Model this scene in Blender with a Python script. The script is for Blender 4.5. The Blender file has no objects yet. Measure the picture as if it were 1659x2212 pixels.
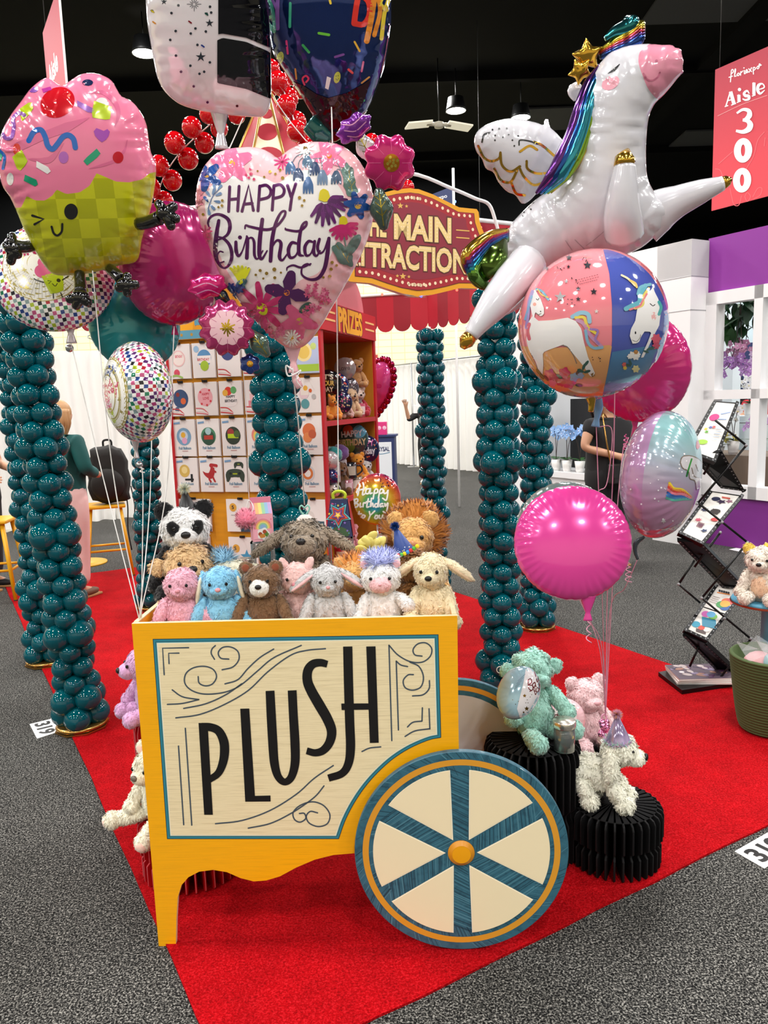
import bpy,bmesh,math,random
import numpy as np
from mathutils import Vector,Matrix,Quaternion,noise
from mathutils.bvhtree import BVHTree
from mathutils.geometry import delaunay_2d_cdt
random.seed(7);rng=np.random.default_rng(7)
sc=bpy.context.scene
COL=sc.collection
PI=math.pi
# ------------------------------------------------------------------ camera
F=1660.0;PITCH=math.radians(8.2);ROLL=math.radians(1.9);CAMH=1.55
FW=Vector((0,math.cos(PITCH),-math.sin(PITCH)));U0=Vector((0,math.sin(PITCH),math.cos(PITCH)))
RI=Vector((1,0,0))*math.cos(ROLL) - U0*math.sin(ROLL)
UP=Vector((1,0,0))*math.sin(ROLL) + U0*math.cos(ROLL)
EYE=Vector((0,0,CAMH))
cd=bpy.data.cameras.new('camera');cam=bpy.data.objects.new('camera',cd);COL.objects.link(cam)
mw=Matrix.Identity(4)
for i in range(3):
    mw[i][0]=RI[i];mw[i][1]=UP[i];mw[i][2]=-FW[i];mw[i][3]=EYE[i]
cam.matrix_world=mw
cd.sensor_fit='AUTO';cd.sensor_width=36;cd.lens=36*F/2212;cd.clip_end=200
sc.camera=cam
# ------------------------------------------------------------------ light and exposure
EXPO=0.28;LAMP_W=205.0
sc.view_settings.view_transform='Standard';sc.view_settings.look='None'
sc.view_settings.exposure=EXPO;sc.view_settings.gamma=1;sc.view_settings.use_curve_mapping=False
w=bpy.data.worlds.new('world');sc.world=w;w.use_nodes=True
w.node_tree.nodes['Background'].inputs[0].default_value=(0.8,0.85,1,1)
w.node_tree.nodes['Background'].inputs[1].default_value=0.05
HALL_LAMPS=[(x,y) for x in (-15,-9.5,-4.2,1.2,6.6,12) for y in (-7.5,-2.6,2.3,7.4,12.6,17.4,22)]  # ceiling grid; the rearmost row is added to brighten the back wall
for i,(x,y) in enumerate(HALL_LAMPS):
    ld=bpy.data.lights.new('hall_lamp','AREA');ld.shape='DISK';ld.size=0.8;ld.energy=LAMP_W
    ld.color=(1,.975,.94)
    lo=bpy.data.objects.new('hall_lamp',ld);COL.objects.link(lo);lo.location=(x,y,8.08)

# ------------------------------------------------------------------ pixel to place helpers (camera survey of the photograph)
def ray(x,y):return FW + RI*((x-829.5)/F) - UP*((y-1106)/F)
def at(x,y,Y):
    d=ray(x,y);return EYE + d*(Y/d.y)
def fl(x,y,z=0.0):
    d=ray(x,y);return EYE + d*((z-CAMH)/d.z)

# ------------------------------------------------------------------ materials
MATS={}
def lin(c):
    if isinstance(c,str):
        c=c.lstrip('#');c=[int(c[i:i+2],16)/255 for i in (0,2,4)]
        c=[x/12.92 if x <= .04045 else ((x+.055)/1.055)**2.4 for x in c]
    return (c[0],c[1],c[2],1)
def mat(name,col,rough=.5,metal=0,coat=0,bump=None,var=None,sheen=0,emit=0,alpha=1,spec=.5,trans=0):
    """bump=(scale,strength[,stretch]) ; var=(scale,amount[,stretch xyz]) brightness variation"""
    if name in MATS:return MATS[name]
    m=bpy.data.materials.new(name);m.use_nodes=True
    nt=m.node_tree;b=nt.nodes['Principled BSDF']
    c=lin(col)
    b.inputs['Base Color'].default_value=c
    b.inputs['Roughness'].default_value=rough;b.inputs['Metallic'].default_value=metal
    b.inputs['Coat Weight'].default_value=coat;b.inputs['Coat Roughness'].default_value=.06
    b.inputs['Specular IOR Level'].default_value=spec
    b.inputs['Sheen Weight'].default_value=sheen;b.inputs['Sheen Roughness'].default_value=.5
    b.inputs['Transmission Weight'].default_value=trans
    if emit:
        b.inputs['Emission Color'].default_value=c;b.inputs['Emission Strength'].default_value=emit
    b.inputs['Alpha'].default_value=alpha
    tc=None
    if bump or var:tc=nt.nodes.new('ShaderNodeTexCoord')
    def nz(scale,stretch,detail=3):
        mp=nt.nodes.new('ShaderNodeMapping');mp.inputs['Scale'].default_value=stretch
        nt.links.new(tc.outputs['Object'],mp.inputs[0])
        n=nt.nodes.new('ShaderNodeTexNoise');n.inputs['Scale'].default_value=scale;n.inputs['Detail'].default_value=detail
        nt.links.new(mp.outputs[0],n.inputs['Vector']);return n
    if var:
        n=nz(var[0],var[2] if len(var) > 2 else (1,1,1))
        r=nt.nodes.new('ShaderNodeMapRange');r.inputs[1].default_value=.3;r.inputs[2].default_value=.7
        r.inputs[3].default_value=1-var[1];r.inputs[4].default_value=1+var[1]*.6
        nt.links.new(n.outputs[0],r.inputs[0])
        mx=nt.nodes.new('ShaderNodeMix');mx.data_type='RGBA';mx.blend_type='MULTIPLY';mx.inputs[0].default_value=1
        mx.inputs[6].default_value=c;nt.links.new(r.outputs[0],mx.inputs[7]);nt.links.new(mx.outputs[2],b.inputs['Base Color'])
    if bump:
        n=nz(bump[0],bump[2] if len(bump) > 2 else (1,1,1),2)
        bp=nt.nodes.new('ShaderNodeBump');bp.inputs['Strength'].default_value=bump[1];bp.inputs['Distance'].default_value=.01
        nt.links.new(n.outputs[0],bp.inputs['Height']);nt.links.new(bp.outputs[0],b.inputs['Normal'])
    MATS[name]=m;return m
def print_(hexc):            # matt printed card
    return mat('print_'+hexc,hexc,.45)
def foil(hexc,rough=.2,metal=.0,coat=.7):   # printed foil film
    return mat('foil_%s_%d' % (hexc,metal*100),hexc,rough,metal,coat,bump=(12,.03))
def mfoil(hexc,rough=.13):return mat('mfoil_'+hexc,hexc,rough,.95,.2,bump=(22,.09))
def furm(hexc):return mat('fur_'+hexc,[min(.95,c*1.12) for c in lin(hexc)[:3]],.85,0,0,var=(60,.12),sheen=.5,spec=.1)
def checker(name,c1,c2,scale,rough=.2,metal=0,coat=.7,kind='checker',c3=None):
    if name in MATS:return MATS[name]
    m=mat(name,c1,rough,metal,coat);nt=m.node_tree;b=nt.nodes['Principled BSDF']
    tc=nt.nodes.new('ShaderNodeTexCoord');ck=nt.nodes.new('ShaderNodeTexChecker')
    ck.inputs['Scale'].default_value=scale;ck.inputs[1].default_value=lin(c1);ck.inputs[2].default_value=lin(c2)
    mp=nt.nodes.new('ShaderNodeMapping');mp.inputs['Location'].default_value=(.0131,.0077,.5)
    nt.links.new(tc.outputs['UV' if kind == 'uv' else 'Object'],mp.inputs[0])
    if kind != 'uv':mp.inputs['Scale'].default_value=(1,1,0)
    nt.links.new(mp.outputs[0],ck.inputs[0])
    if c3:                  # the coloured squares take a colour of their own
        sn=nt.nodes.new('ShaderNodeVectorMath');sn.operation='SCALE';sn.inputs['Scale'].default_value=scale
        nt.links.new(mp.outputs[0],sn.inputs[0])
        fl_=nt.nodes.new('ShaderNodeVectorMath');fl_.operation='FLOOR';nt.links.new(sn.outputs[0],fl_.inputs[0])
        wn=nt.nodes.new('ShaderNodeTexWhiteNoise');nt.links.new(fl_.outputs[0],wn.inputs[0])
        cr=nt.nodes.new('ShaderNodeValToRGB');cr.color_ramp.interpolation='CONSTANT'
        el=cr.color_ramp.elements
        el[0].color=lin(c3[0]);el[1].position=.999;el[1].color=lin(c3[-1])
        for i,c in enumerate(c3[1:],1):
            e=el.new(i/len(c3));e.color=lin(c)
        nt.links.new(wn.outputs[0],cr.inputs[0]);nt.links.new(cr.outputs[0],ck.inputs[2])
    nt.links.new(ck.outputs[0],b.inputs['Base Color']);return m

# ------------------------------------------------------------------ objects
def tag(o,label=None,cat=None,group=None,kind=None):
    if label:o['label']=label
    if cat:o['category']=cat
    if group:o['group']=group
    if kind:o['kind']=kind
    return o
def thing(name,label,cat,loc=(0,0,0),rotz=0,group=None,mtx=None):
    o=bpy.data.objects.new(name,None);COL.objects.link(o);o.empty_display_size=.05
    if mtx is not None:o.matrix_world=mtx
    else:o.location=loc;o.rotation_euler=(0,0,rotz)
    return tag(o,label,cat,group)
def copy_tree(o,parent=None):
    c=o.copy();COL.objects.link(c)
    if parent:c.parent=parent
    for ch in list(o.children):copy_tree(ch,c)
    return c

def cr(pts,n=6,closed=False):
    """Catmull-Rom through points of any dimension"""
    P=np.asarray(pts,float)
    if len(P) < 3 and not closed:return P if n < 2 else np.array([P[0]+(P[-1]-P[0])*t for t in np.linspace(0,1,n*2+1)])
    m=len(P);out=[]
    rngi=range(m if closed else m-1)
    for i in rngi:
        if closed:a,b,c,d=P[(i-1) % m],P[i],P[(i+1) % m],P[(i+2) % m]
        else:
            b,c=P[i],P[i+1]
            a=P[i-1] if i else 2*b-c
            d=P[i+2] if i+2 < m else 2*c-b
        for k in range(n):
            t=k/n
            out.append(.5*(2*b+(c-a)*t+(2*a-5*b+4*c-d)*t*t+(3*b-a-3*c+d)*t**3))
    if not closed:out.append(P[-1])
    return np.array(out)

class MB:
    """collects geometry with material slots; build() links it as ONE mesh object"""
    def __init__(s):s.v=[];s.f=[];s.m=[];s.mats=[];s.nv=0;s.nrm=[];s.has_n=False;s.sm=[];s.T=Matrix.Identity(4)
    def slot(s,m):
        if m not in s.mats:s.mats.append(m)
        return s.mats.index(m)
    def add(s,verts,faces,m,smooth=True,normals=None):
        A=np.asarray(verts,float).reshape(-1,3)
        if s.T != Matrix.Identity(4):
            R=np.array(s.T);A=A@R[:3,:3].T+R[:3,3]
            if normals is not None:normals=np.asarray(normals)@R[:3,:3].T
        s.v.append(A);k=s.slot(m);o=s.nv
        s.f.extend([tuple(i+o for i in f) for f in faces]);s.m.extend([k]*len(faces));s.sm.extend([smooth]*len(faces))
        s.nrm.append(np.zeros((len(A),3)) if normals is None else np.asarray(normals,float))
        if normals is not None:s.has_n=True
        s.nv += len(A);return s
    def box(s,c,d,m,R=None,bev=0):
        x,y,z=[k/2 for k in d]
        if bev:
            bm=bmesh.new();bmesh.ops.create_cube(bm,size=1)
            for v in bm.verts:v.co=Vector((v.co.x*2*x,v.co.y*2*y,v.co.z*2*z))
            bmesh.ops.bevel(bm,geom=bm.edges[:]+bm.verts[:],offset=bev,segments=2,affect='EDGES',profile=.6)
            bm.verts.index_update();V=[tuple(v.co) for v in bm.verts];Fc=[tuple(v.index for v in f.verts) for f in bm.faces];bm.free()
        else:
            V=[(-x,-y,-z),(x,-y,-z),(x,y,-z),(-x,y,-z),(-x,-y,z),(x,-y,z),(x,y,z),(-x,y,z)]
            Fc=[(0,3,2,1),(4,5,6,7),(0,1,5,4),(1,2,6,5),(2,3,7,6),(3,0,4,7)]
        V=[((R@Vector(v)) if R else Vector(v))+Vector(c) for v in V]
        return s.add(V,Fc,m,bool(bev) and False)
    def tube(s,pts,r,m,n=8,caps=True,flat=1.0):
        P=np.asarray(pts,float);k=len(P)
        rr=np.full(k,r,float) if np.isscalar(r) else np.interp(np.linspace(0,1,k),np.linspace(0,1,len(r)),r)
        T=np.gradient(P,axis=0);T /= np.linalg.norm(T,axis=1)[:,None]+1e-12
        a=np.array([0,0,1.]) if abs(T[0][2]) < .9 else np.array([1.,0,0])
        N=np.cross(T[0],a);N /= np.linalg.norm(N);V=[]
        for i in range(k):
            N=N-T[i]*(N@T[i]);N /= np.linalg.norm(N)+1e-12;B=np.cross(T[i],N)
            for j in range(n):
                q=2*PI*j/n;V.append(P[i]+rr[i]*(math.cos(q)*N+math.sin(q)*B*flat))
        Fc=[(i*n+j,i*n+(j+1) % n,(i+1)*n+(j+1) % n,(i+1)*n+j) for i in range(k-1) for j in range(n)]
        if caps:Fc += [tuple(range(n))[::-1],tuple((k-1)*n+j for j in range(n))]
        return s.add(V,Fc,m)
    def lathe(s,prof,m,n=24,c=(0,0,0),R=None,smooth=True):
        V=[];k=len(prof)
        for (r,z) in prof:
            for j in range(n):
                q=2*PI*j/n;v=Vector((r*math.cos(q),r*math.sin(q),z));V.append(((R@v) if R else v)+Vector(c))
        Fc=[(i*n+j,i*n+(j+1) % n,(i+1)*n+(j+1) % n,(i+1)*n+j) for i in range(k-1) for j in range(n)]
        return s.add(V,Fc,m,smooth)
    def ell(s,c,r,m,R=None,nu=16,nv=10):
        V=[];Fc=[]
        for i in range(nv+1):
            t=PI*i/nv
            for j in range(nu):
                p=2*PI*j/nu;v=Vector((r[0]*math.sin(t)*math.cos(p),r[1]*math.sin(t)*math.sin(p),r[2]*math.cos(t)))
                V.append(((R@v) if R else v)+Vector(c))
        for i in range(nv):
            for j in range(nu):Fc.append((i*nu+j,(i+1)*nu+j,(i+1)*nu+(j+1) % nu,i*nu+(j+1) % nu))
        return s.add(V,Fc,m)
    def prism(s,poly,d,m,fr=None,side=None):
        """2D polygon extruded by d along the frame's third axis; fr=(O,ex,ey,ez)"""
        O,ex,ey,ez=fr or (Vector((0,0,0)),Vector((1,0,0)),Vector((0,1,0)),Vector((0,0,1)))
        V2,F2=tri_poly(poly);n=len(V2)
        A=[O+ex*x+ey*y+ez*d for x,y in V2];B=[O+ex*x+ey*y for x,y in V2]
        s.add(A,F2,m,False);s.add(B,[f[::-1] for f in F2],m,False)
        P=[Vector(p) for p in poly];k=len(P)
        if area2(poly) < 0:P=P[::-1]
        V=[O+ex*p.x+ey*p.y for p in P]+[O+ex*p.x+ey*p.y+ez*d for p in P]
        return s.add(V,[(i,(i+1) % k,(i+1) % k+k,i+k) for i in range(k)],side or m,False)
    def build(s,name,parent=None,label=None,uv=None):
        me=bpy.data.meshes.new(name)
        V=np.concatenate(s.v) if s.v else np.zeros((0,3))
        me.from_pydata(V.tolist(),[],s.f)
        for m in s.mats:me.materials.append(m)
        me.polygons.foreach_set('material_index',s.m);me.polygons.foreach_set('use_smooth',s.sm)
        if uv is not None:
            l=me.uv_layers.new(name='UVMap');li=np.empty(len(me.loops),int);me.loops.foreach_get('vertex_index',li)
            l.data.foreach_set('uv',np.asarray(uv)[li].ravel())
        me.update()
        if s.has_n:me.normals_split_custom_set_from_vertices(np.concatenate(s.nrm).tolist())
        o=bpy.data.objects.new(name,me);COL.objects.link(o)
        if parent:o.parent=parent
        if label:o['label']=label
        return o
def area2(P):return sum(P[i][0]*P[(i+1) % len(P)][1]-P[(i+1) % len(P)][0]*P[i][1] for i in range(len(P)))
def tri_poly(poly):
    P=[tuple(map(float,p)) for p in poly]
    if area2(P) < 0:P=P[::-1]
    n=len(P);r=delaunay_2d_cdt([Vector(p) for p in P],[],[list(range(n))],1,1e-7)
    return [tuple(v) for v in r[0]],[tuple(f) if area2([r[0][i] for i in f]) > 0 else tuple(f)[::-1] for f in r[2]]
def inside(pts,poly):
    pts=np.asarray(pts);P=np.asarray(poly);x,y=pts[:,0],pts[:,1];r=np.zeros(len(pts),bool)
    j=len(P)-1
    for i in range(len(P)):
        xi,yi,xj,yj=P[i][0],P[i][1],P[j][0],P[j][1]
        c=((yi > y) != (yj > y)) & (x < (xj-xi)*(y-yi)/((yj-yi) or 1e-12)+xi);r ^= c;j=i
    return r
def resamp(P,h,closed=True):
    P=np.asarray(P,float);Q=np.vstack([P,P[:1]]) if closed else P
    d=np.r_[0,np.cumsum(np.linalg.norm(np.diff(Q,axis=0),axis=1))];n=max(6,int(round(d[-1]/h)))
    t=np.linspace(0,d[-1],n,endpoint=not closed);return np.c_[np.interp(t,d,Q[:,0]),np.interp(t,d,Q[:,1])]
def mesh2d(outline,h,cuts=(),rings=(.22,.6)):
    """triangulated filled outline with graded interior points; cuts: polylines kept as edges"""
    B=resamp(outline,h)
    if area2(B) < 0:B=B[::-1]
    nb=len(B);T=np.roll(B,-1,0)-np.roll(B,1,0);N=np.c_[-T[:,1],T[:,0]];N /= np.linalg.norm(N,axis=1)[:,None]+1e-12
    pts=[B];extra=[]
    for k in rings:extra.append(B+N*h*k)
    x0,y0=B.min(0);x1,y1=B.max(0);gx=[];j=0
    y=y0
    while y < y1:
        for x in np.arange(x0+(h/2 if j % 2 else 0),x1,h):gx.append((x,y))
        y += h*.866;j += 1
    gx=np.array(gx) if gx else np.zeros((0,2));extra.append(gx)
    for k,E in enumerate(extra):
        if not len(E):continue
        E=E[inside(E,B)]
        if len(E):
            lim=h*(rings[k]*.8 if k < len(rings) else 1.0)
            D=np.sqrt(((E[:,None]-B[None])**2).sum(2)).min(1);E=E[D > lim]
        if len(E):pts.append(E)
    C=[];eds=[]
    off=sum(len(p) for p in pts)
    for c in cuts:
        c=resamp(c,h*.8,True);ii=list(range(off,off+len(c)));off += len(c);C.append(c)
        eds += [(ii[i],ii[(i+1) % len(ii)]) for i in range(len(ii))]
    if C:
        Call=np.concatenate(C);keep=[]
        for p in pts[1:]:
            D=np.sqrt(((p[:,None]-Call[None])**2).sum(2)).min(1);keep.append(D > h*.4)
        new=[pts[0]]+[p[k] for p,k in zip(pts[1:],keep)]
        o2=sum(len(p) for p in new);sh=o2-sum(len(p) for p in pts)
        eds=[(a+sh,b+sh) for a,b in eds];pts=new+C
    A=np.concatenate(pts)
    r=delaunay_2d_cdt([Vector(p) for p in A],eds,[list(range(nb))],1 if not C else 1,1e-6)
    V=np.array([tuple(v) for v in r[0]]);Fc=[tuple(f) for f in r[2]]
    Fc=[f if area2([V[i] for i in f]) > 0 else f[::-1] for f in Fc if len(f) == 3]
    ctr=np.array([V[list(f)].mean(0) for f in Fc]);ok=inside(ctr,B)
    Fc=[f for f,k in zip(Fc,ok) if k]
    return V,Fc,B
def puff(V,Fc):
    """inflated height (0..1) over a triangulated outline: Poisson solve, fixed at the rim"""
    n=len(V);T=np.array(Fc);L=np.zeros((n,n));M=np.zeros(n)
    for k in range(3):
        i,j,l=T[:,k],T[:,(k+1) % 3],T[:,(k+2) % 3]
        a=V[i]-V[l];b=V[j]-V[l];cot=.5*(a*b).sum(1)/(np.abs(a[:,0]*b[:,1]-a[:,1]*b[:,0])+1e-12)
        np.add.at(L,(i,j),-cot);np.add.at(L,(j,i),-cot);np.add.at(L,(i,i),cot);np.add.at(L,(j,j),cot)
    ar=np.abs(np.cross(V[T[:,1]]-V[T[:,0]],V[T[:,2]]-V[T[:,0]]))/2
    for k in range(3):np.add.at(M,T[:,k],ar/3)
    ec={}
    for f in Fc:
        for k in range(3):
            e=(min(f[k],f[(k+1) % 3]),max(f[k],f[(k+1) % 3]));ec[e]=ec.get(e,0)+1
    bd=np.zeros(n,bool)
    for e,c in ec.items():
        if c == 1:bd[list(e)]=True
    I=np.where(~bd)[0];u=np.zeros(n)
    A=L[np.ix_(I,I)];A[np.diag_indices(len(I))] += 1e-9
    u[I]=np.linalg.solve(A,M[I]);u=np.maximum(u,0)
    return np.sqrt(u/u.max()),bd
def star(r0,r1,n=5,rot=0):return lambda t:r0 if False else _star(t-rot,r0,r1,n)
def _star(t,r0,r1,n):
    a=(t-PI/2) % (2*PI/n);a=min(a,2*PI/n-a);b=PI/n
    x1,y1,x2,y2=r0,0,r1*math.cos(b),r1*math.sin(b)
    dx,dy=math.cos(a),math.sin(a);ex,ey=x2-x1,y2-y1
    return (x1*ey-y1*ex)/(dx*ey-dy*ex)
_txt={}
def text2d(s,bold=0.0,sub=None):
    """built-in font outline as triangles, cap height about .7, left aligned at 0"""
    key=(s,bold)
    if key not in _txt:
        c=bpy.data.curves.new('t','FONT');c.body=s;c.offset=bold;c.resolution_u=3;c.fill_mode='FRONT'
        o=bpy.data.objects.new('t',c);COL.objects.link(o);dg=bpy.context.evaluated_depsgraph_get()
        me=bpy.data.meshes.new_from_object(o.evaluated_get(dg));bm=bmesh.new();bm.from_mesh(me)
        bmesh.ops.triangulate(bm,faces=bm.faces[:])
        for it in range(3):
            le=[e for e in bm.edges if e.calc_length() > .22]
            if le:bmesh.ops.subdivide_edges(bm,edges=le,cuts=1);bmesh.ops.triangulate(bm,faces=bm.faces[:])
        bm.verts.index_update()
        V=np.array([(v.co.x,v.co.y) for v in bm.verts]);Fc=[tuple(v.index for v in f.verts) for f in bm.faces]
        Fc=[f if area2([V[i] for i in f]) > 0 else f[::-1] for f in Fc]
        bm.free();bpy.data.objects.remove(o);bpy.data.curves.remove(c);bpy.data.meshes.remove(me)
        V[:,0] -= V[:,0].min();_txt[key]=(V,Fc)
    return _txt[key]
# 2D shapes as (verts, faces)
def s_blob(c,rf,rings=3,seg=28,rot=0,sx=1,sy=1):
    f=rf if callable(rf) else (lambda t:rf)
    V=[tuple(c)];Fc=[];cs,sn=math.cos(rot),math.sin(rot)
    for k in range(1,rings+1):
        for j in range(seg):
            t=2*PI*j/seg;r=f(t)*k/rings;x,y=r*math.cos(t)*sx,r*math.sin(t)*sy
            V.append((c[0]+x*cs-y*sn,c[1]+x*sn+y*cs))
    for j in range(seg):Fc.append((0,1+j,1+(j+1) % seg))
    for k in range(rings-1):
        for j in range(seg):
            a=1+k*seg;Fc.append((a+j,a+seg+j,a+seg+(j+1) % seg,a+(j+1) % seg))
    return np.array(V),Fc
def s_stroke(pts,w,n=6,closed=False,cap=True,smooth=True):
    P=cr(pts,n,closed) if smooth else np.asarray(pts,float)
    if closed:P=np.vstack([P,P[:1]])
    k=len(P);W=np.full(k,w,float) if np.isscalar(w) else np.interp(np.linspace(0,1,k),np.linspace(0,1,len(w)),w)
    T=np.gradient(P,axis=0);T /= np.linalg.norm(T,axis=1)[:,None]+1e-12
    if closed:T[0]=T[-1]=(T[0]+T[-1])/2
    N=np.c_[-T[:,1],T[:,0]];V=[];Fc=[]
    for i in range(k):
        for q in (-.5,0,.5):V.append(P[i]+N[i]*W[i]*q)
    for i in range(k-1):
        a=3*i
        for q in (0,1):Fc.append((a+q,a+3+q,a+4+q,a+1+q))
    if cap and not closed:
        for i,sg in ((0,-1),(k-1,1)):
            b=len(V);cs=[]
            for q in np.linspace(-PI/2,PI/2,7):cs.append(P[i]+W[i]/2*(N[i]*math.sin(q)+sg*T[i]*math.cos(q)))
            V += cs;V.append(P[i]);c=len(V)-1
            Fc += [(c,b+j,b+j+1) for j in range(6)]
    return np.array(V),Fc
def s_poly(poly,h=None):
    if h:
        V,Fc,B=mesh2d(poly,h,rings=());return V,Fc
    V,Fc=tri_poly(poly);return np.array(V),Fc
def s_text(s,x,y,cap,bold=0,width=None,rot=0,center=False):
    """y is the baseline; pixel style axes (y down)"""
    V,Fc=text2d(s,bold);k=cap/.69;A=V*k;A=A.copy()
    if width:A[:,0] *= width/max(1e-9,A[:,0].max())
    if center:A[:,0] -= A[:,0].max()/2
    A[:,1] *= -1
    c,sn=math.cos(rot),math.sin(rot);A=np.c_[A[:,0]*c-A[:,1]*sn,A[:,0]*sn+A[:,1]*c]
    return A+np.array([x,y]),Fc
def ccw(V,f):return f

class Plane:
    """decals on a flat sheet: maps survey coordinates to a plane; used for signs and panels (local to a parent matrix)"""
    def __init__(s,O,ex,ey,ez,conv=None,inv=None):
        s.O,s.ex,s.ey,s.ez,s.conv,s.inv=O,ex.normalized(),ey.normalized(),ez.normalized(),conv,inv;s.k=0;s.mb=MB();s.base=.0006
    def loc(s,x,y):
        if s.conv:x,y=s.conv(x,y)
        d=ray(x,y);t=(s.O-EYE).dot(s.ez)/d.dot(s.ez);p=EYE+d*t-s.O;return p.dot(s.ex),p.dot(s.ey)
    def p3(s,u,v,off=0):
        p=s.O+s.ex*u+s.ey*v+s.ez*off;return (s.inv@p) if s.inv else p
    def put(s,VF,m,off=None,px=True,mb=None):
        V,Fc=VF;s.k += 1
        if off is None:off=s.base+.00012*s.k
        A=[s.p3(*(s.loc(x,y) if px else (x,y)),off) for x,y in V]
        # orient faces to the front
        f0=Fc[0];a,b,c=[A[i] for i in f0[:3]]
        ez=(s.inv.to_3x3()@s.ez) if s.inv else s.ez
        if (Vector(b)-Vector(a)).cross(Vector(c)-Vector(a)).dot(ez) < 0:Fc=[f[::-1] for f in Fc]
        (mb or s.mb).add(A,Fc,m,False);return s
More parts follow.
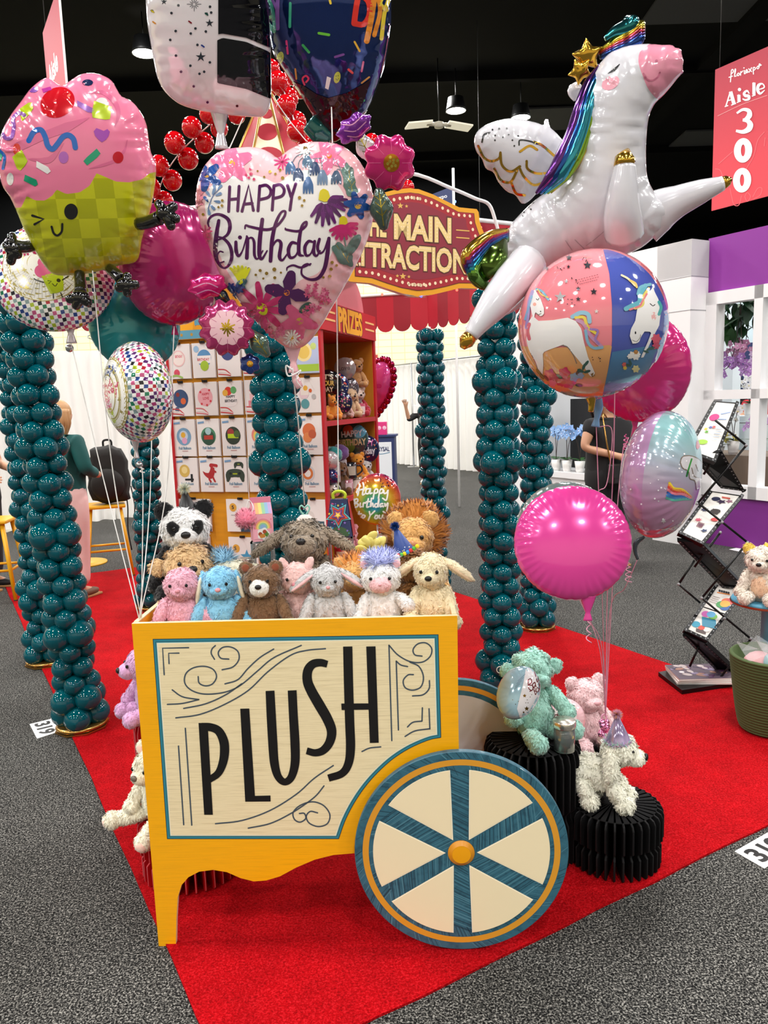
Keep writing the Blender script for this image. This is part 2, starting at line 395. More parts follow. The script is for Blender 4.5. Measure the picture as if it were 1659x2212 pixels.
# ------------------------------------------------------------------ foil balloons
def fine(V,Fc,L):
    """split a flat print into triangles short enough to follow a curved film"""
    V=[tuple(map(float,p)) for p in V];T=[t for f in Fc for t in ((f[0],f[i],f[i+1]) for i in range(1,len(f)-1))]
    for it in range(3):
        if max((math.dist(V[t[i]],V[t[i-1]]) for t in T for i in range(3)),default=0) < L:break
        E={};N=[]
        def mid(a,b):
            k=(min(a,b),max(a,b))
            if k not in E:E[k]=len(V);V.append(((V[a][0]+V[b][0])/2,(V[a][1]+V[b][1])/2))
            return E[k]
        for a,b,c in T:
            d,e,f=mid(a,b),mid(b,c),mid(c,a);N += [(a,d,f),(d,b,e),(f,e,c),(d,e,f)]
        T=N
    return V,T
class Balloon:
    def __init__(s,name,label,cat,cx,cy,Y,yaw=0,tilt=0,roll=0,group=None,conv=None,root=None,C=None):
        C=C or at(cx,cy,Y);ez=(EYE-C).normalized();ex=(RI-ez*RI.dot(ez)).normalized();ey=ez.cross(ex)
        R=Matrix((ex,ey,ez)).transposed()@Matrix.Rotation(math.radians(yaw),3,'Y')@Matrix.Rotation(math.radians(tilt),3,'X')@Matrix.Rotation(math.radians(roll),3,'Z')
        s.M=Matrix.Translation(C)@R.to_4x4();s.inv=s.M.inverted();s.eye=s.inv@EYE;s.C=C
        s.root=root or thing(name,label,cat,mtx=s.M,group=group)
        s.rinv=s.root.matrix_world.inverted() if root is None else None
        s.mb=MB();s.uv=None;s.conv=conv;s.bvh=None;s.k=0
    def L(s,x,y):
        if s.conv:x,y=s.conv(x,y)
        d=s.inv.to_3x3()@ray(x,y);t=-s.eye.z/d.z;p=s.eye+d*t;return p.x,p.y
    def Ls(s,P):return np.array([s.L(x,y) for x,y in P])
    def px(s):    # metres per pixel at the centre
        return abs((s.C-EYE).dot(FW))/F
    def inflate(s,outline,h,T,m,back=None,regions=(),wr=(.05,.03),smooth=5,Tb=None,mb=None,px=True,p=1.0):
        O=cr(outline,smooth,True) if smooth else np.asarray(outline,float)
        if px:O=s.Ls(O)
        h=h*s.px() if px else h
        cuts=[(s.Ls(cr(r,sm,True) if sm else r) if px else np.asarray(r)) for r,_,sm in regions]
        V,Fc,B=mesh2d(O,h,cuts)
        u,bd=puff(V,Fc)
        if p != 1:u=u**p
        per=np.linalg.norm(np.diff(np.vstack([B,B[:1]]),axis=0),axis=1).cumsum()
        D=np.sqrt(((V[:,None]-B[None])**2).sum(2));ni=D.argmin(1);d=D.min(1)
        if wr[0]:
            ph=per[ni]/wr[1]*2*PI;rip=np.sin(ph+1.7*np.sin(ph*.23))*.6+np.sin(ph*1.9+1)*.4
            u=u*(1+wr[0]*rip*np.exp(-d/(wr[1]*.75))*2.2)
        ctr=np.array([V[list(f)].mean(0) for f in Fc]);ms=[m]*len(Fc)
        for (r,mm,_),c in zip(regions,cuts):
            for i in np.where(inside(ctr,c))[0]:ms[i]=mm
        mb=mb or s.mb;n=len(V);zb=-(T if Tb is None else Tb)*u
        V3=np.vstack([np.c_[V,T*u],np.c_[V,zb]])
        idx=np.where(bd,np.arange(n),np.arange(n)+n)
        for mm in dict.fromkeys(ms):
            pass
        o=mb.nv;mb.v.append(V3);mb.nrm.append(np.zeros((2*n,3)));mb.nv += 2*n
        for f,mm in zip(Fc,ms):
            mb.f.append(tuple(i+o for i in f));mb.m.append(mb.slot(mm));mb.sm.append(True)
        for f,mm in zip(Fc,ms):
            mb.f.append(tuple(int(idx[i])+o for i in f[::-1]));mb.m.append(mb.slot(back or mm));mb.sm.append(True)
        return s
    def disc(s,R,T,m,back=None,n=34,amp=.1,nr=20,seg=136,mfun=None,mb=None,R2=None,c=(0,0)):
        mb=mb or s.mb;R2=R2 or R;uv=[];ql=[math.sin(PI/2*k/nr) for k in range(nr+1)];zl=[T*max(0,1-q*q)**.52 for q in ql];al=[0]
        for k in range(nr):al.append(al[-1]+math.hypot((ql[k+1]-ql[k])*R,zl[k+1]-zl[k]))
        for sg,mm in ((1,m),(-1,back or m)):
            V=[(c[0],c[1],sg*T)];Fc=[]
            for k in range(1,nr+1):
                q=math.sin(PI/2*k/nr);g=max(0,(q-.62)/.38)**1.4
                for j in range(seg):
                    t=2*PI*j/seg;rp=math.sin(n*t+1.3*math.sin(5*t+1))*.65+math.sin(n*1.62*t+2)*.35
                    r=q*(1-.014*g*rp*rp)
                    V.append((c[0]+r*R*math.cos(t),c[1]+r*R2*math.sin(t),sg*T*max(0,1-q*q)**.52*(1+amp*g*rp)))
            for j in range(seg):Fc.append((0,1+j,1+(j+1) % seg))
            for k in range(nr-1):
                a=1+k*seg
                for j in range(seg):Fc.append((a+j,a+seg+j,a+seg+(j+1) % seg,a+(j+1) % seg))
            if sg < 0:Fc=[f[::-1] for f in Fc]
            mb.add(V,Fc,mm);uv += [(0,0)]+[(al[k]*math.cos(2*PI*j/seg)*sg,al[k]*math.sin(2*PI*j/seg)) for k in range(1,nr+1) for j in range(seg)]
        s.uv=uv;return s
    def sphere(s,R,m,nu=64,nv=40,R2=None,mb=None):
        (mb or s.mb).ell((0,0,0),(R,R2 or R,R),m,Matrix.Rotation(PI/2,3,'X'),nu,nv);return s
    def bake(s,mb=None):
        mb=mb or s.mb;s.bvh=BVHTree.FromPolygons(np.concatenate(mb.v).tolist(),mb.f);return s
    def put(s,VF,m,local=False,side=1,mb=None,lift=0):
        """print a flat shape onto the film: survey pixels cast from the camera, or local=True straight along the balloon's own axis"""
        if s.bvh is None:s.bake()
        V,Fc=VF;s.k += 1;off=.0006+.000009*s.k+lift;A=[]
        c0,c1=(s.conv(0,0),s.conv(100,0)) if s.conv else ((0,0),(100,0))
        V,Fc=fine(V,Fc,.012 if local else 900/(c1[0]-c0[0]))
        for x,y in V:
            if local:h=s.bvh.ray_cast(Vector((x,y,side*2.0)),Vector((0,0,-side)))
            else:
                if s.conv:x,y=s.conv(x,y)
                h=s.bvh.ray_cast(s.eye,(s.inv.to_3x3()@ray(x,y)).normalized())
            if h[0] is None:A.append(None)
            else:
                n=h[1]
                A.append(h[0]+n*off)
        ok=[f for f in Fc if all(A[i] is not None for i in f)]
        if not ok:return s
        a,b,c=[A[i] for i in ok[len(ok)//2][:3]]
        vd=Vector((0,0,side)) if local else (s.eye-a)
        if (b-a).cross(c-a).dot(vd) < 0:ok=[f[::-1] for f in ok]
        (mb or s.mb).add([tuple(p) if p is not None else (0,0,0) for p in A],ok,m);return s
    def tube_px(s,pts,r,m,Y=None,mb=None,n=10,sm=5,flat=1.0):
        """tube through (px,py,depth) points"""
        W=[s.inv@at(*((s.conv(p[0],p[1]) if s.conv else (p[0],p[1]))),p[2]) for p in pts]
        (mb or s.mb).tube(cr([tuple(p) for p in W],sm),r,m,n,flat=flat);return s
    def build(s,name='foil_body',parent=None,label=None):return s.mb.build(name,parent or s.root,label,uv=np.array(s.uv+[(0,0)]*(s.mb.nv-len(s.uv))) if s.uv else None)
    def extra(s,name,mb,parent=None,label=None):return mb.build(name,parent or s.root,label)
    def neck(s,x,y,m,ln=.06,w=.018,px=True,bend=(0,0),zz=0):
        """gathered filling neck hanging from the rim"""
        u,v=s.L(x,y) if px else (x,y);g=s.inv.to_3x3()@Vector((0,0,-1));p=Vector((u,v,zz));sd=s.inv.to_3x3()@RI
        mb=MB();P=[p-g*ln*.25,p+g*ln*.25,p+g*ln*.6,p+g*ln+sd*bend[0]]
        mb.tube(cr([tuple(q) for q in P],5),[w*1.4,w*.8,w*.38,w*.75],m,10,flat=.45)
        return mb.build('filling_neck',s.root)
    def string(s,pts,m,r=.0016,name='ribbon',sm=8):
        mb=MB();mb.tube(cr([tuple(s.inv@Vector(p)) for p in pts],sm),r,m,5);return mb.build(name,s.root)
    def curl(s,P,ln,m,turns=5,rad=.008,r=.0014):
        mb=MB();P=Vector(P);W=[]
        for i in range(turns*10+1):
            t=i/(turns*10);W.append(tuple(s.inv@(P+Vector((rad*math.cos(2*PI*turns*t)*t**.3,rad*math.sin(2*PI*turns*t)*t**.3,-ln*t)))))
        mb.tube(W,r,m,5);return mb.build('curled_ribbon',s.root)

# ------------------------------------------------------------------ plush toys
def fur_ell(mb,c,r,m,R=None,L=.012,n=900,wob=.06,comb=(0,0,-1),seed=0,nu=22,nv=14,bw=.3,stand=.22,cut=None,rad=0):
    """furry ellipsoid: lumpy surface plus short pile; rad combs the pile outward instead"""
    g=np.random.default_rng(seed+int(abs(c[0]*971+c[2]*577+r[0]*313)*100));R3=np.array(R) if R is not None else np.eye(3)
    r=np.array(r);c=np.array(c);ph=g.uniform(0,6,6)
    def surf(d):
        k=1+wob*(np.sin(d[:,0]*7+ph[0])*np.sin(d[:,1]*6+ph[1])+np.sin(d[:,2]*9+ph[2]+d[:,0]*4)*.6+.45*np.sin(d[:,0]*17+ph[3])*np.sin(d[:,2]*19+ph[4]))
        P=d*r*k[:,None];N=d/r;N /= np.linalg.norm(N,axis=1)[:,None];return P@R3.T+c,N@R3.T
    th=np.linspace(0,PI,nv+1);D=[]
    for t in th:
        for j in range(nu):D.append((math.sin(t)*math.cos(2*PI*j/nu),math.sin(t)*math.sin(2*PI*j/nu),math.cos(t)))
    P,N=surf(np.array(D));Fc=[]
    for i in range(nv):
        for j in range(nu):Fc.append((i*nu+j,(i+1)*nu+j,(i+1)*nu+(j+1) % nu,i*nu+(j+1) % nu))
    mb.add(P,Fc,m,True,N)
    if n:
        d=g.normal(size=(n,3));d /= np.linalg.norm(d,axis=1)[:,None]
        P,N=surf(d);cb=np.array(comb,float)[None]+g.normal(size=(n,3))*.75
        if rad:cb=cb*.35+(P-c)/np.linalg.norm(P-c,axis=1)[:,None]*rad
        T=cb-N*(cb*N).sum(1)[:,None];T /= np.linalg.norm(T,axis=1)[:,None]+1e-9;B=np.cross(N,T)
        l=L*g.uniform(.6,1.25,n)[:,None];b=l*bw
        V=np.stack([P+B*b,P-B*b,P+N*l*stand*1.2+T*l*.9],1).reshape(-1,3)
        nn=N+g.normal(size=(n,3))*.2;nn /= np.linalg.norm(nn,axis=1)[:,None]
        mb.add(V,np.arange(3*n).reshape(-1,3).tolist(),m,True,np.repeat(nn,3,0))
def rotv(a,b):
    return Vector(a).rotation_difference(Vector(b)).to_matrix()
def limb(mb,a,b,r0,r1,m,L,n,seed=0,wob=.05):
    """furry limb: chain of overlapping lumps between two points, one mesh"""
    a=Vector(a);b=Vector(b);d=b-a;R=rotv((0,0,1),d.normalized())
    fur_ell(mb,tuple((a+b)/2),((r0+r1)/2,(r0+r1)/2,d.length/2+min(r0,r1)*.6),m,R,L,int(n*.6),wob,seed=seed)
    fur_ell(mb,tuple(b),(r1*1.12,r1*1.12,r1*1.1),m,R,L,int(n*.4),wob,seed=seed+3)
BLACK=mat('toy_black','#0a0a0b',.25)
def plush(name,label,cat,loc,H,rz,col,muzzle=None,ear='round',earin=None,nose='#151212',eye='#0b0b0c',arms=None,legs=None,feet=None,hw=1.0,L=.075,dens=1.0,
          headc=(0,-.03,.72),hr=(.25,.23,.225),patch=None,tilt=0,nosew=.045,headcol=None,armcol=None,belly=None,group=None,lean=0,mz=None,wob=.05,earcol=None,seed=1,eyes=True,nod=0,turn=0,torso=(.23,.19,.3),mzup=0):
    """seated plush toy H tall facing -Y of its own frame"""
    t=thing(name,label,cat,loc,rz,group)
    t.rotation_euler=(math.radians(lean),math.radians(tilt),rz)
    k=H;L=L*.72;fm=furm(col);hm=furm(headcol or col);am=furm(armcol or col);Lf=L*k;nd=dens
    S=lambda v:tuple(np.array(v)*k)
    mb=MB();fur_ell(mb,S((0,.02,.29)),S(torso),fm,None,Lf,int(1500*nd),wob,seed=seed)
    mb.build('torso',t)
    if belly:
        mb=MB();fur_ell(mb,S((0,-.1,.27)),S((.15,.1,.2)),furm(belly),None,Lf*.8,int(400*nd),wob*.5,seed=seed);mb.build('belly_patch',t)
    HR=Matrix.Rotation(math.radians(turn),3,'Z')@Matrix.Rotation(math.radians(nod),3,'X')
    hc=Vector(headc)
    def hp(p):return tuple((hc+HR@(Vector(p)))*k)
    mb=MB();fur_ell(mb,S(headc),S((hr[0]*hw,hr[1],hr[2])),hm,HR,Lf,int(1700*nd),wob,seed=seed+1)
    head=mb.build('head',t)
    mzr=mz or (.12,.1,.085);mzc=(0,-hr[1]*.86,-.055+mzup)
    mb=MB();fur_ell(mb,hp(mzc),S(mzr),furm(muzzle or headcol or col),HR,Lf*.55,int(500*nd),wob*.6,seed=seed+2);mb.build('muzzle',t)
    nm=mat('nose_'+nose,nose,.35)
    nz_=-hr[1]*.86-mzr[1]*.97;mb=MB();mb.ell(hp((0,nz_,-.03+mzup)),S((nosew,.03,nosew*.75)),nm,HR,14,8);mb.build('nose',t)
    if eyes:
        for sx in (-1,1):
            ex=.115*hw;ez_=.035;yy=-hr[1]*math.sqrt(max(.05,1-(ex/(hr[0]*hw))**2-(ez_/hr[2])**2))-.012
            if patch:
                mb=MB();fur_ell(mb,hp((sx*ex,yy+.005,ez_-.01)),S((.062,.035,.085)),furm(patch),HR@Matrix.Rotation(sx*.5,3,'Y'),Lf*.5,120,.04,seed=seed);mb.build('eye_patch',t)
            mb=MB();mb.ell(hp((sx*ex,yy-(.028 if patch else .01),ez_)),S((.022,.02,.024)),mat('eye_'+eye,eye,.12),HR,10,7);mb.build('eye',t)
    em=furm(earcol or headcol or col)
    for sx in (-1,1):
        mb=MB()
        if ear == 'round':
            fur_ell(mb,hp((sx*hr[0]*hw*.8,.01,hr[2]*.82)),S((.095,.05,.095)),em,HR@Matrix.Rotation(sx*.5,3,'Y'),Lf*.8,int(260*nd),wob,seed=seed+5)
        elif ear == 'lop':
            fur_ell(mb,hp((sx*(hr[0]*hw+.03),.02,-.06)),S((.05,.085,.24)),em,HR@Matrix.Rotation(-sx*.22,3,'Y'),Lf*.8,int(500*nd),wob,seed=seed+5)
        elif ear == 'flop':
            fur_ell(mb,hp((sx*(hr[0]*hw+.11),.02,.02)),S((.06,.08,.24)),em,HR@Matrix.Rotation(-sx*.95,3,'Y'),Lf*.8,int(500*nd),wob,seed=seed+5)
        elif ear == 'point':
            fur_ell(mb,hp((sx*hr[0]*hw*.72,.0,hr[2]*.95)),S((.06,.04,.1)),em,HR@Matrix.Rotation(sx*.45,3,'Y'),Lf*.6,int(200*nd),wob,seed=seed+5)
        elif ear == 'low':
            fur_ell(mb,hp((sx*(hr[0]*hw+.05),0,.02)),S((.09,.05,.085)),em,HR,Lf*.8,int(260*nd),wob,seed=seed+5)
        if mb.nv:
            eo=mb.build('ear',t)
            if earin:
                mb=MB()
                if ear in ('round','point'):mb.ell(hp((sx*hr[0]*hw*.8,-.035,hr[2]*.85)),S((.055,.02,.055)),furm(earin),HR@Matrix.Rotation(sx*.5,3,'Y'))
                elif ear == 'lop':fur_ell(mb,hp((sx*(hr[0]*hw+.045),-.035,-.08)),S((.035,.05,.19)),furm(earin),HR@Matrix.Rotation(-sx*.22,3,'Y'),Lf*.3,100,.02)
                elif ear == 'flop':fur_ell(mb,hp((sx*(hr[0]*hw+.12),-.03,.0)),S((.03,.05,.2)),furm(earin),HR@Matrix.Rotation(-sx*.95,3,'Y'),Lf*.3,100,.02)
                if mb.nv:mb.build('ear_lining',eo)
    for sx,A in zip((-1,1),arms or (((-.2,-.02,.5),(-.3,-.17,.17)),((.2,-.02,.5),(.3,-.17,.17)))):
        if A is None:continue
        mb=MB();limb(mb,S(A[0]),S(A[1]),.085*k,.085*k,am,Lf,int(650*nd),seed=seed+7);mb.build('arm',t)
    for sx,A in zip((-1,1),legs or (((-.13,-.08,.1),(-.2,-.3,.09)),((.13,-.08,.1),(.2,-.3,.09)))):
        if A is None:continue
        mb=MB();limb(mb,S(A[0]),S(A[1]),.1*k,.095*k,am,Lf,int(650*nd),seed=seed+9);lg=mb.build('leg',t)
        if feet:
            d=(Vector(A[1])-Vector(A[0])).normalized();mb=MB();mb.ell(S(Vector(A[1])+d*.085),S((.07,.07,.035)),furm(feet),rotv((0,0,1),d),14,8);mb.build('foot_pad',lg)
    return t
def party_hat(root_or_label,tip,base,r,m,trim=None,pom=None,dots=None,label=None,trimm=None,name='party_hat'):
    """cone hat with a fluffy trim and a pompom; its own thing"""
    base=Vector(base);tip=Vector(tip);d=tip-base;q=Vector((0,0,1)).rotation_difference(d.normalized())
    t=thing(name,label,'party hat',mtx=Matrix.Translation(base)@q.to_matrix().to_4x4());h=d.length
    mb=MB();mb.lathe([(r,0),(r*.99,.002),(.003,h),(0,h)],m,32)
    if dots:
        b=BVHTree.FromPolygons(np.concatenate(mb.v).tolist(),mb.f);g=random.Random(5)
        for i in range(110):
            z=h*(1-math.sqrt(g.random()))*.95+.004;a=g.uniform(0,2*PI);rr=r*(1-z/h);n=Vector((math.cos(a),math.sin(a),r/h)).normalized()
            e1=Vector((-math.sin(a),math.cos(a),0));e2=n.cross(e1);c=Vector((rr*math.cos(a),rr*math.sin(a),z))+n*.0008;s_=dots[1]
            mb.add([c]+[c+e1*s_*math.cos(k*PI/3)+e2*s_*math.sin(k*PI/3) for k in range(6)],[(0,1+k,1+(k+1) % 6) for k in range(6)],print_(g.choice(dots[0])),False)
    mb.build('cone',t)
    if trim:
        mb=MB();n=900;g=np.random.default_rng(4);a=g.uniform(0,2*PI,n);P=np.c_[r*np.cos(a),r*np.sin(a),np.zeros(n)]
        D=g.normal(size=(n,3));D /= np.linalg.norm(D,axis=1)[:,None];W=g.normal(size=(n,3));W -= D*(W*D).sum(1)[:,None];W /= np.linalg.norm(W,axis=1)[:,None]
        l=trim*g.uniform(.5,1,n)[:,None]
        V=np.stack([P-W*.0012,P+W*.0012,P+D*l],1)
        for i,mm in enumerate(trimm):mb.add(V[i::len(trimm)].reshape(-1,3),np.arange(3*len(V[i::len(trimm)])).reshape(-1,3).tolist(),mm,False)
        mb.build('tinsel_trim',t)
    if pom:
        mb=MB();n=700;g=np.random.default_rng(9);D=g.normal(size=(n,3));D /= np.linalg.norm(D,axis=1)[:,None];W=np.cross(D,g.normal(size=(n,3)));W /= np.linalg.norm(W,axis=1)[:,None]
        V=np.stack([-W*.0015,W*.0015,D*pom[0]*g.uniform(.7,1.1,n)[:,None]],1)+np.array([0,0,h])
        for i,mm in enumerate(pom[1]):mb.add(V[i::len(pom[1])].reshape(-1,3),np.arange(3*len(V[i::len(pom[1])])).reshape(-1,3).tolist(),mm,False)
        mb.build('pompom',t)
    return t
# ================================================================== the hall
A_=Vector((-.503,.865,0)).normalized();B_=Vector((A_.y,-A_.x,0));ZZ=Vector((0,0,1))
CORNER=Vector((-.394,1.55,0))
def bp(u,v,z=0):return CORNER+A_*u+B_*v+ZZ*z
def speckle(name,stops,scale,rough=.95,big=None,bump=.4,detail=2.0):
    m=mat(name,'#808080',rough,spec=.1);nt=m.node_tree;b=nt.nodes['Principled BSDF']
    tc=nt.nodes.new('ShaderNodeTexCoord');n=nt.nodes.new('ShaderNodeTexNoise');n.inputs['Scale'].default_value=scale;n.inputs['Detail'].default_value=detail
    n.inputs['Roughness'].default_value=.6;n.inputs['Distortion'].default_value=.6
    nt.links.new(tc.outputs['Object'],n.inputs['Vector']);r=nt.nodes.new('ShaderNodeValToRGB');nt.links.new(n.outputs[0],r.inputs[0])
    e=r.color_ramp.elements;e[0].position,e[0].color=stops[0][0],lin(stops[0][1]);e[1].position,e[1].color=stops[-1][0],lin(stops[-1][1])
    for p,c in stops[1:-1]:
        q=e.new(p);q.color=lin(c)
    out=r.outputs[0]
    if big:
        n2=nt.nodes.new('ShaderNodeTexNoise');n2.inputs['Scale'].default_value=big[0];n2.inputs['Detail'].default_value=4;nt.links.new(tc.outputs['Object'],n2.inputs['Vector'])
        mr=nt.nodes.new('ShaderNodeMapRange');mr.inputs[1].default_value=.3;mr.inputs[2].default_value=.7;mr.inputs[3].default_value=1-big[1];mr.inputs[4].default_value=1+big[1]
        nt.links.new(n2.outputs[0],mr.inputs[0]);mx=nt.nodes.new('ShaderNodeMix');mx.data_type='RGBA';mx.blend_type='MULTIPLY';mx.inputs[0].default_value=1
        nt.links.new(out,mx.inputs[6]);nt.links.new(mr.outputs[0],mx.inputs[7]);out=mx.outputs[2]
    nt.links.new(out,b.inputs['Base Color'])
    if bump:
        bb=nt.nodes.new('ShaderNodeBump');bb.inputs['Strength'].default_value=bump;bb.inputs['Distance'].default_value=.006
        nt.links.new(n.outputs[0],bb.inputs['Height']);nt.links.new(bb.outputs[0],b.inputs['Normal'])
    return m
GREYC=speckle('grey_carpet',[(.36,'#0d0d0d'),(.47,'#242424'),(.55,'#545350'),(.66,'#94928d')],185,big=(1.3,.12))
REDC=speckle('red_carpet',[(.3,'#7c0005'),(.5,'#a20009'),(.66,'#bc1620')],170,big=(9,.12),bump=.5)
BLACKW=mat('black_ceiling','#08090a',.9,spec=.1)
CREAMW=mat('cream_block_wall','#f6efc8',.7)
if True:   # tile joints on the block wall
    nt=CREAMW.node_tree;b=nt.nodes['Principled BSDF'];tc=nt.nodes.new('ShaderNodeTexCoord');mp=nt.nodes.new('ShaderNodeMapping');mp.inputs['Rotation'].default_value=(PI/2,0,0)
    br=nt.nodes.new('ShaderNodeTexBrick');br.inputs['Scale'].default_value=1;br.inputs['Color1'].default_value=lin('#f8f1ca');br.inputs['Color2'].default_value=lin('#f6eec4');br.inputs['Mortar'].default_value=lin('#d8cf9c')
    br.inputs['Mortar Size'].default_value=.012;br.inputs['Brick Width'].default_value=.4;br.inputs['Row Height'].default_value=.2;br.offset=0
    nt.links.new(tc.outputs['Object'],mp.inputs[0]);nt.links.new(mp.outputs[0],br.inputs[0]);nt.links.new(br.outputs[0],b.inputs['Base Color'])
def struct(name,mb):
    o=mb.build(name);o['kind']='structure';return o
m=MB();m.add([(-22,-12,0),(24,-12,0),(24,46,0),(-22,46,0)],[(0,1,2,3)],GREYC,False);struct('floor',m)
m=MB();m.add([(-22,-12,8.3),(24,-12,8.3),(24,46,8.3),(-22,46,8.3)],[(3,2,1,0)],BLACKW,False)
CEILT=mat('ceiling_panel_grey','#34363a',.9)
for i in range(9):   # dark steel joists and ducts under the deck
    m.box((1,-4+5.3*i,8.2),(46,.16,.2),BLACKW)
for x in (-12,-2,7,16):m.box((x,17,8.22),(.4,58,.16),BLACKW)
for x,y,sx,sy in ((2.6,12.5,2.4,1.6),(6.2,14.5,2.4,1.5),(5,20,3,1.5),(9.5,22,2.6,1.6),(0.5,10.4,2,1)):m.box((x,y,8.26),(sx,sy,.04),CEILT)
struct('ceiling',m)
m=MB();m.box((-8.5,24.1,3.1),(27,.2,6.2),CREAMW);m.box((-8.5,24.1,7.25),(27,.2,2.1),BLACKW);struct('wall_back',m)
m=MB();m.box((5.1,35,3.1),(.2,22,6.2),CREAMW);m.box((5.1,35,7.25),(.2,22,2.1),BLACKW);struct('wall_return',m)
m=MB();m.box((14.5,46.1,4.15),(19,.2,8.3),mat('far_wall_grey','#55565a',.8));struct('wall_far',m)
m=MB();m.box((-22.1,17,3.1),(.2,58,6.2),CREAMW);m.box((-22.1,17,7.25),(.2,58,2.1),BLACKW);struct('wall_left',m)
m=MB();m.box((24.1,17,4.15),(.2,58,8.3),mat('side_wall_cream','#cfc9b4',.8));struct('wall_right',m)
m=MB();m.box((1,-12.1,4.15),(46,.2,8.3),mat('side_wall_cream','#cfc9b4',.8));struct('wall_front',m)

# red carpet laid corner towards the viewer, 3.05 by 6.1 m
m=MB();g=random.Random(2);P=[]
for u0,v0,u1,v1 in ((0,0,6.15,0),(6.15,0,6.15,3.08),(6.15,3.08,0,3.08),(0,3.08,0,0)):
    for i in range(24):
        t=i/24;p=bp(u0+(u1-u0)*t+g.uniform(-.004,.004),v0+(v1-v0)*t+g.uniform(-.004,.004));P.append((p.x,p.y))
m.prism(P,.007,REDC);tag(m.build('red_carpet'),'bright red carpet laid over the grey hall carpet under the booth','carpet')

# ------------------------------------------------------------------ drapes
CLOTH=mat('white_drape','#f4f2ee',.85,bump=(8,.1));ALU=mat('aluminium','#b9babd',.3,.9)
def drape(P0,d,n,wid,H,label,group,seed):
    """pleated panel hung from a rail between poles, each panel its own cloth"""
    g=random.Random(seed);d=d.normalized();nrm=Vector((d.y,-d.x,0))
    q=thing('drape_rail','metal rail and uprights carrying the '+group,'drape rail',P0)
    m=MB();m.tube([(0,0,H-.03),tuple(d*(n*wid)+ZZ*(H-.03))],.018,ALU,8);m.build('rail',q)
    for i in (0,n//2,n):
        m=MB();m.tube([tuple(d*(i*wid)),tuple(d*(i*wid)+ZZ*H)],.02,ALU,8);m.box(tuple(d*(i*wid)+ZZ*.006),(.3,.3,.012),ALU);m.build('upright',q)
    for k in range(n):
        m=MB();ns,nz=64,10;V=[];ph=g.uniform(0,6);nf=g.uniform(5.5,7.5)
        for j in range(nz+1):
            t=j/nz
            for i in range(ns+1):
                s_=i/ns;am=.02+.045*t**.6
                o=am*math.sin(2*PI*nf*s_+ph+.8*math.sin(3*s_+ph))+.012*math.sin(41*s_+5*t)
                p=d*(wid*(s_+.01*math.sin(7*t+ph)))+nrm*(o+.1)+ZZ*(H-(H-.03)*t);V.append(tuple(p))
        Fc=[(j*(ns+1)+i,(j+1)*(ns+1)+i,(j+1)*(ns+1)+i+1,j*(ns+1)+i+1) for j in range(nz) for i in range(ns)]
        m.add(V,Fc,CLOTH);o=m.build('white_drape');o.location=P0+d*(k*wid)
        tag(o,label,'curtain',group)
drape(Vector((-7.6,8.65,0)),B_,5,1.45,2.36,'white pleated drape hung behind the left of the booth','white drapes on the left',3)
drape(Vector((3.0,14.1,0)),A_,6,1.5,2.42,'white pleated drape standing far behind the teal column on the right','white drapes on the right',8)

# ------------------------------------------------------------------ lamps in view
LEDM=mat('lamp_glow','#fff6e8',.5,emit=40);BODY=mat('lamp_body','#c9c4b4',.5);DARKM=mat('dark_metal','#121314',.45,.6)
def bay(loc,label,group=None,panel=False,rz=0):
    t=thing('hall_light',label,'ceiling light',loc,rz,group)
    m=MB()
    if panel:
        for sx in (-1,1):
            m.box((sx*.42,0,0),(.5,.36,.03),mat('led_panel_glow','#e8e2cf',.5,emit=.35),Matrix.Rotation(sx*.12,3,'Y'))  # unlit-looking panels, with a faint glow added to their pale colour
        m.build('panel',t);m=MB();m.tube([(-.25,0,0.02),(.25,0,.02)],.04,BODY);m.lathe([(0,-.05),(.09,-.04),(.1,.05),(0,.09)],BODY,14);m.build('hub',t)
    else:
        m.lathe([(.05,.3),(.16,.26),(.2,.05),(.22,.0),(.2,0)],DARKM,20);m.build('housing',t)
        m=MB();m.lathe([(.2,.005),(.12,-.01),(0,-.015)],LEDM,20);m.build('lens',t)
    m=MB();m.tube([(0,0,.1),(0,0,8.3-loc[2])],.01,DARKM,6);m.build('stem',t)
    return t
for x,y,Y,lb in ((312,116,14.3,'glaring round lamp under the black ceiling behind the tall white balloon'),(1125,255,17.4,'glaring round lamp above the white wing of the unicorn balloon'),
                    (1383,551,30,'small glaring lamp beside the red aisle banner'),(1350,548,24,'glaring lamp just above the white booth portal')):
    p=at(x,y,Y);bay(p,lb)
for x,y,Y,lb in ((948,271,16.5,'two-winged pale panel lamp hanging right of the pink flower'),(1355,560,30,'two-winged pale panel lamp hanging far away near the aisle banner')):
    bay(at(x,y,Y),lb,panel=True,rz=.2)
for i,(x,y,Y) in enumerate(((985,240,17),(1130,520,30))):
    bay(at(x,y,Y),('tiny far ceiling lamp right of the white winged lamp','tiny far ceiling lamp above the unicorn tail')[i],panel=False)

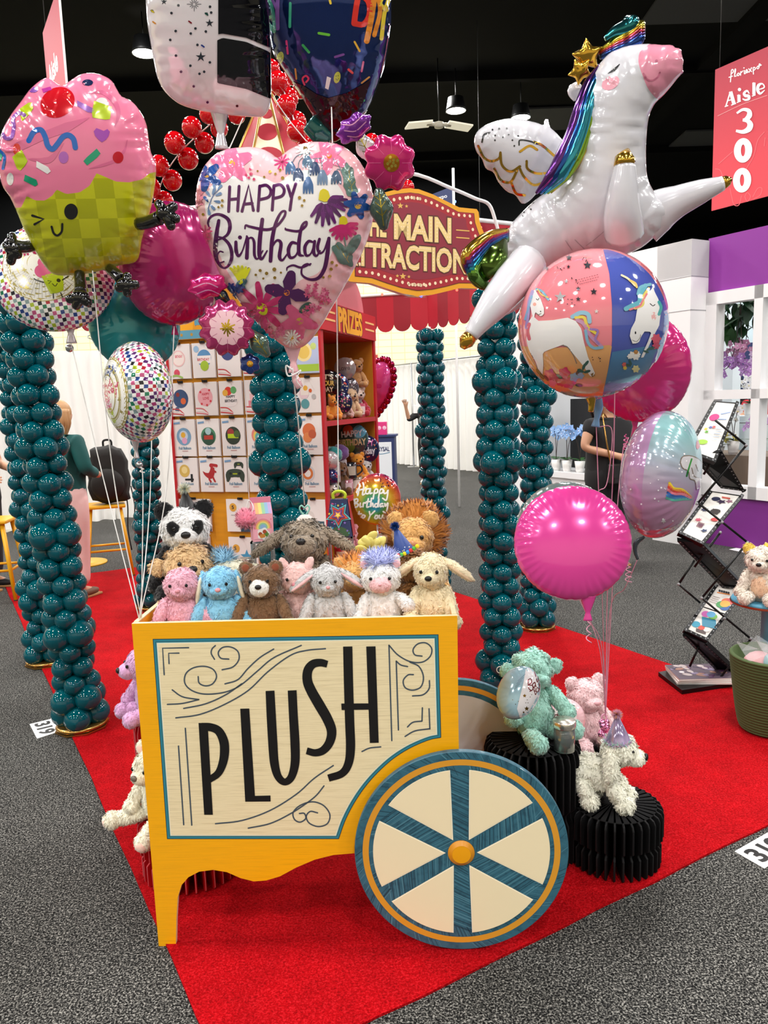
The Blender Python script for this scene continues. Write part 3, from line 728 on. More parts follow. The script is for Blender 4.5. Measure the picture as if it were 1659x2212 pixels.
# ------------------------------------------------------------------ aisle banners
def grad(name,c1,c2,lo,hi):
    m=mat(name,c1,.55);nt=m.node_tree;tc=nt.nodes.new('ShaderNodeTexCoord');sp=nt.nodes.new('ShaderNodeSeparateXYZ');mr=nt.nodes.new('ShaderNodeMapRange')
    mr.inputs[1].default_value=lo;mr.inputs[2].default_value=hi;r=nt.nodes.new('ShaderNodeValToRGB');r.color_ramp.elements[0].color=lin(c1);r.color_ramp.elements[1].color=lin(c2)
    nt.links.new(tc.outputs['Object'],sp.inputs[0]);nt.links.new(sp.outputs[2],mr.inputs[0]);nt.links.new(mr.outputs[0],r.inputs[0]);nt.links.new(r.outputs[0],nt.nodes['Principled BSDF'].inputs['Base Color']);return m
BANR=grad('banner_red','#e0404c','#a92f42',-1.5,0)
WHT=mat('print_white','#f2f2f2',.5);CAB=mat('cable','#4a4a4a',.5,.5)
def hang(t,pts,H):
    m=MB()
    for p in pts:m.tube([p,(p[0],p[1],H)],.004,CAB,5)
    m.build('hanging_wire',t)
O=at(1546.5,151,9.5);ban=thing('aisle_banner','red hanging banner reading Aisle 300 at the upper right','banner',O)
ex=-A_;fr=Plane(O,ex,ZZ,-B_,None,Matrix.Translation(-O))
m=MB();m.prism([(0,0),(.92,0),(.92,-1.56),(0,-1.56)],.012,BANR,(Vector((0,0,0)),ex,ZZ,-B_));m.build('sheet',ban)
fr.base=.013
def cz(ox,oy,s):return lambda x,y:(ox+x/s,oy+y/s)
fr.conv=cz(1420,90,5.673)
PALE=mat('banner_petal','#e8626a',.5)
for P in ([(720,1560),(780,1580),(820,1690)],[(760,1500),(850,1420),(930,1350)],[(900,1800),(920,1900),(950,2000),(1010,2000),(1040,1890)],[(1080,1900),(1110,1850),(1150,1900),(1110,1960),(1080,1900)],[(1180,1900),(1240,1800),(1290,1800),(1270,1880),(1190,1930)],
          [(1100,1560),(1190,1400),(1240,1210),(1320,1110)],[(1330,1180),(1320,1280)]):fr.put(s_stroke(P,9,6),PALE)
fr.put(s_stroke([(750,912),(1050,770),(1356,660)],5,4),mat('banner_rule','#f0a8a8',.5))
for P in ([(905,495),(912,420),(918,355),(935,345),(940,372),(915,400)],[(888,440),(930,425)],[(955,430),(958,380),(962,340),(970,350),(958,420),(975,425)],[(1000,390),(985,410),(1000,420),(1018,400),(1005,388)],[(1030,415),(1032,370),(1040,380),(1056,362)],[(1075,355),(1077,395),(1090,390)],[(1095,370),(1115,362),(1105,345),(1092,370),(1105,385),(1125,372)],
          [(1130,335),(1165,370)],[(1165,322),(1135,378)],[(1188,400),(1185,330),(1200,318),(1212,335),(1190,358)],[(1240,305),(1228,325),(1245,335),(1258,312),(1240,305),(1275,290),(1262,275),(1258,300),(1285,290)]):fr.put(s_stroke(P,12,6),WHT)
fr.put(s_blob((1072,325),8,1,10),WHT)
# Aisle: bold italic serif letters
for P,wd in (([(850,795),(905,615)],16),([(908,615),(950,765)],44),([(872,725),(935,712)],14),([(836,800),(880,785)],12),([(915,782),(975,758)],13),
              ([(1010,655),(1012,735)],38),([(990,665),(1015,655)],14),([(985,750),(1035,730)],12),([(1195,505),(1195,655)],38),([(1178,520),(1196,505)],14),([(1170,672),(1215,655)],12)):
    fr.put(s_stroke(P,wd,2,False,False,False),WHT)
fr.put(s_blob((1018,590),21,2,14),WHT)
fr.put(s_stroke([(1135,635),(1110,605),(1075,635),(1090,665),(1130,670),(1132,705),(1090,718),(1060,705)],[14,24,34,38,34,24,14],5),WHT)
fr.put(s_stroke([(1240,595),(1320,565),(1300,520),(1255,535),(1240,590),(1270,640),(1325,600)],[12,16,16,36,40,28,10],6),WHT)
fr.put(s_stroke([(985,880),(1060,835),(1130,850),(1140,905),(1100,955),(1060,965)],[24,34,52,66,54,34],6,cap=False),WHT)
fr.put(s_stroke([(1058,962),(1120,975),(1150,1020),(1130,1075),(1060,1108),(975,1095)],[34,52,72,70,48,30],6,cap=False),WHT)
for cy,cx in ((1335,1062),(1700,1050)):
    n=40;V=[]
    for j in range(n):
        t=2*PI*j/n;V += [(cx+112*math.cos(t)+4*math.sin(t),cy+150*math.sin(t)-14*math.cos(t)),(cx+26*math.cos(t),cy+72*math.sin(t)-4*math.cos(t))]
    fr.put((np.array(V),[(2*j,2*j+1,(2*j+3) % (2*n),(2*j+2) % (2*n)) for j in range(n)]),WHT)
fr.mb.build('lettering',ban);hang(ban,[tuple(ex*.05),tuple(ex*.87)],8.3-O.z)
O=at(97,72,8.0);b2=thing('aisle_banner','red hanging banner seen nearly edge-on at the upper left','banner',O)
ex=(EYE-O);ex.z=0;ex=Matrix.Rotation(math.radians(9.5),3,'Z')@ex.normalized();nr=Vector((ex.y,-ex.x,0))
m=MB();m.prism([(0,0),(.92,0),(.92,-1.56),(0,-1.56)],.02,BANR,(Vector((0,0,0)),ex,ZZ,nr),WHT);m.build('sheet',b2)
m=MB()
for sgn in (1,-1):
    fr2=Plane(O,ex*sgn,ZZ,nr*sgn,None,Matrix.Translation(-O));fr2.mb=m
    V,Fc=text2d('Aisle',.03);fr2.put((V*.26+np.array([.12 if sgn > 0 else -.82,-.55]),Fc),WHT,.021 if sgn > 0 else .002,px=False)
m.build('lettering',b2);hang(b2,[tuple(ex*.05),tuple(ex*.87)],8.3-O.z)
# navy pennant on a white pole far behind the sign
O=at(966,455,11);nv=thing('flag_banner','navy blue hanging banner peeking over the marquee sign','banner',O)
m=MB();p0=at(979,380,11)-O;m.tube([tuple(p0+ZZ*.1),tuple(p0-ZZ*(O.z+p0.z-.01))],.018,WHT,8);m.build('pole',nv)
fr=Plane(O,RI,UP,-FW,None,Matrix.Translation(-O));NAVY=mat('print_navy','#22305f',.6)
fr.put(s_poly([(932,420),(978,402),(980,452),(925,452)]),NAVY,0);m=fr.mb;fr.mb=MB();fr.put(s_text('expo',944,432,8,.01,rot=-.25),WHT);m.build('sheet',nv);fr.mb.build('lettering',nv)
p=at(1040,705,15);t=thing('hanging_sign','small white oval sign with green marks far above the right drapes','sign',p);m=MB();m.ell((0,0,0),(.32,.03,.09),WHT,None,24,10)
for x in (-.12,0,.12):m.ell((x,-.012,.0),(.05,.022,.05),print_('#7ab03a'),None,12,8)
m.build('board',t);hang(t,[(0,0,0)],8.3-p.z)
# ================================================================== balloon columns
LATEX=mat('teal_latex','#0a4f5c',.025,0,0,spec=.5);GOLD=mat('gold_plate','#b58a4a',.25,.9);WPIPE=mat('white_pipe','#e9e9ea',.4)
LATEX.node_tree.nodes['Principled BSDF'].inputs['Base Color'].default_value=lin('#004e5a')
bm_=MB();bm_.lathe([(0,-1.02),(.12,-.99),(.45,-.88),(.78,-.58),(.96,-.15),(.98,.12),(.86,.5),(.58,.8),(.25,.96),(0,1.0)],LATEX,24)
BAL=bm_.build('balloon');COL.objects.unlink(BAL)
CTR=bp(2.95,1.5)
def column(base,label,lean=0,H=2.1,n=25,seed=0,r=.0535):
    g=random.Random(seed);t=thing('balloon_column',label,'balloon column',base,0,'teal balloon columns around the booth')
    t.rotation_euler=(0,lean,g.uniform(0,1))
    mm=MB();mm.prism([(.128*math.cos(PI/8+k*PI/4),.128*math.sin(PI/8+k*PI/4)) for k in range(8)],.008,GOLD);mm.lathe([(.12,.012),(.125,.02),(.12,.028),(.1,.03),(0,.03)],GOLD,32);mm.build('base_plate',t)
    mm=MB();mm.tube([(0,0,.01),(0,0,H)],.012,WPIPE,8);mm.build('pole',t)
    dz=(H-.06)/n;big={g.randrange(3,n-3) for _ in range(2)} | {0,1}
    for L in range(n):
        z=.075+dz*L;s_=r*(1.22 if L in big else g.uniform(.94,1.06))
        for q in range(4):
            a=q*PI/2+(L % 2)*PI/4+g.uniform(-.06,.06)+L*.03;o=BAL.copy();COL.objects.link(o);o.parent=t
            k=s_*g.uniform(.95,1.05);R=s_*1.12
            o.location=(R*math.cos(a),R*math.sin(a),z+g.uniform(-.006,.006));o.scale=(k,k,k*1.02)
            d=Vector((math.cos(a),math.sin(a),g.uniform(-.15,.15))).normalized();o.rotation_euler=Vector((0,0,1)).rotation_difference(d).to_euler()
    return t
bw=thing
column((-1.525,3.62,.007),'teal balloon column nearest on the left, beside the 319 floor card',-.045,seed=1)
column((-2.13,4.62,.007),'teal balloon column just behind the left front one',-.01,seed=2)
column((-1.84,5.86,.007),'slim far teal balloon column between the backpack stool and the panda',.03,seed=3)
column((-.43,3.32,.007),'teal balloon column in the middle behind the heart balloon',-.01,seed=4)
column((.60,3.94,.007),'teal balloon column nearest on the right, behind the mint toy',-.005,seed=5)
column((1.0,5.0,.007),'teal balloon column behind the right one, half hidden by pink balloons',.0,seed=6)
column((.40,6.10,.007),'far teal balloon column under the canopy corner, left of the white drapes',.0,seed=7)
column((-.79,6.45,.007),'teal balloon column at the back hidden behind the display kiosk',.0,seed=8)

# ================================================================== canopy with scalloped valance
REDS=[mat('valance_red','#b8142c',.6),mat('valance_dark_red','#981428',.6)];PIPE=mat('white_pipe','#e9e9ea',.4);GOLDT=mat('gold_edge','#c9a04a',.3,.7)
can=thing('tent_canopy','red eight-sided canopy with scalloped valance and polka dot spire','canopy',CTR)
OCT=[CTR+(A_*math.cos(math.radians(22.5+45*k))+B_*math.sin(math.radians(22.5+45*k)))*1.6 for k in range(8)]
for k in range(8):
    p,q=OCT[k]-CTR,OCT[(k+1) % 8]-CTR;d=q-p;L=d.length;e=d/L;n=Vector((e.y,-e.x,0))
    if n.dot(p) < 0:n=-n
    m=MB();ns=9;sw=L/ns;zt,zb=2.37,2.15
    for i in range(ns):
        P=[(i*sw,zt),((i+1)*sw,zt),((i+1)*sw,zb)]+[(i*sw+sw/2+sw/2*math.cos(t),zb-.062*math.sin(t)) for t in np.linspace(.15,PI-.15,9)]+[(i*sw,zb)]
        m.prism(P,.006,REDS[i % 2],(p,e,ZZ,n))
    m.build('valance',can)
m=MB();m.tube(cr([tuple(p-CTR+ZZ*2.375) for p in OCT],1,True).tolist()+[tuple(OCT[0]-CTR+ZZ*2.375)],.012,PIPE,8);m.build('ring_pipe',can)
m=MB();ap=Vector((-.03,0,3.42));CREAM=mat('canopy_cream','#f3dcc0',.6);RDOT=mat('canopy_red','#a3172b',.55)
sp=[Vector((.55*math.cos(-1.95+k*PI/4),.55*math.sin(-1.95+k*PI/4),2.35)) for k in range(8)]
for k in range(8):
    a,b=sp[k],sp[(k+1) % 8];m.add([a,b,ap],[(0,1,2)],CREAM if k % 2 == 0 else RDOT,False)
    mid=(a+b)/2;nr=(b-a).cross(ap-a).normalized();ex=(b-a).normalized();ey=nr.cross(ex)
    if k % 2 == 0:
        for t,r in ((.30,.135),(.54,.095),(.71,.06),(.82,.035)):
            c=mid+(ap-mid)*t+nr*.002;m.add([c]+[c+ex*r*math.cos(j*PI/12)+ey*r*math.sin(j*PI/12) for j in range(24)],[(0,1+j,1+(j+1) % 24) for j in range(24)],RDOT,False)
    m.tube([tuple(a),tuple(ap)],.009,GOLDT,6)
m.build('spire',can)
# red balloon strands rising to the spire
RLATEX=mat('red_latex','#c40a14',.08,0,.6)
b2_=MB();b2_.ell((0,0,0),(1,1,1.04),RLATEX,None,24,16);RB_=b2_.build('balloon');COL.objects.unlink(RB_)
def strand(pts,label):
    C=at(pts[0][0],pts[0][1],pts[0][3]);t=thing('balloon_garland',label,'balloon garland',C,0,'red balloon garlands over the canopy')
    W=[at(x,y,Y)-C for x,y,r,Y in pts]
    m=MB();m.tube(cr([tuple(p) for p in W],4),.004,WPIPE,6);m.build('cord',t)
    for (x,y,r,Y),p in zip(pts,W):
        for s_ in (-1,1):
            o=RB_.copy();COL.objects.link(o);o.parent=t;k=r*Y/F;o.scale=(k,)*3;o.location=p+RI*s_*k*.42+FW*(s_*k*.9)+UP*(s_*-k*.35)
strand([(340,420,20,5.5),(358,374,20,5.4),(392,326,21,5.3),(428,292,20,5.2),(462,262,18,5.1),(500,232,18,5.0),(545,200,17,4.95),(575,176,16,4.9)],'garland of red balloons climbing from the left column to the spire')
strand([(652,300,20,3.9),(630,246,20,4.1),(612,195,20,4.3),(596,168,19,4.6)],'garland of red balloons climbing past the navy star balloon to the spire')
strand([(885,418,16,4.1),(850,370,16,4.2),(810,320,16,4.35),(760,270,16,4.5),(700,220,16,4.7),(640,180,16,4.85)],'garland of red balloons running behind the heart down to the marquee sign')

# ================================================================== marquee sign
SE=(OCT[3]-OCT[4]).normalized();SNV=Vector((SE.y,-SE.x,0));SC=(OCT[3]+OCT[4])/2
SC=CTR+SNV*1.53;SC.z=0
sg=thing('marquee_sign','red and yellow marquee sign reading The Main Attraction','sign',SC)
inv=Matrix.Translation(-SC);fr=Plane(SC,SE,ZZ,SNV,cz(720,400,4.879),inv)
YEL=mat('sign_yellow','#e8a21e',.5);SRED=mat('sign_red','#8c2638',.55);SRED2=mat('sign_red_rim','#a4202c',.55);CRM=mat('sign_cream','#ecd08c',.5);DOT=mat('sign_bulb','#f7dfba',.5);BRN=mat('sign_brown','#5b2a20',.6)
def half(P,xc):   # mirror the right half of the outline to the hidden left half
    L_=[fr.loc(x,y) for x,y in P];return L_+[(2*xc-u,v) for u,v in L_[::-1]]
R0=[(740,55),(860,60),(1010,115),(1170,195),(1285,250),(1470,268),(1490,300),(1500,400),(1525,470),(1560,550),(1572,640),(1562,740),(1510,840),(1480,940),(1478,1040),(1505,1085),(1480,1100),(1290,1095),(1150,1130),(1000,1165),(860,1178),(740,1180)]
R1=[(740,100),(860,112),(1000,160),(1150,235),(1270,300),(1435,315),(1445,410),(1475,500),(1515,600),(1522,660),(1500,740),(1450,850),(1425,960),(1428,1040),(1280,1038),(1140,1075),(1000,1105),(860,1115),(740,1112)]
u0,v0=fr.loc(740,600);v00=v0
m=MB();OUT=half(R0,-.03);INN=half(R1,-.03)
m.prism(OUT,.03,YEL,(Vector((0,0,0)),SE,ZZ,SNV),WHT);m.build('board',sg)
fr.mb=MB();ad=lambda P,k:[(u*k+(1-k)*-.03,(v-2.25)*k+2.25) for u,v in P]
fr.put(s_poly(ad(INN,1.012)),BRN,.0310,False);fr.put(s_poly(INN),SRED2,.0314,False);fr.put(s_poly([(u*.86+.14*-.03,(v-2.25)*.80+2.25) for u,v in INN]),SRED,.0318,False)
rs=resamp([(u*.935+.065*-.03,(v-2.25)*.9+2.25) for u,v in INN],.0305)
for p in rs:fr.put(s_blob(p,.0072,1,10),DOT,.0322,False)
W_=.0325
def letters(s,x0,y0,x1,y1,cap,off):
    V,Fc=text2d(s,.035);V=V.copy();wd=V[:,0].max();V[:,0] /= wd;V[:,1] /= .69
    A=[(x0+(x1-x0)*u,y0+(y1-y0)*u-cap*v) for u,v in V];fr.put((np.array(A),Fc),CRM,off);return A
for s,x0,y0,x1,y1,cap in (('MAIN',598,572,1200,618,245),('ATTRACTION',62,838,1362,940,235),('THE',250,536,520,556,225)):
    V,Fc=text2d(s,.075);V=V.copy();wd=V[:,0].max();V[:,0] /= wd;V[:,1] /= .69
    fr.put((np.array([(x0-8+(x1-x0+16)*u,y0+(y1-y0)*u-cap*v) for u,v in V]),Fc),BRN,.0323)
    letters(s,x0,y0,x1,y1,cap,W_)
for y in (490,568):fr.put(s_stroke([(1255,y-2),(1385,y+8)],12,2),mat('sign_gold_line','#e3b45c',.5),W_)
SGOLD=mat('sign_gold_line','#e3b45c',.5)
for x,y,r in ((665,235,34),(730,240,20),(692,972,36),(634,968,20),(755,977,19)):fr.put(s_blob((x,y),(lambda t,r=r:_star(t,r,r*.42,5)),1,40,rot=PI),SGOLD,W_)
# bulbs printed inside the letters
g=random.Random(1)
for s,x0,y0,x1,y1,cap in (('MAIN',598,572,1200,618,245),('ATTRACTION',62,838,1362,940,235)):
    V,Fc=text2d(s,.0);wd=V[:,0].max();T=np.array([[V[i] for i in f] for f in Fc if len(f) == 3]);c=[]
    for X in np.arange(.05,wd,.085):
        for Y in np.arange(.05,.69,.1):
            ok=inside(np.array([[X,Y]]),np.zeros((3,2)))[0]
            for t in T:
                (a,b_,c_)=t;d=(b_[0]-a[0])*(c_[1]-a[1])-(b_[1]-a[1])*(c_[0]-a[0])
                w1=((b_[0]-X)*(c_[1]-Y)-(b_[1]-Y)*(c_[0]-X))/d;w2=((c_[0]-X)*(a[1]-Y)-(c_[1]-Y)*(a[0]-X))/d
                if w1 >= -.02 and w2 >= -.02 and w1+w2 <= 1.02:ok=True;break
            if ok:fr.put(s_blob((x0+(x1-x0)*X/wd,y0+(y1-y0)*X/wd-cap*Y/.69),7,1,8),DOT,.0328)
fr.mb.build('printed_face',sg)
m=MB()
for sx in (-.45,.38):m.tube([tuple(SE*sx-SNV*.005+ZZ*2.0),tuple(SE*sx-SNV*.005+ZZ*2.3)],.012,PIPE,8)
m.tube(cr([tuple(SE*s_-SNV*.012+ZZ*z) for s_,z in ((-.5,2.34),(-.3,2.47),(-.03,2.53),(.2,2.49),(.33,2.46),(.41,2.44),(.45,2.36),(.47,2.3))],5),.008,PIPE,8)
m.build('pipe_frame',sg)
m=MB()
for x,y,c in ((490,1158,'#ff4a3a'),(900,1177,'#3a5cff'),(1275,1112,'#ff4a3a'),(1255,185,'#5a7aff'),(1525,455,'#ff6a5a'),(850,72,'#ff4a3a')):
    u,v=fr.loc(x,y);m.ell(tuple(SE*u+ZZ*v+SNV*.02),(.006,)*3,mat('led_'+c,c,.4,emit=4),None,8,6)
m.build('fairy_light',sg)

# ================================================================== kiosk
E1=Vector((.959,-.284,0)).normalized();E2=Vector((.284,.959,0)).normalized();K0=Vector((-.345,4.5,0))
PEG=mat('peg_wood','#d9940f',.55,var=(3,.15,(1,1,8)));SHWOOD=mat('shelf_wood','#b9791b',.5,var=(4,.2,(1,1,.2)));KRED=mat('kiosk_red','#c01a26',.45);KBLUE=mat('kiosk_blue','#5b9db4',.5);KYEL=mat('kiosk_yellow','#f2aa12',.5);BRASS=mat('stud_gold','#d9b25a',.3,.6)
kio=thing('display_kiosk','orange and red display kiosk with a peg wall and a Prizes shelf side','kiosk',K0,math.atan2(E1.y,E1.x))
# local frame: x along the peg wall to the right, y backwards
m=MB();m.box((-.485,.02,1.0),(.97,.04,1.99),PEG);m.build('peg_wall',kio)
m=MB();m.box((-.97,.0,1.0),(.012,.07,2.0),KRED);m.build('edge_strip',kio)
kf=Plane(K0-E2*.0,E1,ZZ,-E2,None,Matrix.Rotation(-math.atan2(E1.y,E1.x),4,'Z')@Matrix.Translation(-K0))
m=MB();arc=[(-.97,1.955)]+[(-.485-.485*math.cos(t),2.0+.26*math.sin(t)**.8) for t in np.linspace(0,PI,16)]+[(0,1.955)]
m.prism(arc,.02,KYEL,(Vector((0,-.005,0)),Vector((1,0,0)),ZZ,Vector((0,-1,0))));hb=m.build('header_board',kio)
kf.mb=MB()
for i in range(9):   # pale sunburst rays
    t0=PI*(i+.0)/9+.04;t1=t0+PI/18;kf.put(s_poly([(-.485,2.0),(-.485-.3*math.cos(t0),2.0+.24*math.sin(t0)),(-.485-.3*math.cos(t1),2.0+.24*math.sin(t1))]),mat('kiosk_ray','#e2990c',.5),.0255,False)
kf.put(s_poly([(-.97,1.957),(0,1.957),(0,2.008),(-.97,2.008)]),KBLUE,.026,False)
for i in range(14):kf.put(s_blob((-.93+i*.068,1.982),.009,1,12),BRASS,.0265,False)
V,Fc=text2d('P',.07);V=V*np.array([.16,.155])+np.array([-.77,2.045])
V2,F2=text2d('P',.1);kf.put((V2*np.array([.16,.155])+np.array([-.765,2.04]),F2),mat('kiosk_shadow_blue','#3a6f86',.5),.0258,False);kf.put((V,Fc),KBLUE,.0262,False)
kf.mb.build('header_print',hb)
m=MB()
for y in (.0,1.02):m.box((-.16,y+.005,1.06),(.34,.03,2.1),SHWOOD)
m.box((-.33,.51,1.06),(.02,1.02,2.1),SHWOOD);m.build('shelf_case',kio)
m=MB()
for y in (-.005,1.03):m.box((.015,y+.01,1.06),(.016,.04,2.12),KRED)
m.build('shelf_edge',kio)
for z,n_ in ((1.44,'shelf'),(.95,'shelf'),(.5,'shelf'),(.06,'shelf')):
    m=MB();m.box((-.16,.51,z-.012),(.32,.99,.024),SHWOOD);m.box((.012,.51,z-.01),(.02,1.0,.03),KRED);m.build('shelf',kio)
m=MB();m.box((-.16,.51,1.975),(.32,1.0,.02),KRED);m.build('shelf_top',kio)
m=MB();m.box((.02,.51,2.05),(.03,1.06,.165),KRED);ph=m.build('prizes_header',kio)
pf=Plane(K0+E1*.036,E2,ZZ,E1,None,Matrix.Rotation(-math.atan2(E1.y,E1.x),4,'Z')@Matrix.Translation(-K0))
V,Fc=text2d('PRIZES',.05);V=V*np.array([.47/V[:,0].max(),.13/.69])+np.array([.26,1.985])
V2,F2=text2d('PRIZES',.08);V2=V2*np.array([.49/V2[:,0].max(),.13/.69])+np.array([.25,1.985])
pf.put((V2,F2),mat('prizes_shadow','#7a1420',.5),None,False);pf.put((V,Fc),KYEL,None,False)
for z in (2.03,2.075):
    for a,b in ((.8,.99),(.03,.2)):pf.put(s_stroke([(a,z),(b,z)],.012,2),mat('prizes_line','#f3c27a',.5),None,False)
pf.mb.build('prizes_lettering',ph)
m=MB();m.prism([(.52-.3*math.cos(t),2.12+.23*math.sin(t)) for t in np.linspace(0,PI,20)],.02,mat('dome_pink','#d8747e',.5),(Vector((-.0,0,0)),Vector((0,1,0)),ZZ,Vector((1,0,0))));m.build('header_dome',kio)
# peg wall packages
CARDW=mat('bag_card','#efecea',.35,0,.5);BAGM=mat('bag_edge','#dcdcdf',.15,0,.8);CLIP=mat('clip_black','#141414',.4)
cw=.15
PK=[  # col,row,width,label,[(kind,args)...]
 (0,0,1,'balloon package with a pink rimmed oval reading birthday',[('c',.072,.12,.045,'#f0c7c7'),('c',.072,.12,.038,'#f7ece6'),('t','BIRTHDAY',.125,.05,'#d9506a'),('c',.055,.035,.02,'#d9506a'),('w','#9fc46a')]),
 (1,0,1,'balloon package with a blue and lime Birthday balloon',[('c',.08,.115,.047,'#5a96c8'),('r',.035,.085,.09,.045,'#f4f0ee'),('t','BIRTHDAY',.1,.08,'#c8444c'),('c',.08,.07,.028,'#a8cc3c'),('c',.03,.17,.018,'#9cc4e4')]),
 (2,0,1,'balloon package with an orange and navy balloon and red swirl',[('c',.07,.14,.042,'#3c4c86'),('c',.05,.16,.022,'#e86a2c'),('s','#c84048')]),
 (3,0,1,'balloon package with a navy floral balloon beside the pink flower',[('c',.07,.12,.045,'#4858a0'),('c',.08,.13,.02,'#e8b0c0'),('s','#c84048')]),
 (5,0,1,'blue balloon package with a yellow animal face and lime band',[('r',0,0,.15,.2,'#b8c8e8'),('c',.06,.12,.05,'#f2e2a0'),('c',.06,.12,.036,'#e8c860'),('r',0,.01,.15,.04,'#a8d040'),('c',.12,.15,.018,'#c8dc80')]),
 (0,1,1,'balloon package with a dark blue space balloon',[('c',.068,.105,.052,'#35507c'),('c',.085,.09,.018,'#e06a3c'),('c',.05,.13,.012,'#8c3030'),('c',.04,.04,.015,'#4a5c80'),('s','#c84048')]),
 (1,1,1,'balloon package with a pink balloon of red hearts',[('c',.07,.11,.05,'#f0aeb8'),('t','HAPPY',.12,.05,'#d03048'),('t','LOVE',.095,.04,'#d03048'),('h','#d83848'),('s','#d87078')]),
 (2,1,1,'balloon package reading Happy Birthday under red and green balloons',[('c',.075,.1,.05,'#f2eeee'),('c',.06,.14,.024,'#d8382c'),('c',.095,.145,.02,'#62b06a'),('c',.04,.13,.018,'#e8b040'),('t','HAPPY',.1,.06,'#28303c'),('t','BIRTHDAY!',.075,.08,'#28303c'),('s','#d03c44')]),
 (3,1,1,'balloon package with a pink tiered cake',[('r',.045,.12,.05,.04,'#e8a0a8'),('r',.035,.08,.07,.04,'#f0c0c4'),('r',.025,.05,.09,.03,'#e08c98'),('h','#d83848'),('s','#d03c44')]),
 (5,1,1,'balloon package with a colourful party cone',[('c',.05,.11,.03,'#e8d0d8'),('r',.03,.1,.05,.05,'#f0e8e0'),('c',.06,.14,.014,'#e8b040'),('c',.09,.125,.01,'#d8602c'),('c',.055,.05,.026,'#5aa0a8'),('c',.11,.09,.014,'#b8b8b8')]),
 (0,2,1,'balloon package with a blue swirl balloon and gold centre',[('c',.072,.12,.05,'#7aa6c8'),('c',.07,.125,.03,'#c8d8e8'),('c',.068,.13,.016,'#e8b43c'),('c',.075,.095,.018,'#e4a8c8'),('f',)]),
 (1,2,1,'balloon package with a green and red truck balloon',[('c',.075,.12,.05,'#4a8a68'),('c',.075,.11,.042,'#2c5040'),('r',.045,.1,.06,.025,'#b83a30'),('c',.075,.15,.02,'#a8ccd0'),('f',)]),
 (2,2,1,'balloon package with a dark balloon and lime banner',[('c',.075,.12,.05,'#2c3a30'),('c',.06,.14,.022,'#a03838'),('r',.04,.105,.07,.026,'#b8d820'),('c',.1,.13,.02,'#4a6a3c'),('f',)]),
 (3,2,1,'balloon package with a rainbow swirl balloon',[('c',.08,.12,.048,'#e89080'),('c',.08,.115,.036,'#e8cc60'),('c',.08,.11,.026,'#5ab0a8'),('f',)]),
 (5,2,1,'balloon package with an orange leaf shaped balloon',[('c',.07,.14,.04,'#d87040'),('c',.06,.1,.028,'#e08850'),('c',.09,.12,.024,'#c05a38'),('f',)]),
 (0,3,1,'balloon package with a gold rose and black stem',[('c',.06,.13,.036,'#d8b860'),('c',.06,.135,.02,'#f0dc98'),('r',.06,.07,.06,.012,'#26282c'),('r',.1,.06,.015,.05,'#26282c'),('f',)]),
 (1,3,1,'balloon package with a red dinosaur',[('dino','#b02c30'),('f',)]),
 (2,3,1,'balloon package with a dark game controller',[('pad','#38453c'),('f',)]),
 (3,3,1,'balloon package with a grey robot shape',[('c',.08,.12,.03,'#c8ccd4'),('r',.06,.07,.05,.04,'#9aa4b4'),('f',)]),
 (5,3,1,'balloon package with an orange rocket ring',[('c',.05,.11,.045,'#d0d4da'),('c',.05,.11,.034,'#d87a3c'),('c',.05,.11,.02,'#efecea'),('f',)]),
 (0,4,1.45,'wide balloon package with a dark navy base and red line',[('r',.0,.0,.22,.05,'#2c3444'),('r',.02,.1,.16,.006,'#c8c0c0'),('r',.1,.17,.09,.01,'#8c9098'),('r',.02,.06,.18,.008,'#c86048')]),
 (2,4,1.3,'wide balloon package numbered 5 with a navy corner',[('c',.045,.15,.024,'#e0a840'),('tn','5',.14,.045,'#2a2c34'),('r',.09,0,.105,.07,'#2c4458'),('r',.03,.1,.12,.005,'#b0b0b0')]),
 (5,4,1,'balloon package with a teal spiral at the lower right',[('c',.05,.1,.03,'#e0dcd8'),('r',.02,.02,.12,.05,'#3a5a68')]),
 (0,5,1.3,'wide balloon package with a green plant print',[('c',.06,.12,.035,'#8ab060'),('c',.05,.07,.02,'#4c7c40'),('c',.1,.1,.02,'#d8c8a0')]),
 (2,5,1.3,'wide balloon package numbered 5 with a blue star',[('c',.05,.13,.024,'#e0a840'),('tn','5',.12,.05,'#2a2c34'),('star','#4a9cc8'),('r',.04,.02,.12,.03,'#c8b8a0')]),
]
RB=[1.725,1.5,1.255,1.035,.79,.555];RH=[.205,.2,.225,.21,.2,.2];CX=[-.968,-.803,-.638,-.473,-.308,-.143]
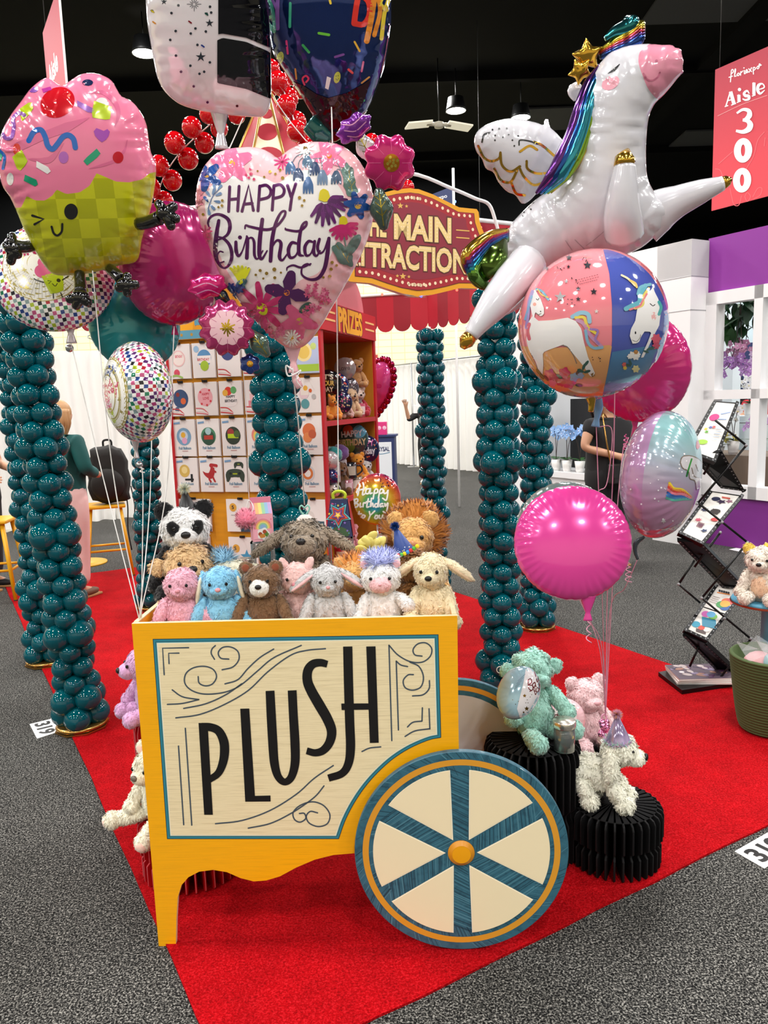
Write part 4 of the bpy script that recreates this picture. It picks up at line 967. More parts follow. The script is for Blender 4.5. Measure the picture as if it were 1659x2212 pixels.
for c_,r_,wf,lb,ops in PK:
    x0,z0,h,wd=CX[c_],RB[r_],RH[r_],cw*wf
    base=K0+E1*x0+ZZ*z0-E2*.03;t=thing('balloon_package',lb,'balloon package',base,math.atan2(E1.y,E1.x),'foil balloon packages on the peg wall')
    m=MB()
    for k in range(2):m.box((wd/2+.002*k,.012+.009*k,h/2-.002*k),(wd,.007,h),CARDW if k == 0 else BAGM,Matrix.Rotation(.02*k,3,'Y'))
    m.build('bag',t)
    m=MB();m.box((wd/2,.004,h+.004),(.034,.006,.014),CLIP);m.tube([(wd/2,.03,h+.004),(wd/2,-.03,h+.006),(wd/2+.006,-.034,h+.016)],.0022,CLIP,6);m.build('hook',t)
    q=Plane(Vector((0,.0083,0)),Vector((1,0,0)),ZZ,Vector((0,-1,0)));o=lambda VF,col:q.put(VF,mat('pk_'+col,col,.4,0,.4),None,False)
    for op in ops:
        k=op[0]
        if k == 'c':o(s_blob((op[1],op[2]),op[3],1,24,sy=1.08),op[4])
        elif k == 'r':o(s_poly([(op[1],op[2]),(op[1]+op[3],op[2]),(op[1]+op[3],op[2]+op[4]),(op[1],op[2]+op[4])]),op[5])
        elif k in ('t','tn'):
            V,Fc=text2d(op[1],.03);W2=op[3] if k == 't' else .016;V=V*np.array([W2/V[:,0].max(),.022 if k == 't' else .03])+np.array([wd*.5-W2/2 if k == 't' else .036,op[2]-(0 if k == 't' else -.0)]);o((V,Fc),op[4])
        elif k == 'w':o(s_stroke([(.01,.012),(.05,.02),(.09,.006)],.012,5),op[1])
        elif k == 's':
            for i in range(3):o(s_stroke([(.003,.045-.014*i),(.05,.04-.014*i),(.085,.012-.003*i)],.0065,5,cap=False),op[1] if i % 2 == 0 else '#f3e6e4')
        elif k == 'h':
            for i,(x,y) in enumerate(((.04,.14),(.1,.15),(.105,.085),(.045,.07),(.08,.062))):o(s_blob((x,y),.007,1,10),op[1])
        elif k == 'f':
            V,Fc=text2d('Foil Balloon',.02);o((V*np.array([.085/V[:,0].max(),.024])+np.array([.032,.042]),Fc),'#4a86a8');o(s_poly([(.008,h-.03),(.05,h-.026),(.05,h-.014),(.008,h-.018)]),'#7aa4cc');o(s_poly([(.055,.03),(.095,.03),(.095,.034),(.055,.034)]),'#c09090')
        elif k == 'dino':
            o(s_stroke([(.022,.125),(.04,.108),(.07,.1),(.085,.125),(.088,.155)],[.004,.02,.042,.034,.022],6),op[1]);o(s_stroke([(.08,.162),(.115,.16)],[.026,.02],3),op[1])
            for P in ([(.07,.1),(.062,.08),(.072,.062)],[(.085,.1),(.092,.08),(.1,.064)],[(.095,.13),(.108,.122)]):o(s_stroke(P,.012,4),op[1])
            o(s_stroke([(.094,.152),(.113,.15)],.004,3),'#f0d8d0')
        elif k == 'pad':
            for cx,cy,s_ in ((.073,.1,1.0),(.1,.163,.5)):
                o(s_stroke([(cx-.05*s_,cy-.03*s_),(cx-.035*s_,cy+.01*s_),(cx+.035*s_,cy+.01*s_),(cx+.05*s_,cy-.03*s_)],[.02*s_,.05*s_,.05*s_,.02*s_],6),op[1]);o(s_stroke([(cx-.012*s_,cy+.01*s_),(cx+.012*s_,cy+.01*s_)],.008*s_,2),'#a8b820')
                for sx in (-1,1):o(s_blob((cx+sx*.03*s_,cy+.012*s_),.008*s_,1,12),'#1c2420')
        elif k == 'star':o(s_blob((.12,.08),(lambda t:_star(t,.045,.02,5)),1,40),op[1])
    q.mb.build('printed_card',t)
# ================================================================== things on the Prizes shelves
KANG=math.atan2(E1.y,E1.x)
def onshelf(cx,inn,z):   # spot on a shelf: survey column, distance in from the edge, shelf height
    while True:
        v=Plane(K0-E1*inn,E2,ZZ,E1,cz(680,640,4.366)).loc(cx,1100 if z > 1.2 else 1600)[0]
        if v < .93 or inn < .05:break
        inn -= .01
    return K0-E1*inn+E2*max(.07,min(.95,v))+ZZ*z
FACE=-.45
def mug(loc,col,label,r=.04,h=.095,band=None,rz=0,handle=True):
    t=thing('mug' if handle else 'cup',label,'mug' if handle else 'cup',loc,rz);cm=mat('mug_'+col,col,.2,0,.5)
    m=MB();m.lathe([(0,0),(r*.85,0),(r,.01),(r,h),(r*.93,h),(r*.9,.012),(0,.012)],cm,24)
    if band:
        q=[]
        for a0 in (-PI/2,):
            for i in range(13):q.append(a0-.7+1.4*i/12)
        V=[(r*1.01*math.cos(a),r*1.01*math.sin(a),z) for a in q for z in (h*.25,h*.8)]
        m.add(V,[(2*i,2*i+2,2*i+3,2*i+1) for i in range(12)],print_(band))
    m.build('body',t)
    if handle:
        m=MB();m.tube(cr([(r,0,h*.8),(r*1.6,0,h*.75),(r*1.75,0,h*.45),(r,0,h*.2)],5),.006,cm,8);m.build('handle',t)
    return t
def stick_balloon(loc,R,label,col,base_z,deco,face=FACE,T=None):
    """small foil balloon on a clear stick standing on the shelf"""
    loc=Vector(loc);b=Balloon('stick_balloon',label,'balloon',0,0,1,C=loc,yaw=math.degrees(face)*.3)
    b.disc(R,T or R*.42,foil(col,.16,.3),foil(col,.16,.3),18,.12,10,72)
    b.bake()
    for VF,c in deco:b.put(VF,foil(c,.2),local=True)
    b.build()
    m=MB();m.tube([tuple(b.inv@(loc-UP*R*.9)),tuple(b.inv@Vector((loc.x,loc.y,base_z)))],.0035,mat('clear_stick','#d8dadd',.1,0,.5),6);m.build('stick',b.root);return b
def lt(s,y,hgt,wd,rot=0,bold=.03):
    V,Fc=text2d(s,bold);V=V*np.array([wd/V[:,0].max(),hgt/.69])-np.array([wd/2,0]);c,n=math.cos(rot),math.sin(rot)
    return np.c_[V[:,0]*c-V[:,1]*n,V[:,0]*n+V[:,1]*c]+np.array([0,y]),Fc
def dots(n,R,r,seed):
    g=random.Random(seed);V=[];Fc=[]
    for i in range(n):
        a,q=g.uniform(0,2*PI),R*math.sqrt(g.random());v,f=s_blob((q*math.cos(a),q*math.sin(a)),r*g.uniform(.6,1.3),1,6);Fc += [tuple(k+len(V) for k in ff) for ff in f];V += list(map(tuple,v))
    return np.array(V),Fc
def mini(label,cx,inn,z,H,col,up=0,**k):
    p=onshelf(cx,inn,z+up+.012);return plush('plush_toy',label,'plush toy',p,H,KANG+.75,col,L=.06,dens=.16,**k)
S1,S2=1.44,.95
stick_balloon(onshelf(140,.06,1.67),.085,"black foil balloon reading It's Your Day on the upper prize shelf",'#16161a',S1,[(lt("IT'S",.025,.028,.07),'#e8e0c8'),(lt('YOUR',-.012,.028,.08),'#e8c860'),(lt('DAY',-.05,.028,.07),'#e8e0c8')])
stick_balloon(onshelf(205,.13,1.66),.09,'navy confetti balloon beside the black one on the upper shelf','#1c2f6e',S1,[(dots(26,.08,.006,1),'#e86a5a'),(dots(20,.08,.006,2),'#e8e0c8')])
mini('mauve teddy bear seated behind the balloons on the upper shelf',240,.2,S1,.24,'#9a7780')
stick_balloon(onshelf(300,.1,1.775),.075,'silver grey balloon highest on the upper prize shelf','#a8a0a0',S1,[(lt('Love',-.01,.03,.08,.1),'#6c5a60')])
stick_balloon(onshelf(316,.1,1.645),.08,'dark grey sparkly balloon under the silver one on the shelf','#58525a',S1,[(dots(30,.07,.004,5),'#b8aeb4')])
mini('small tan lion toy with a fuzzy mane at the top of the upper shelf',400,.17,S1,.2,'#b98a5a',up=.2)
mini('white and red dressed toy below the tan lion on the upper shelf',405,.15,S1,.21,'#d8c4b8',belly='#b03040',armcol='#b03040')
stick_balloon(onshelf(250,.05,1.55),.075,'navy balloon with coloured dots held by the shelf dog','#20264e',S1,[(dots(30,.065,.005,7),'#d85a9a'),(dots(20,.065,.005,8),'#e8d8a8')])
mini('tan long-nosed dog toy in a black party hat on the upper shelf',335,.06,S1,.2,'#c9a987',ear='lop',mz=(.1,.2,.08),hw=.85)
mini('pink bear toy with a printed tummy at the front of the upper shelf',285,.05,S1,.14,'#c39a94',belly='#8f6a68')
mini('small orange giraffe toy standing at the left of the upper shelf',165,.04,S1,.15,'#e0933a',hw=.6,ear='point')
mug(onshelf(420,.06,S1),'#b8566a','pink mug with a round label on the upper shelf',.045,.1,'#e8d8d4',KANG+.7)
mug(onshelf(402,.1,S1+.1),'#9a9a9c','grey cup stacked behind the pink mug',.035,.09,None,0,False)
# lower shelf
def pouch(loc,col,c2,label):
    t=thing('toy_pouch',label,'gift pouch',loc,KANG+.6);m=MB();m.box((0,0,.065),(.08,.03,.13),mat('pouch_clear','#d9d6dc',.15,0,.6),None,.008);m.build('pouch',t)
    m=MB();fur_ell(m,(0,0,.175),(.055,.05,.055),furm(col),None,.01,200);m.build('fluffy_top',t);m=MB();m.box((0,-.017,.05),(.05,.004,.06),print_(c2));m.build('card',t)
pouch(onshelf(178,.06,S2+.1),'#3a9a9a','#e8e8ea','teal fluffy topped gift pouch on the lower shelf');pouch(onshelf(245,.09,S2+.1),'#7a5a9a','#d8d0dc','purple fluffy topped gift pouch on the lower shelf')
m=MB();t=thing('shelf_riser','small clear riser block at the back of the lower shelf','riser',onshelf(210,.1,S2),KANG);m.box((0,0,.05),(.12,.2,.1),mat('riser_clear','#5a4a34',.3));m.build('block',t)
stick_balloon(onshelf(350,.1,1.3),.11,'round foil balloon reading Happy Birthday on a coloured ground on the lower shelf','#3c5a5a',S2,[(s_blob((-.03,-.05),.05,2,20),'#8aa84a'),(s_blob((.05,.05),.045,2,20),'#5ab4d8'),(s_blob((-.03,.06),.035,2,20),'#d8583c'),(lt('HAPPY',.015,.04,.15,.1),'#eceff2'),(lt('BIRTHDAY',-.045,.042,.19,.05),'#e8d0a0')])
stick_balloon(onshelf(465,.05,1.22),.1,'navy foil balloon reading Happy Birthday in script at the right of the lower shelf','#1c2350',S2,[(lt('HAPPY',.02,.04,.13,.1),'#d87ab8'),(lt('Birthday',-.035,.045,.15,.1),'#dfe6f4'),(dots(14,.085,.005,3),'#e8784a')])
mini('orange bear toy sitting among the mugs on the lower shelf',400,.05,S2,.19,'#d98f2e',up=.06)
stick_balloon(onshelf(140,.04,1.2),.06,'small white foil ball at the left of the lower shelf','#d8d4d8',S2,[(dots(12,.05,.004,9),'#c05a7a')],T=.05)
mini('brown dog toy lying low at the left of the lower shelf',215,.1,S2,.22,'#6e4a2c',ear='lop')
stick_balloon(onshelf(150,.03,1.1),.05,'small navy foil ball under the white one on the lower shelf','#22306a',S2,[(dots(14,.04,.004,11),'#d84a5a')],T=.045)
mug(onshelf(325,.07,S2+.09),'#20242a','black mug with a pale rim behind the front mugs',.05,.11,'#b8b0a0',KANG+.6)
mug(onshelf(290,.05,S2),'#a86a78','candy filled glass jar with a pink label on the lower shelf',.045,.1,'#e0c8d0',KANG+.6,False)
mug(onshelf(375,.05,S2),'#8a7a6a','candy filled glass jar with a brown label on the lower shelf',.05,.1,'#e0d8d0',KANG+.6,False)
stick_balloon(onshelf(170,.02,1.02),.045,'white polka dot ball at the bottom left of the lower shelf','#e4e0de',S2,[(dots(16,.042,.006,12),'#202024')],T=.043)
mini('grey and white spotted toy at the right end of the lower shelf',470,.06,S2,.2,'#c8c4c4')
t=thing('bubble_tube','yellow capped tube standing on the lower shelf','tube',onshelf(437,.03,S2));m=MB();m.lathe([(0,0),(.016,0),(.016,.12),(0,.12)],print_('#b8a8c0'),14);m.build('tube',t);m=MB();m.lathe([(.017,.12),(.017,.15),(0,.15)],print_('#e4d23a'),14);m.build('cap',t)
# further low shelves seen through the gaps
mini('pink toy on the bottom shelf behind the star gift box',300,.08,.5,.22,'#c98a94');mug(onshelf(220,.08,.5),'#b82834','red tin on the bottom shelf of the kiosk',.05,.11,'#e8d8c8',0,False)

# pink ruffled heart balloon behind the shelf
b=Balloon('heart_balloon','pink heart balloon with a dark ruffled rim hanging behind the shelf','balloon',803,840,5.75,yaw=-42)
k=.0023;HP=[(0,55),(28,82),(62,84),(84,58),(86,18),(66,-30),(30,-68),(0,-92),(-30,-68),(-66,-30),(-86,18),(-84,58),(-62,84),(-28,82)]
b.inflate([(x*k,y*k) for x,y in HP],.02,.09,foil('#d94a94',.15,.3),wr=(.08,.06),px=False);b.bake()
for i,(x,y) in enumerate(((.02,.05),(.07,.08),(.08,-.03),(-.05,-.05),(.12,.02))):b.put(s_blob((x,y),(lambda t:.022*(1+.35*math.cos(2*t))),1,14),foil(('#b8206a','#f0a8cc')[i % 2]),local=True)
b.build()
for P in resamp(cr([(x*k*1.06,y*k*1.06) for x,y in HP],4,True),.046):
    m=MB();m.ell((P[0],P[1],0),(.028,.028,.024),mfoil('#b01a4a',.18),None,12,8);m.build('ruffle',b.root)
b.string([b.C-ZZ*.3,b.C-ZZ*1.0],mat('white_ribbon','#ecebe9',.4),.002)
# Chrysal counter and pink boxes
O=Vector((at(834,1010,12).x,12.0,0));bd=thing('sign_counter','white promotional counter with navy edge standing beyond the prize shelf','counter',O,-.1)
NV=mat('print_navy','#22305f',.6);m=MB();m.box((-.07,.2,.5),(.42,.4,1.0),NV);m.build('cabinet',bd)
m=MB();m.box((-.085,-.004,.47),(.36,.012,.9),mat('panel_pale','#e4e8ee',.4));fp=m.build('front_panel',bd)
q=Plane(Vector((-.075,-.011,.47)),Vector((1,0,0)),ZZ,Vector((0,-1,0)));q.put(lt('CHRYSAL',.31,.065,.28),NV,None,False);q.put(s_stroke([(-.12,.28),(0,.265),(.1,.28),(.14,.29)],.01,5),mat('underline_teal','#3a7a9a',.5),None,False);q.mb.build('lettering',fp)
m=MB();m.box((-.05,.2,1.015),(.44,.44,.03),NV);m.build('counter_top',bd)
for i,(dx,w_,lb) in enumerate(((-.2,.15,'pink printed box with faces, left one on the navy counter'),(-.02,.15,'pink printed box with faces, right one on the navy counter'))):
    t=thing('gift_box',lb,'box',O+Vector((dx-.02,.12,1.031)),-.1);m=MB();m.box((0,0,.1),(w_,.12,.2),print_('#d8327c'),None,.004);m.build('carton',t)
    q=Plane(Vector((0,-.0605,.1)),Vector((1,0,0)),ZZ,Vector((0,-1,0)))
    for sx in (-.04,.04):q.put(s_blob((sx,.01),.03,1,16),print_('#f0c0d8'),None,False);q.put(s_stroke([(sx-.012,.0),(sx,-.006),(sx+.012,0)],.004,4),print_('#5a2040'),None,False)
    q.mb.build('printed_face',t)
# small red sign on the far wall
O=at(806,792,23.978);es=thing('exit_sign','small red framed notice on the cream wall beside the shelf','sign',O);m=MB();m.box((0,0,0),(.32,.04,.75),print_('#d8b8a8'));m.box((0,-.022,.25),(.3,.01,.2),print_('#b8382c'));m.box((0,-.022,-.2),(.3,.01,.25),print_('#c86a58'));m.build('board',es)
# ================================================================== plush cart
CO=Vector((-.70,2.04,0));CX_=Vector((.89,-.028,0)).normalized();CN=Vector((CX_.y,-CX_.x,0));CB=-CN
cinv=Matrix.Rotation(-math.atan2(CX_.y,CX_.x),4,'Z')@Matrix.Translation(-CO)
def wood(name,c1,c2,st=(1,1,40),scale=9,amt=.5,rough=.42):
    m=mat(name,c1,rough,0,.1);nt=m.node_tree;b=nt.nodes['Principled BSDF'];tc=nt.nodes.new('ShaderNodeTexCoord');mp=nt.nodes.new('ShaderNodeMapping');mp.inputs['Scale'].default_value=st
    n=nt.nodes.new('ShaderNodeTexNoise');n.inputs['Scale'].default_value=scale;n.inputs['Detail'].default_value=5;n.inputs['Roughness'].default_value=.65
    r=nt.nodes.new('ShaderNodeValToRGB');r.color_ramp.elements[0].position=.28;r.color_ramp.elements[0].color=lin(c2);r.color_ramp.elements[1].position=.28+amt*.5;r.color_ramp.elements[1].color=lin(c1)
    nt.links.new(tc.outputs['Object'],mp.inputs[0]);nt.links.new(mp.outputs[0],n.inputs[0]);nt.links.new(n.outputs[0],r.inputs[0]);nt.links.new(r.outputs[0],b.inputs['Base Color']);return m
CYEL=wood('cart_yellow','#fbb204','#e8a206',(1.2,1,60),7);CCREAM=wood('cart_cream','#f3e3ba','#d6c396',(1.2,1,60),7);CTEAL=wood('wheel_teal','#34687c','#1f4658',(1,1,1),30)
TEAL2=mat('border_teal','#2f8598',.4);DK=mat('border_dark','#1d3f4c',.45);INK=mat('ink_grey','#44525e',.5);PBLK=mat('ink_black','#0c0c0e',.45);EDGEW=mat('board_edge','#e8d9b0',.7);WGOLD=mat('wheel_gold','#dd9a2e',.4);WCRM=mat('wheel_cream','#f6e6c0',.45)
cart=thing('plush_cart','yellow vendor cart lettered Plush with a round cart wheel, filled with toys','cart',CO,math.atan2(CX_.y,CX_.x))
CP=Plane(CO,CX_,ZZ,CN,None,cinv);LX=(Vector((0,0,0)),Vector((1,0,0)),ZZ,Vector((0,-1,0)))
OUTL=[(291,1347),(988,1337),(991,1622),(991,1800),(900,1830),(768,1843),(720,1847),(680,1857),(640,1874),(605,1893),(575,1902),(548,1904),(520,1897),(490,1884),(460,1879),(430,1883),(407,1895),(392,1912),(384,1938),(381,1985),(380,2045),(343,2045)]
P=[CP.loc(x,y) for x,y in OUTL];P[-1]=(P[-1][0],0);P[-2]=(P[-2][0],0)
CW_,CH_=P[1][0],P[0][1]
P[0]=(0.0,CH_);P[1]=(CW_,CH_)
m=MB();m.prism(P,-.014,CYEL,LX,EDGEW);m.build('front_panel',cart)
DEP=.47
m=MB()
for x in (.008,CW_-.008):m.box((x,DEP/2+.014,(CH_+.36)/2),(.012,DEP,CH_-.36),CYEL);m.box((x,DEP/2+.014,CH_+.001),(.013,DEP,.003),EDGEW)
m.build('side_panels',cart)
m=MB();m.box((CW_/2,DEP+.02,(CH_+.36)/2),(CW_,.012,CH_-.36),CYEL);m.box((.03,DEP+.02,.19),(.05,.012,.38),CYEL);m.build('back_panel',cart)
m=MB();m.box((CW_/2,DEP/2+.014,.40),(CW_-.03,DEP-.01,.012),CYEL);m.box((CW_/2,DEP/2+.014,.80),(CW_-.03,DEP-.01,.012),CYEL);m.box((CW_/2,.115,.842),(CW_-.03,.2,.11),CYEL);m.box((CW_/2,.34,.855),(CW_-.03,.24,.1),CYEL);m.build('inner_shelf',cart)
# printed sign panel
c4=cz(280,1300,2.304)
PAN=[(330,1380),(947,1370),(953,1593),(925,1599),(882,1618),(842,1645),(802,1684),(772,1724),(748,1768),(732,1812),(361,1812)]
CP.conv=None
U_=[CP.loc(x,y) for x,y in PAN];arc=cr(U_[2:10],5);PP=[U_[0],U_[1]]+[tuple(p) for p in arc]+[U_[10]]
def inset(P,d):
    P=np.array(P);
    if area2(P) < 0:P=P[::-1]
    a=np.roll(P,1,0);c=np.roll(P,-1,0);t1=(P-a)/np.linalg.norm(P-a,axis=1)[:,None];t2=(c-P)/np.linalg.norm(c-P,axis=1)[:,None]
    n1=np.c_[-t1[:,1],t1[:,0]];n2=np.c_[-t2[:,1],t2[:,0]];n=n1+n2;k=2/np.maximum(.3,(n**2).sum(1));return [tuple(p) for p in P+n*k[:,None]*d*1.0]
CP.mb=MB()
CP.put(s_poly(PP),DK,.0010,False);CP.put(s_poly(inset(PP,.002)),TEAL2,.0014,False);CP.put(s_poly(inset(PP,.0075)),mat('border_dark2','#23515f',.45),.0018,False);CP.put(s_poly(inset(PP,.0092)),mat('border_light','#5aa4b0',.4),.0022,False)
CP.put(s_poly(inset(PP,.0112)),mat('border_cream_line','#f7ecd0',.45),.0026,False);CP.put(s_poly(inset(PP,.014)),CCREAM,.003,False)
CP.conv=c4
for P in ([(174,360),(166,229),(295,226)],[(198,305),(196,254),(247,253)],[(1305,688),(1291,214)],[(1338,635),(1327,293)],[(1457,525),(1455,590)],[(1490,530),(1494,630)],[(245,715),(271,1106)],[(279,627),(311,1108)]):
    CP.put(s_stroke(P,7,1,smooth=False),INK,.0036)
for P in ([(424,284),(408,255),(412,232),(428,216)],[(495,283),(455,278),(443,250),(465,225),(505,223),(540,245),(545,285),(515,322),(462,336)],
          [(343,370),(348,402),(380,416),(415,405),(434,370),(418,335),(375,319),(320,326),(282,355),(276,400),(305,435),(360,455),(430,455),(500,440),(560,408),(640,340),(720,275),(855,215)],
          [(476,406),(540,385),(590,330),(650,275),(718,233)],[(214,436),(265,470),(346,484)],[(190,508),(265,503),(346,484)],[(271,528),(380,505),(480,460),(560,405)],[(232,575),(350,558),(470,510),(590,440),(690,345),(800,265),(880,240),(975,231)],
          [(1291,214),(1335,262),(1395,295),(1455,298),(1495,270),(1503,230),(1475,203),(1435,207),(1411,235),(1420,262),(1455,268)],[(1327,293),(1350,312),(1383,320)],
          [(1395,298),(1440,320),(1462,370),(1450,420),(1410,437),(1372,425),(1362,390),(1385,362),(1412,360)],[(1492,390),(1490,430),(1460,460),(1408,466)],
          [(1383,620),(1410,597),(1455,591)],[(1371,667),(1420,640),(1494,629)],[(1157,742),(1195,725),(1250,719)],
          [(429,1101),(560,1085),(700,1035),(830,955),(920,875),(1014,812)],[(592,1123),(700,1100),(800,1052),(880,1000),(930,960),(968,913)],
          [(846,1050),(870,1050),(877,1075),(850,1093),(822,1080),(815,1045),(850,1010),(910,992),(965,1010),(997,1055),(985,1100),(940,1115),(895,1098),(880,1065),(900,1040),(936,1047)]):
    CP.put(s_stroke(P,7,7),INK,.0036)
LT=.0042
CP.put(s_poly([(345,600),(390,600),(416,1056),(373,1056)]),PBLK,LT)
CP.put(s_stroke([(360,619),(405,621),(445,640),(470,690),(474,745),(465,800),(442,850),(398,882)],[40,40,42,46,46,42,36,32],7,cap=False),PBLK,LT+.0002)
CP.put(s_poly([(552,529),(597,528),(625,962),(702,960),(703,990),(577,991)]),PBLK,LT)
CP.put(s_stroke([(700,440),(706,560),(714,700),(722,800),(740,865),(772,893),(805,870),(824,800),(824,700),(816,560),(810,438)],[44,46,46,44,38,34,38,44,46,44,44],7,cap=False),PBLK,LT)
CP.put(s_stroke([(985,308),(950,300),(912,308),(888,340),(886,390),(905,440),(945,510),(985,580),(1006,640),(996,695),(965,735),(925,748),(882,738)],[34,38,42,46,48,50,52,50,48,44,40,36,34],7,cap=False),PBLK,LT)
CP.put(s_stroke([(1086,220),(1090,400),(1096,600),(1100,720),(1090,800),(1058,850),(990,874)],[46,46,46,46,42,38,36],7,cap=False),PBLK,LT)
CP.put(s_poly([(1178,220),(1224,219),(1240,698),(1196,699)]),PBLK,LT);CP.put(s_poly([(1054,503),(1212,502),(1213,533),(1056,535)]),PBLK,LT+.0003)
CP.mb.build('printed_sign',cart)
# wheels
CP.conv=None
wl,wr_=CP.loc(770,1838)[0],CP.loc(1227,1838)[0];WR=.2965;wc=(wl+wr_)/2-.004
def wheel(name,y,back=False):
    T=Matrix.Translation((wc if not back else wc+.02,y,WR+.0075));m=MB();m.T=T
    RX=Matrix.Rotation(PI/2,3,'X')
    m.lathe([(0,-.009),(WR-.002,-.009),(WR,-.007),(WR,.007),(WR-.002,.009),(0,.009)],CTEAL,96,(0,0,0),RX,False)
    if not back:
        # brushed plank lines on the rim and spokes
        g=random.Random(4);LN=mat('wheel_line','#4f8496',.5);LD=mat('wheel_line_dark','#1f4354',.5)
        for s_ in range(6):
            a=math.radians(90+60*s_);ca,sa=math.cos(a),math.sin(a)
            for k in range(26):
                q=.04+.2*k/26+g.uniform(-.004,.004);w_=.016+.012*q/.24;sl=.012
                e=[(q*ca-w_*sa*sx+ca*sl*sx,q*sa+w_*ca*sx+sa*sl*sx) for sx in (-1,1)];th=g.uniform(.0006,.0016)
                V=[(x+ca*th*k_,-.00935,z+sa*th*k_) for (x,z) in e for k_ in (-1,1)];m.add(V,[(0,1,3,2)],g.choice((LN,LD)),False)
        for k in range(220):
            a=g.uniform(0,2*PI);r0,r1=(.276,.294) if k % 2 else (.226,.256);sl=.05;th=g.uniform(.001,.003)
            V=[(r*math.cos(a+(r-r0)/(r1-r0)*sl+t/r),-.00935,r*math.sin(a+(r-r0)/(r1-r0)*sl+t/r)) for r in (r0,r1) for t in (-th/2,th/2)];m.add(V,[(0,1,3,2)],g.choice((LN,LD)),False)
    d=m.build(name,cart)
    def ann(r0,r1,yy,mt,nm,par=d,n=96):
        m=MB();m.T=T;V=[]
        for j in range(n):
            a=2*PI*j/n;V += [(r0*math.cos(a),yy,r0*math.sin(a)),(r1*math.cos(a),yy,r1*math.sin(a))]
        m.add(V,[(2*j,2*j+1,(2*j+3) % (2*n),(2*j+2) % (2*n)) for j in range(n)],mt,False);return m.build(nm,par)
    ann(.257,.274,-.0096,WGOLD,'gold_ring')
    if back:
        m=MB();m.T=T;m.lathe([(0,.0092),(.24,.0092)],mat('wheel_back_grey','#c9c7c4',.5),48,(0,0,0),RX);m.build('wheel_face',d);return
    for s_ in range(6):
        a0=math.radians(90+60*s_);m=MB();m.T=T;gp=.0135;gp2=.026;P=[]
        for sg_,a in ((1,a0),(-1,a0+PI/3)):
            pass
        i0=(.05*math.cos(a0)-gp*math.sin(a0),.05*math.sin(a0)+gp*math.cos(a0));a1=a0+PI/3;mid=(a0+a1)/2
        R_=.245;o0=a0+math.asin(gp2/R_);o1=a1-math.asin(gp2/R_)
        tip=(.043*math.cos(mid),.043*math.sin(mid))
        P=[tip]+[(R_*math.cos(t),R_*math.sin(t)) for t in np.linspace(o0,o1,14)]
        cx,cz_=sum(p[0] for p in P)/len(P),sum(p[1] for p in P)/len(P)
        for kk,mt,yy in ((1.0,EDGEW if False else mat('wedge_rim','#fff6dc',.4),-.0100),(.965,WCRM,-.0112)):
            Q=[(cx+(x-cx)*kk,cz_+(z-cz_)*kk) for x,z in P];V2,F2=tri_poly(Q);m.add([(x,yy,z) for x,z in V2],[f for f in F2],mt,False)
        m.build('wheel_wedge',d)
    m=MB();m.T=T;m.lathe([(.037,.010),(.037,.012),(.026,.020),(0,.0205)],mat('hub_rim','#d98f1c',.35),40,(0,0,0),RX,False);hb=m.build('hub',d)
    m=MB();m.T=T;m.lathe([(.0255,.0204),(0,.0212)],mat('hub_gold','#f0a40c',.3),32,(0,0,0),RX);m.build('hub_cap',hb)
wheel('wheel',-.028);wheel('back_wheel',DEP+.05,True)

# ================================================================== toys in the cart
def spot(x,y,z):return fl(x,y,z)
ROW=.899
ARM=(((-.23,-.02,.5),(-.36,-.15,.17)),((.23,-.02,.5),(.36,-.15,.17)))
SIT=(((-.13,-.06,.1),(-.2,-.2,.09)),((.13,-.06,.1),(.2,-.2,.09)))
def P3(x,Y,z):
    p=at(x,1300,Y);return Vector((p.x,Y,z))
plush('plush_bear','pale pink plush toy at the left end of the cart front row','plush toy',P3(396,2.155,ROW),.21,.05,'#f7b3c6',ear='none',nose='#d68c98',hw=.95,nosew=.035,seed=11,legs=SIT,torso=(.275,.19,.3),arms=ARM,mz=(.1,.07,.07),dens=1.2,L=.06)
plush('plush_bunny','sky blue plush bunny with drooping ears in the cart front row','plush toy',P3(478,2.155,ROW),.21,.1,'#8ccdf0',ear='lop',earin='#e8e0c8',nose='#e8a0a8',hw=.95,nosew=.04,seed=12,legs=SIT,torso=(.275,.19,.3),arms=ARM,mz=(.12,.07,.07),L=.06)
plush('plush_bear','chocolate brown plush bear with a white muzzle in the cart front row','plush toy',P3(568,2.155,ROW),.212,0,'#7d5f45',muzzle='#f4efe9',ear='round',earin='#8a4a34',seed=13,legs=SIT,torso=(.275,.19,.3),arms=ARM,L=.06,mz=(.13,.1,.12),nod=-4)
plush('plush_pig','pale pink plush pig tucked behind the bear and grey bunny','plush toy',P3(645,2.2,ROW),.205,.0,'#f0c6c2',muzzle='#e8a4ae',nose='#d88894',ear='point',seed=14,legs=SIT,torso=(.275,.19,.3),arms=ARM,mz=(.07,.07,.06),nosew=.05,L=.05)
plush('plush_bunny','light grey plush bunny with pink lined ears hanging outwards','plush toy',P3(709,2.155,ROW),.205,.1,'#c9c9ca',ear='flop',earin='#eebfc2',nose='#e6a6aa',hw=.9,nosew=.03,seed=15,legs=SIT,torso=(.275,.19,.3),arms=ARM,L=.06,mz=(.1,.07,.06))
un=plush('plush_unicorn','white plush unicorn with a lilac tuft and pink muzzle in the cart','plush toy',P3(825,2.155,ROW),.212,-.05,'#f7f5f6',muzzle='#f3bfc4',ear='point',earin='#f0b8c0',nose='#e8a2ac',seed=16,legs=SIT,torso=(.275,.19,.3),mz=(.15,.1,.11),nosew=.02,hw=1.08,L=.06,feet='#f3c6cc',
           arms=(((-.2,-.02,.46),(-.3,-.17,.2)),((.2,-.02,.46),(.36,-.14,.36))))
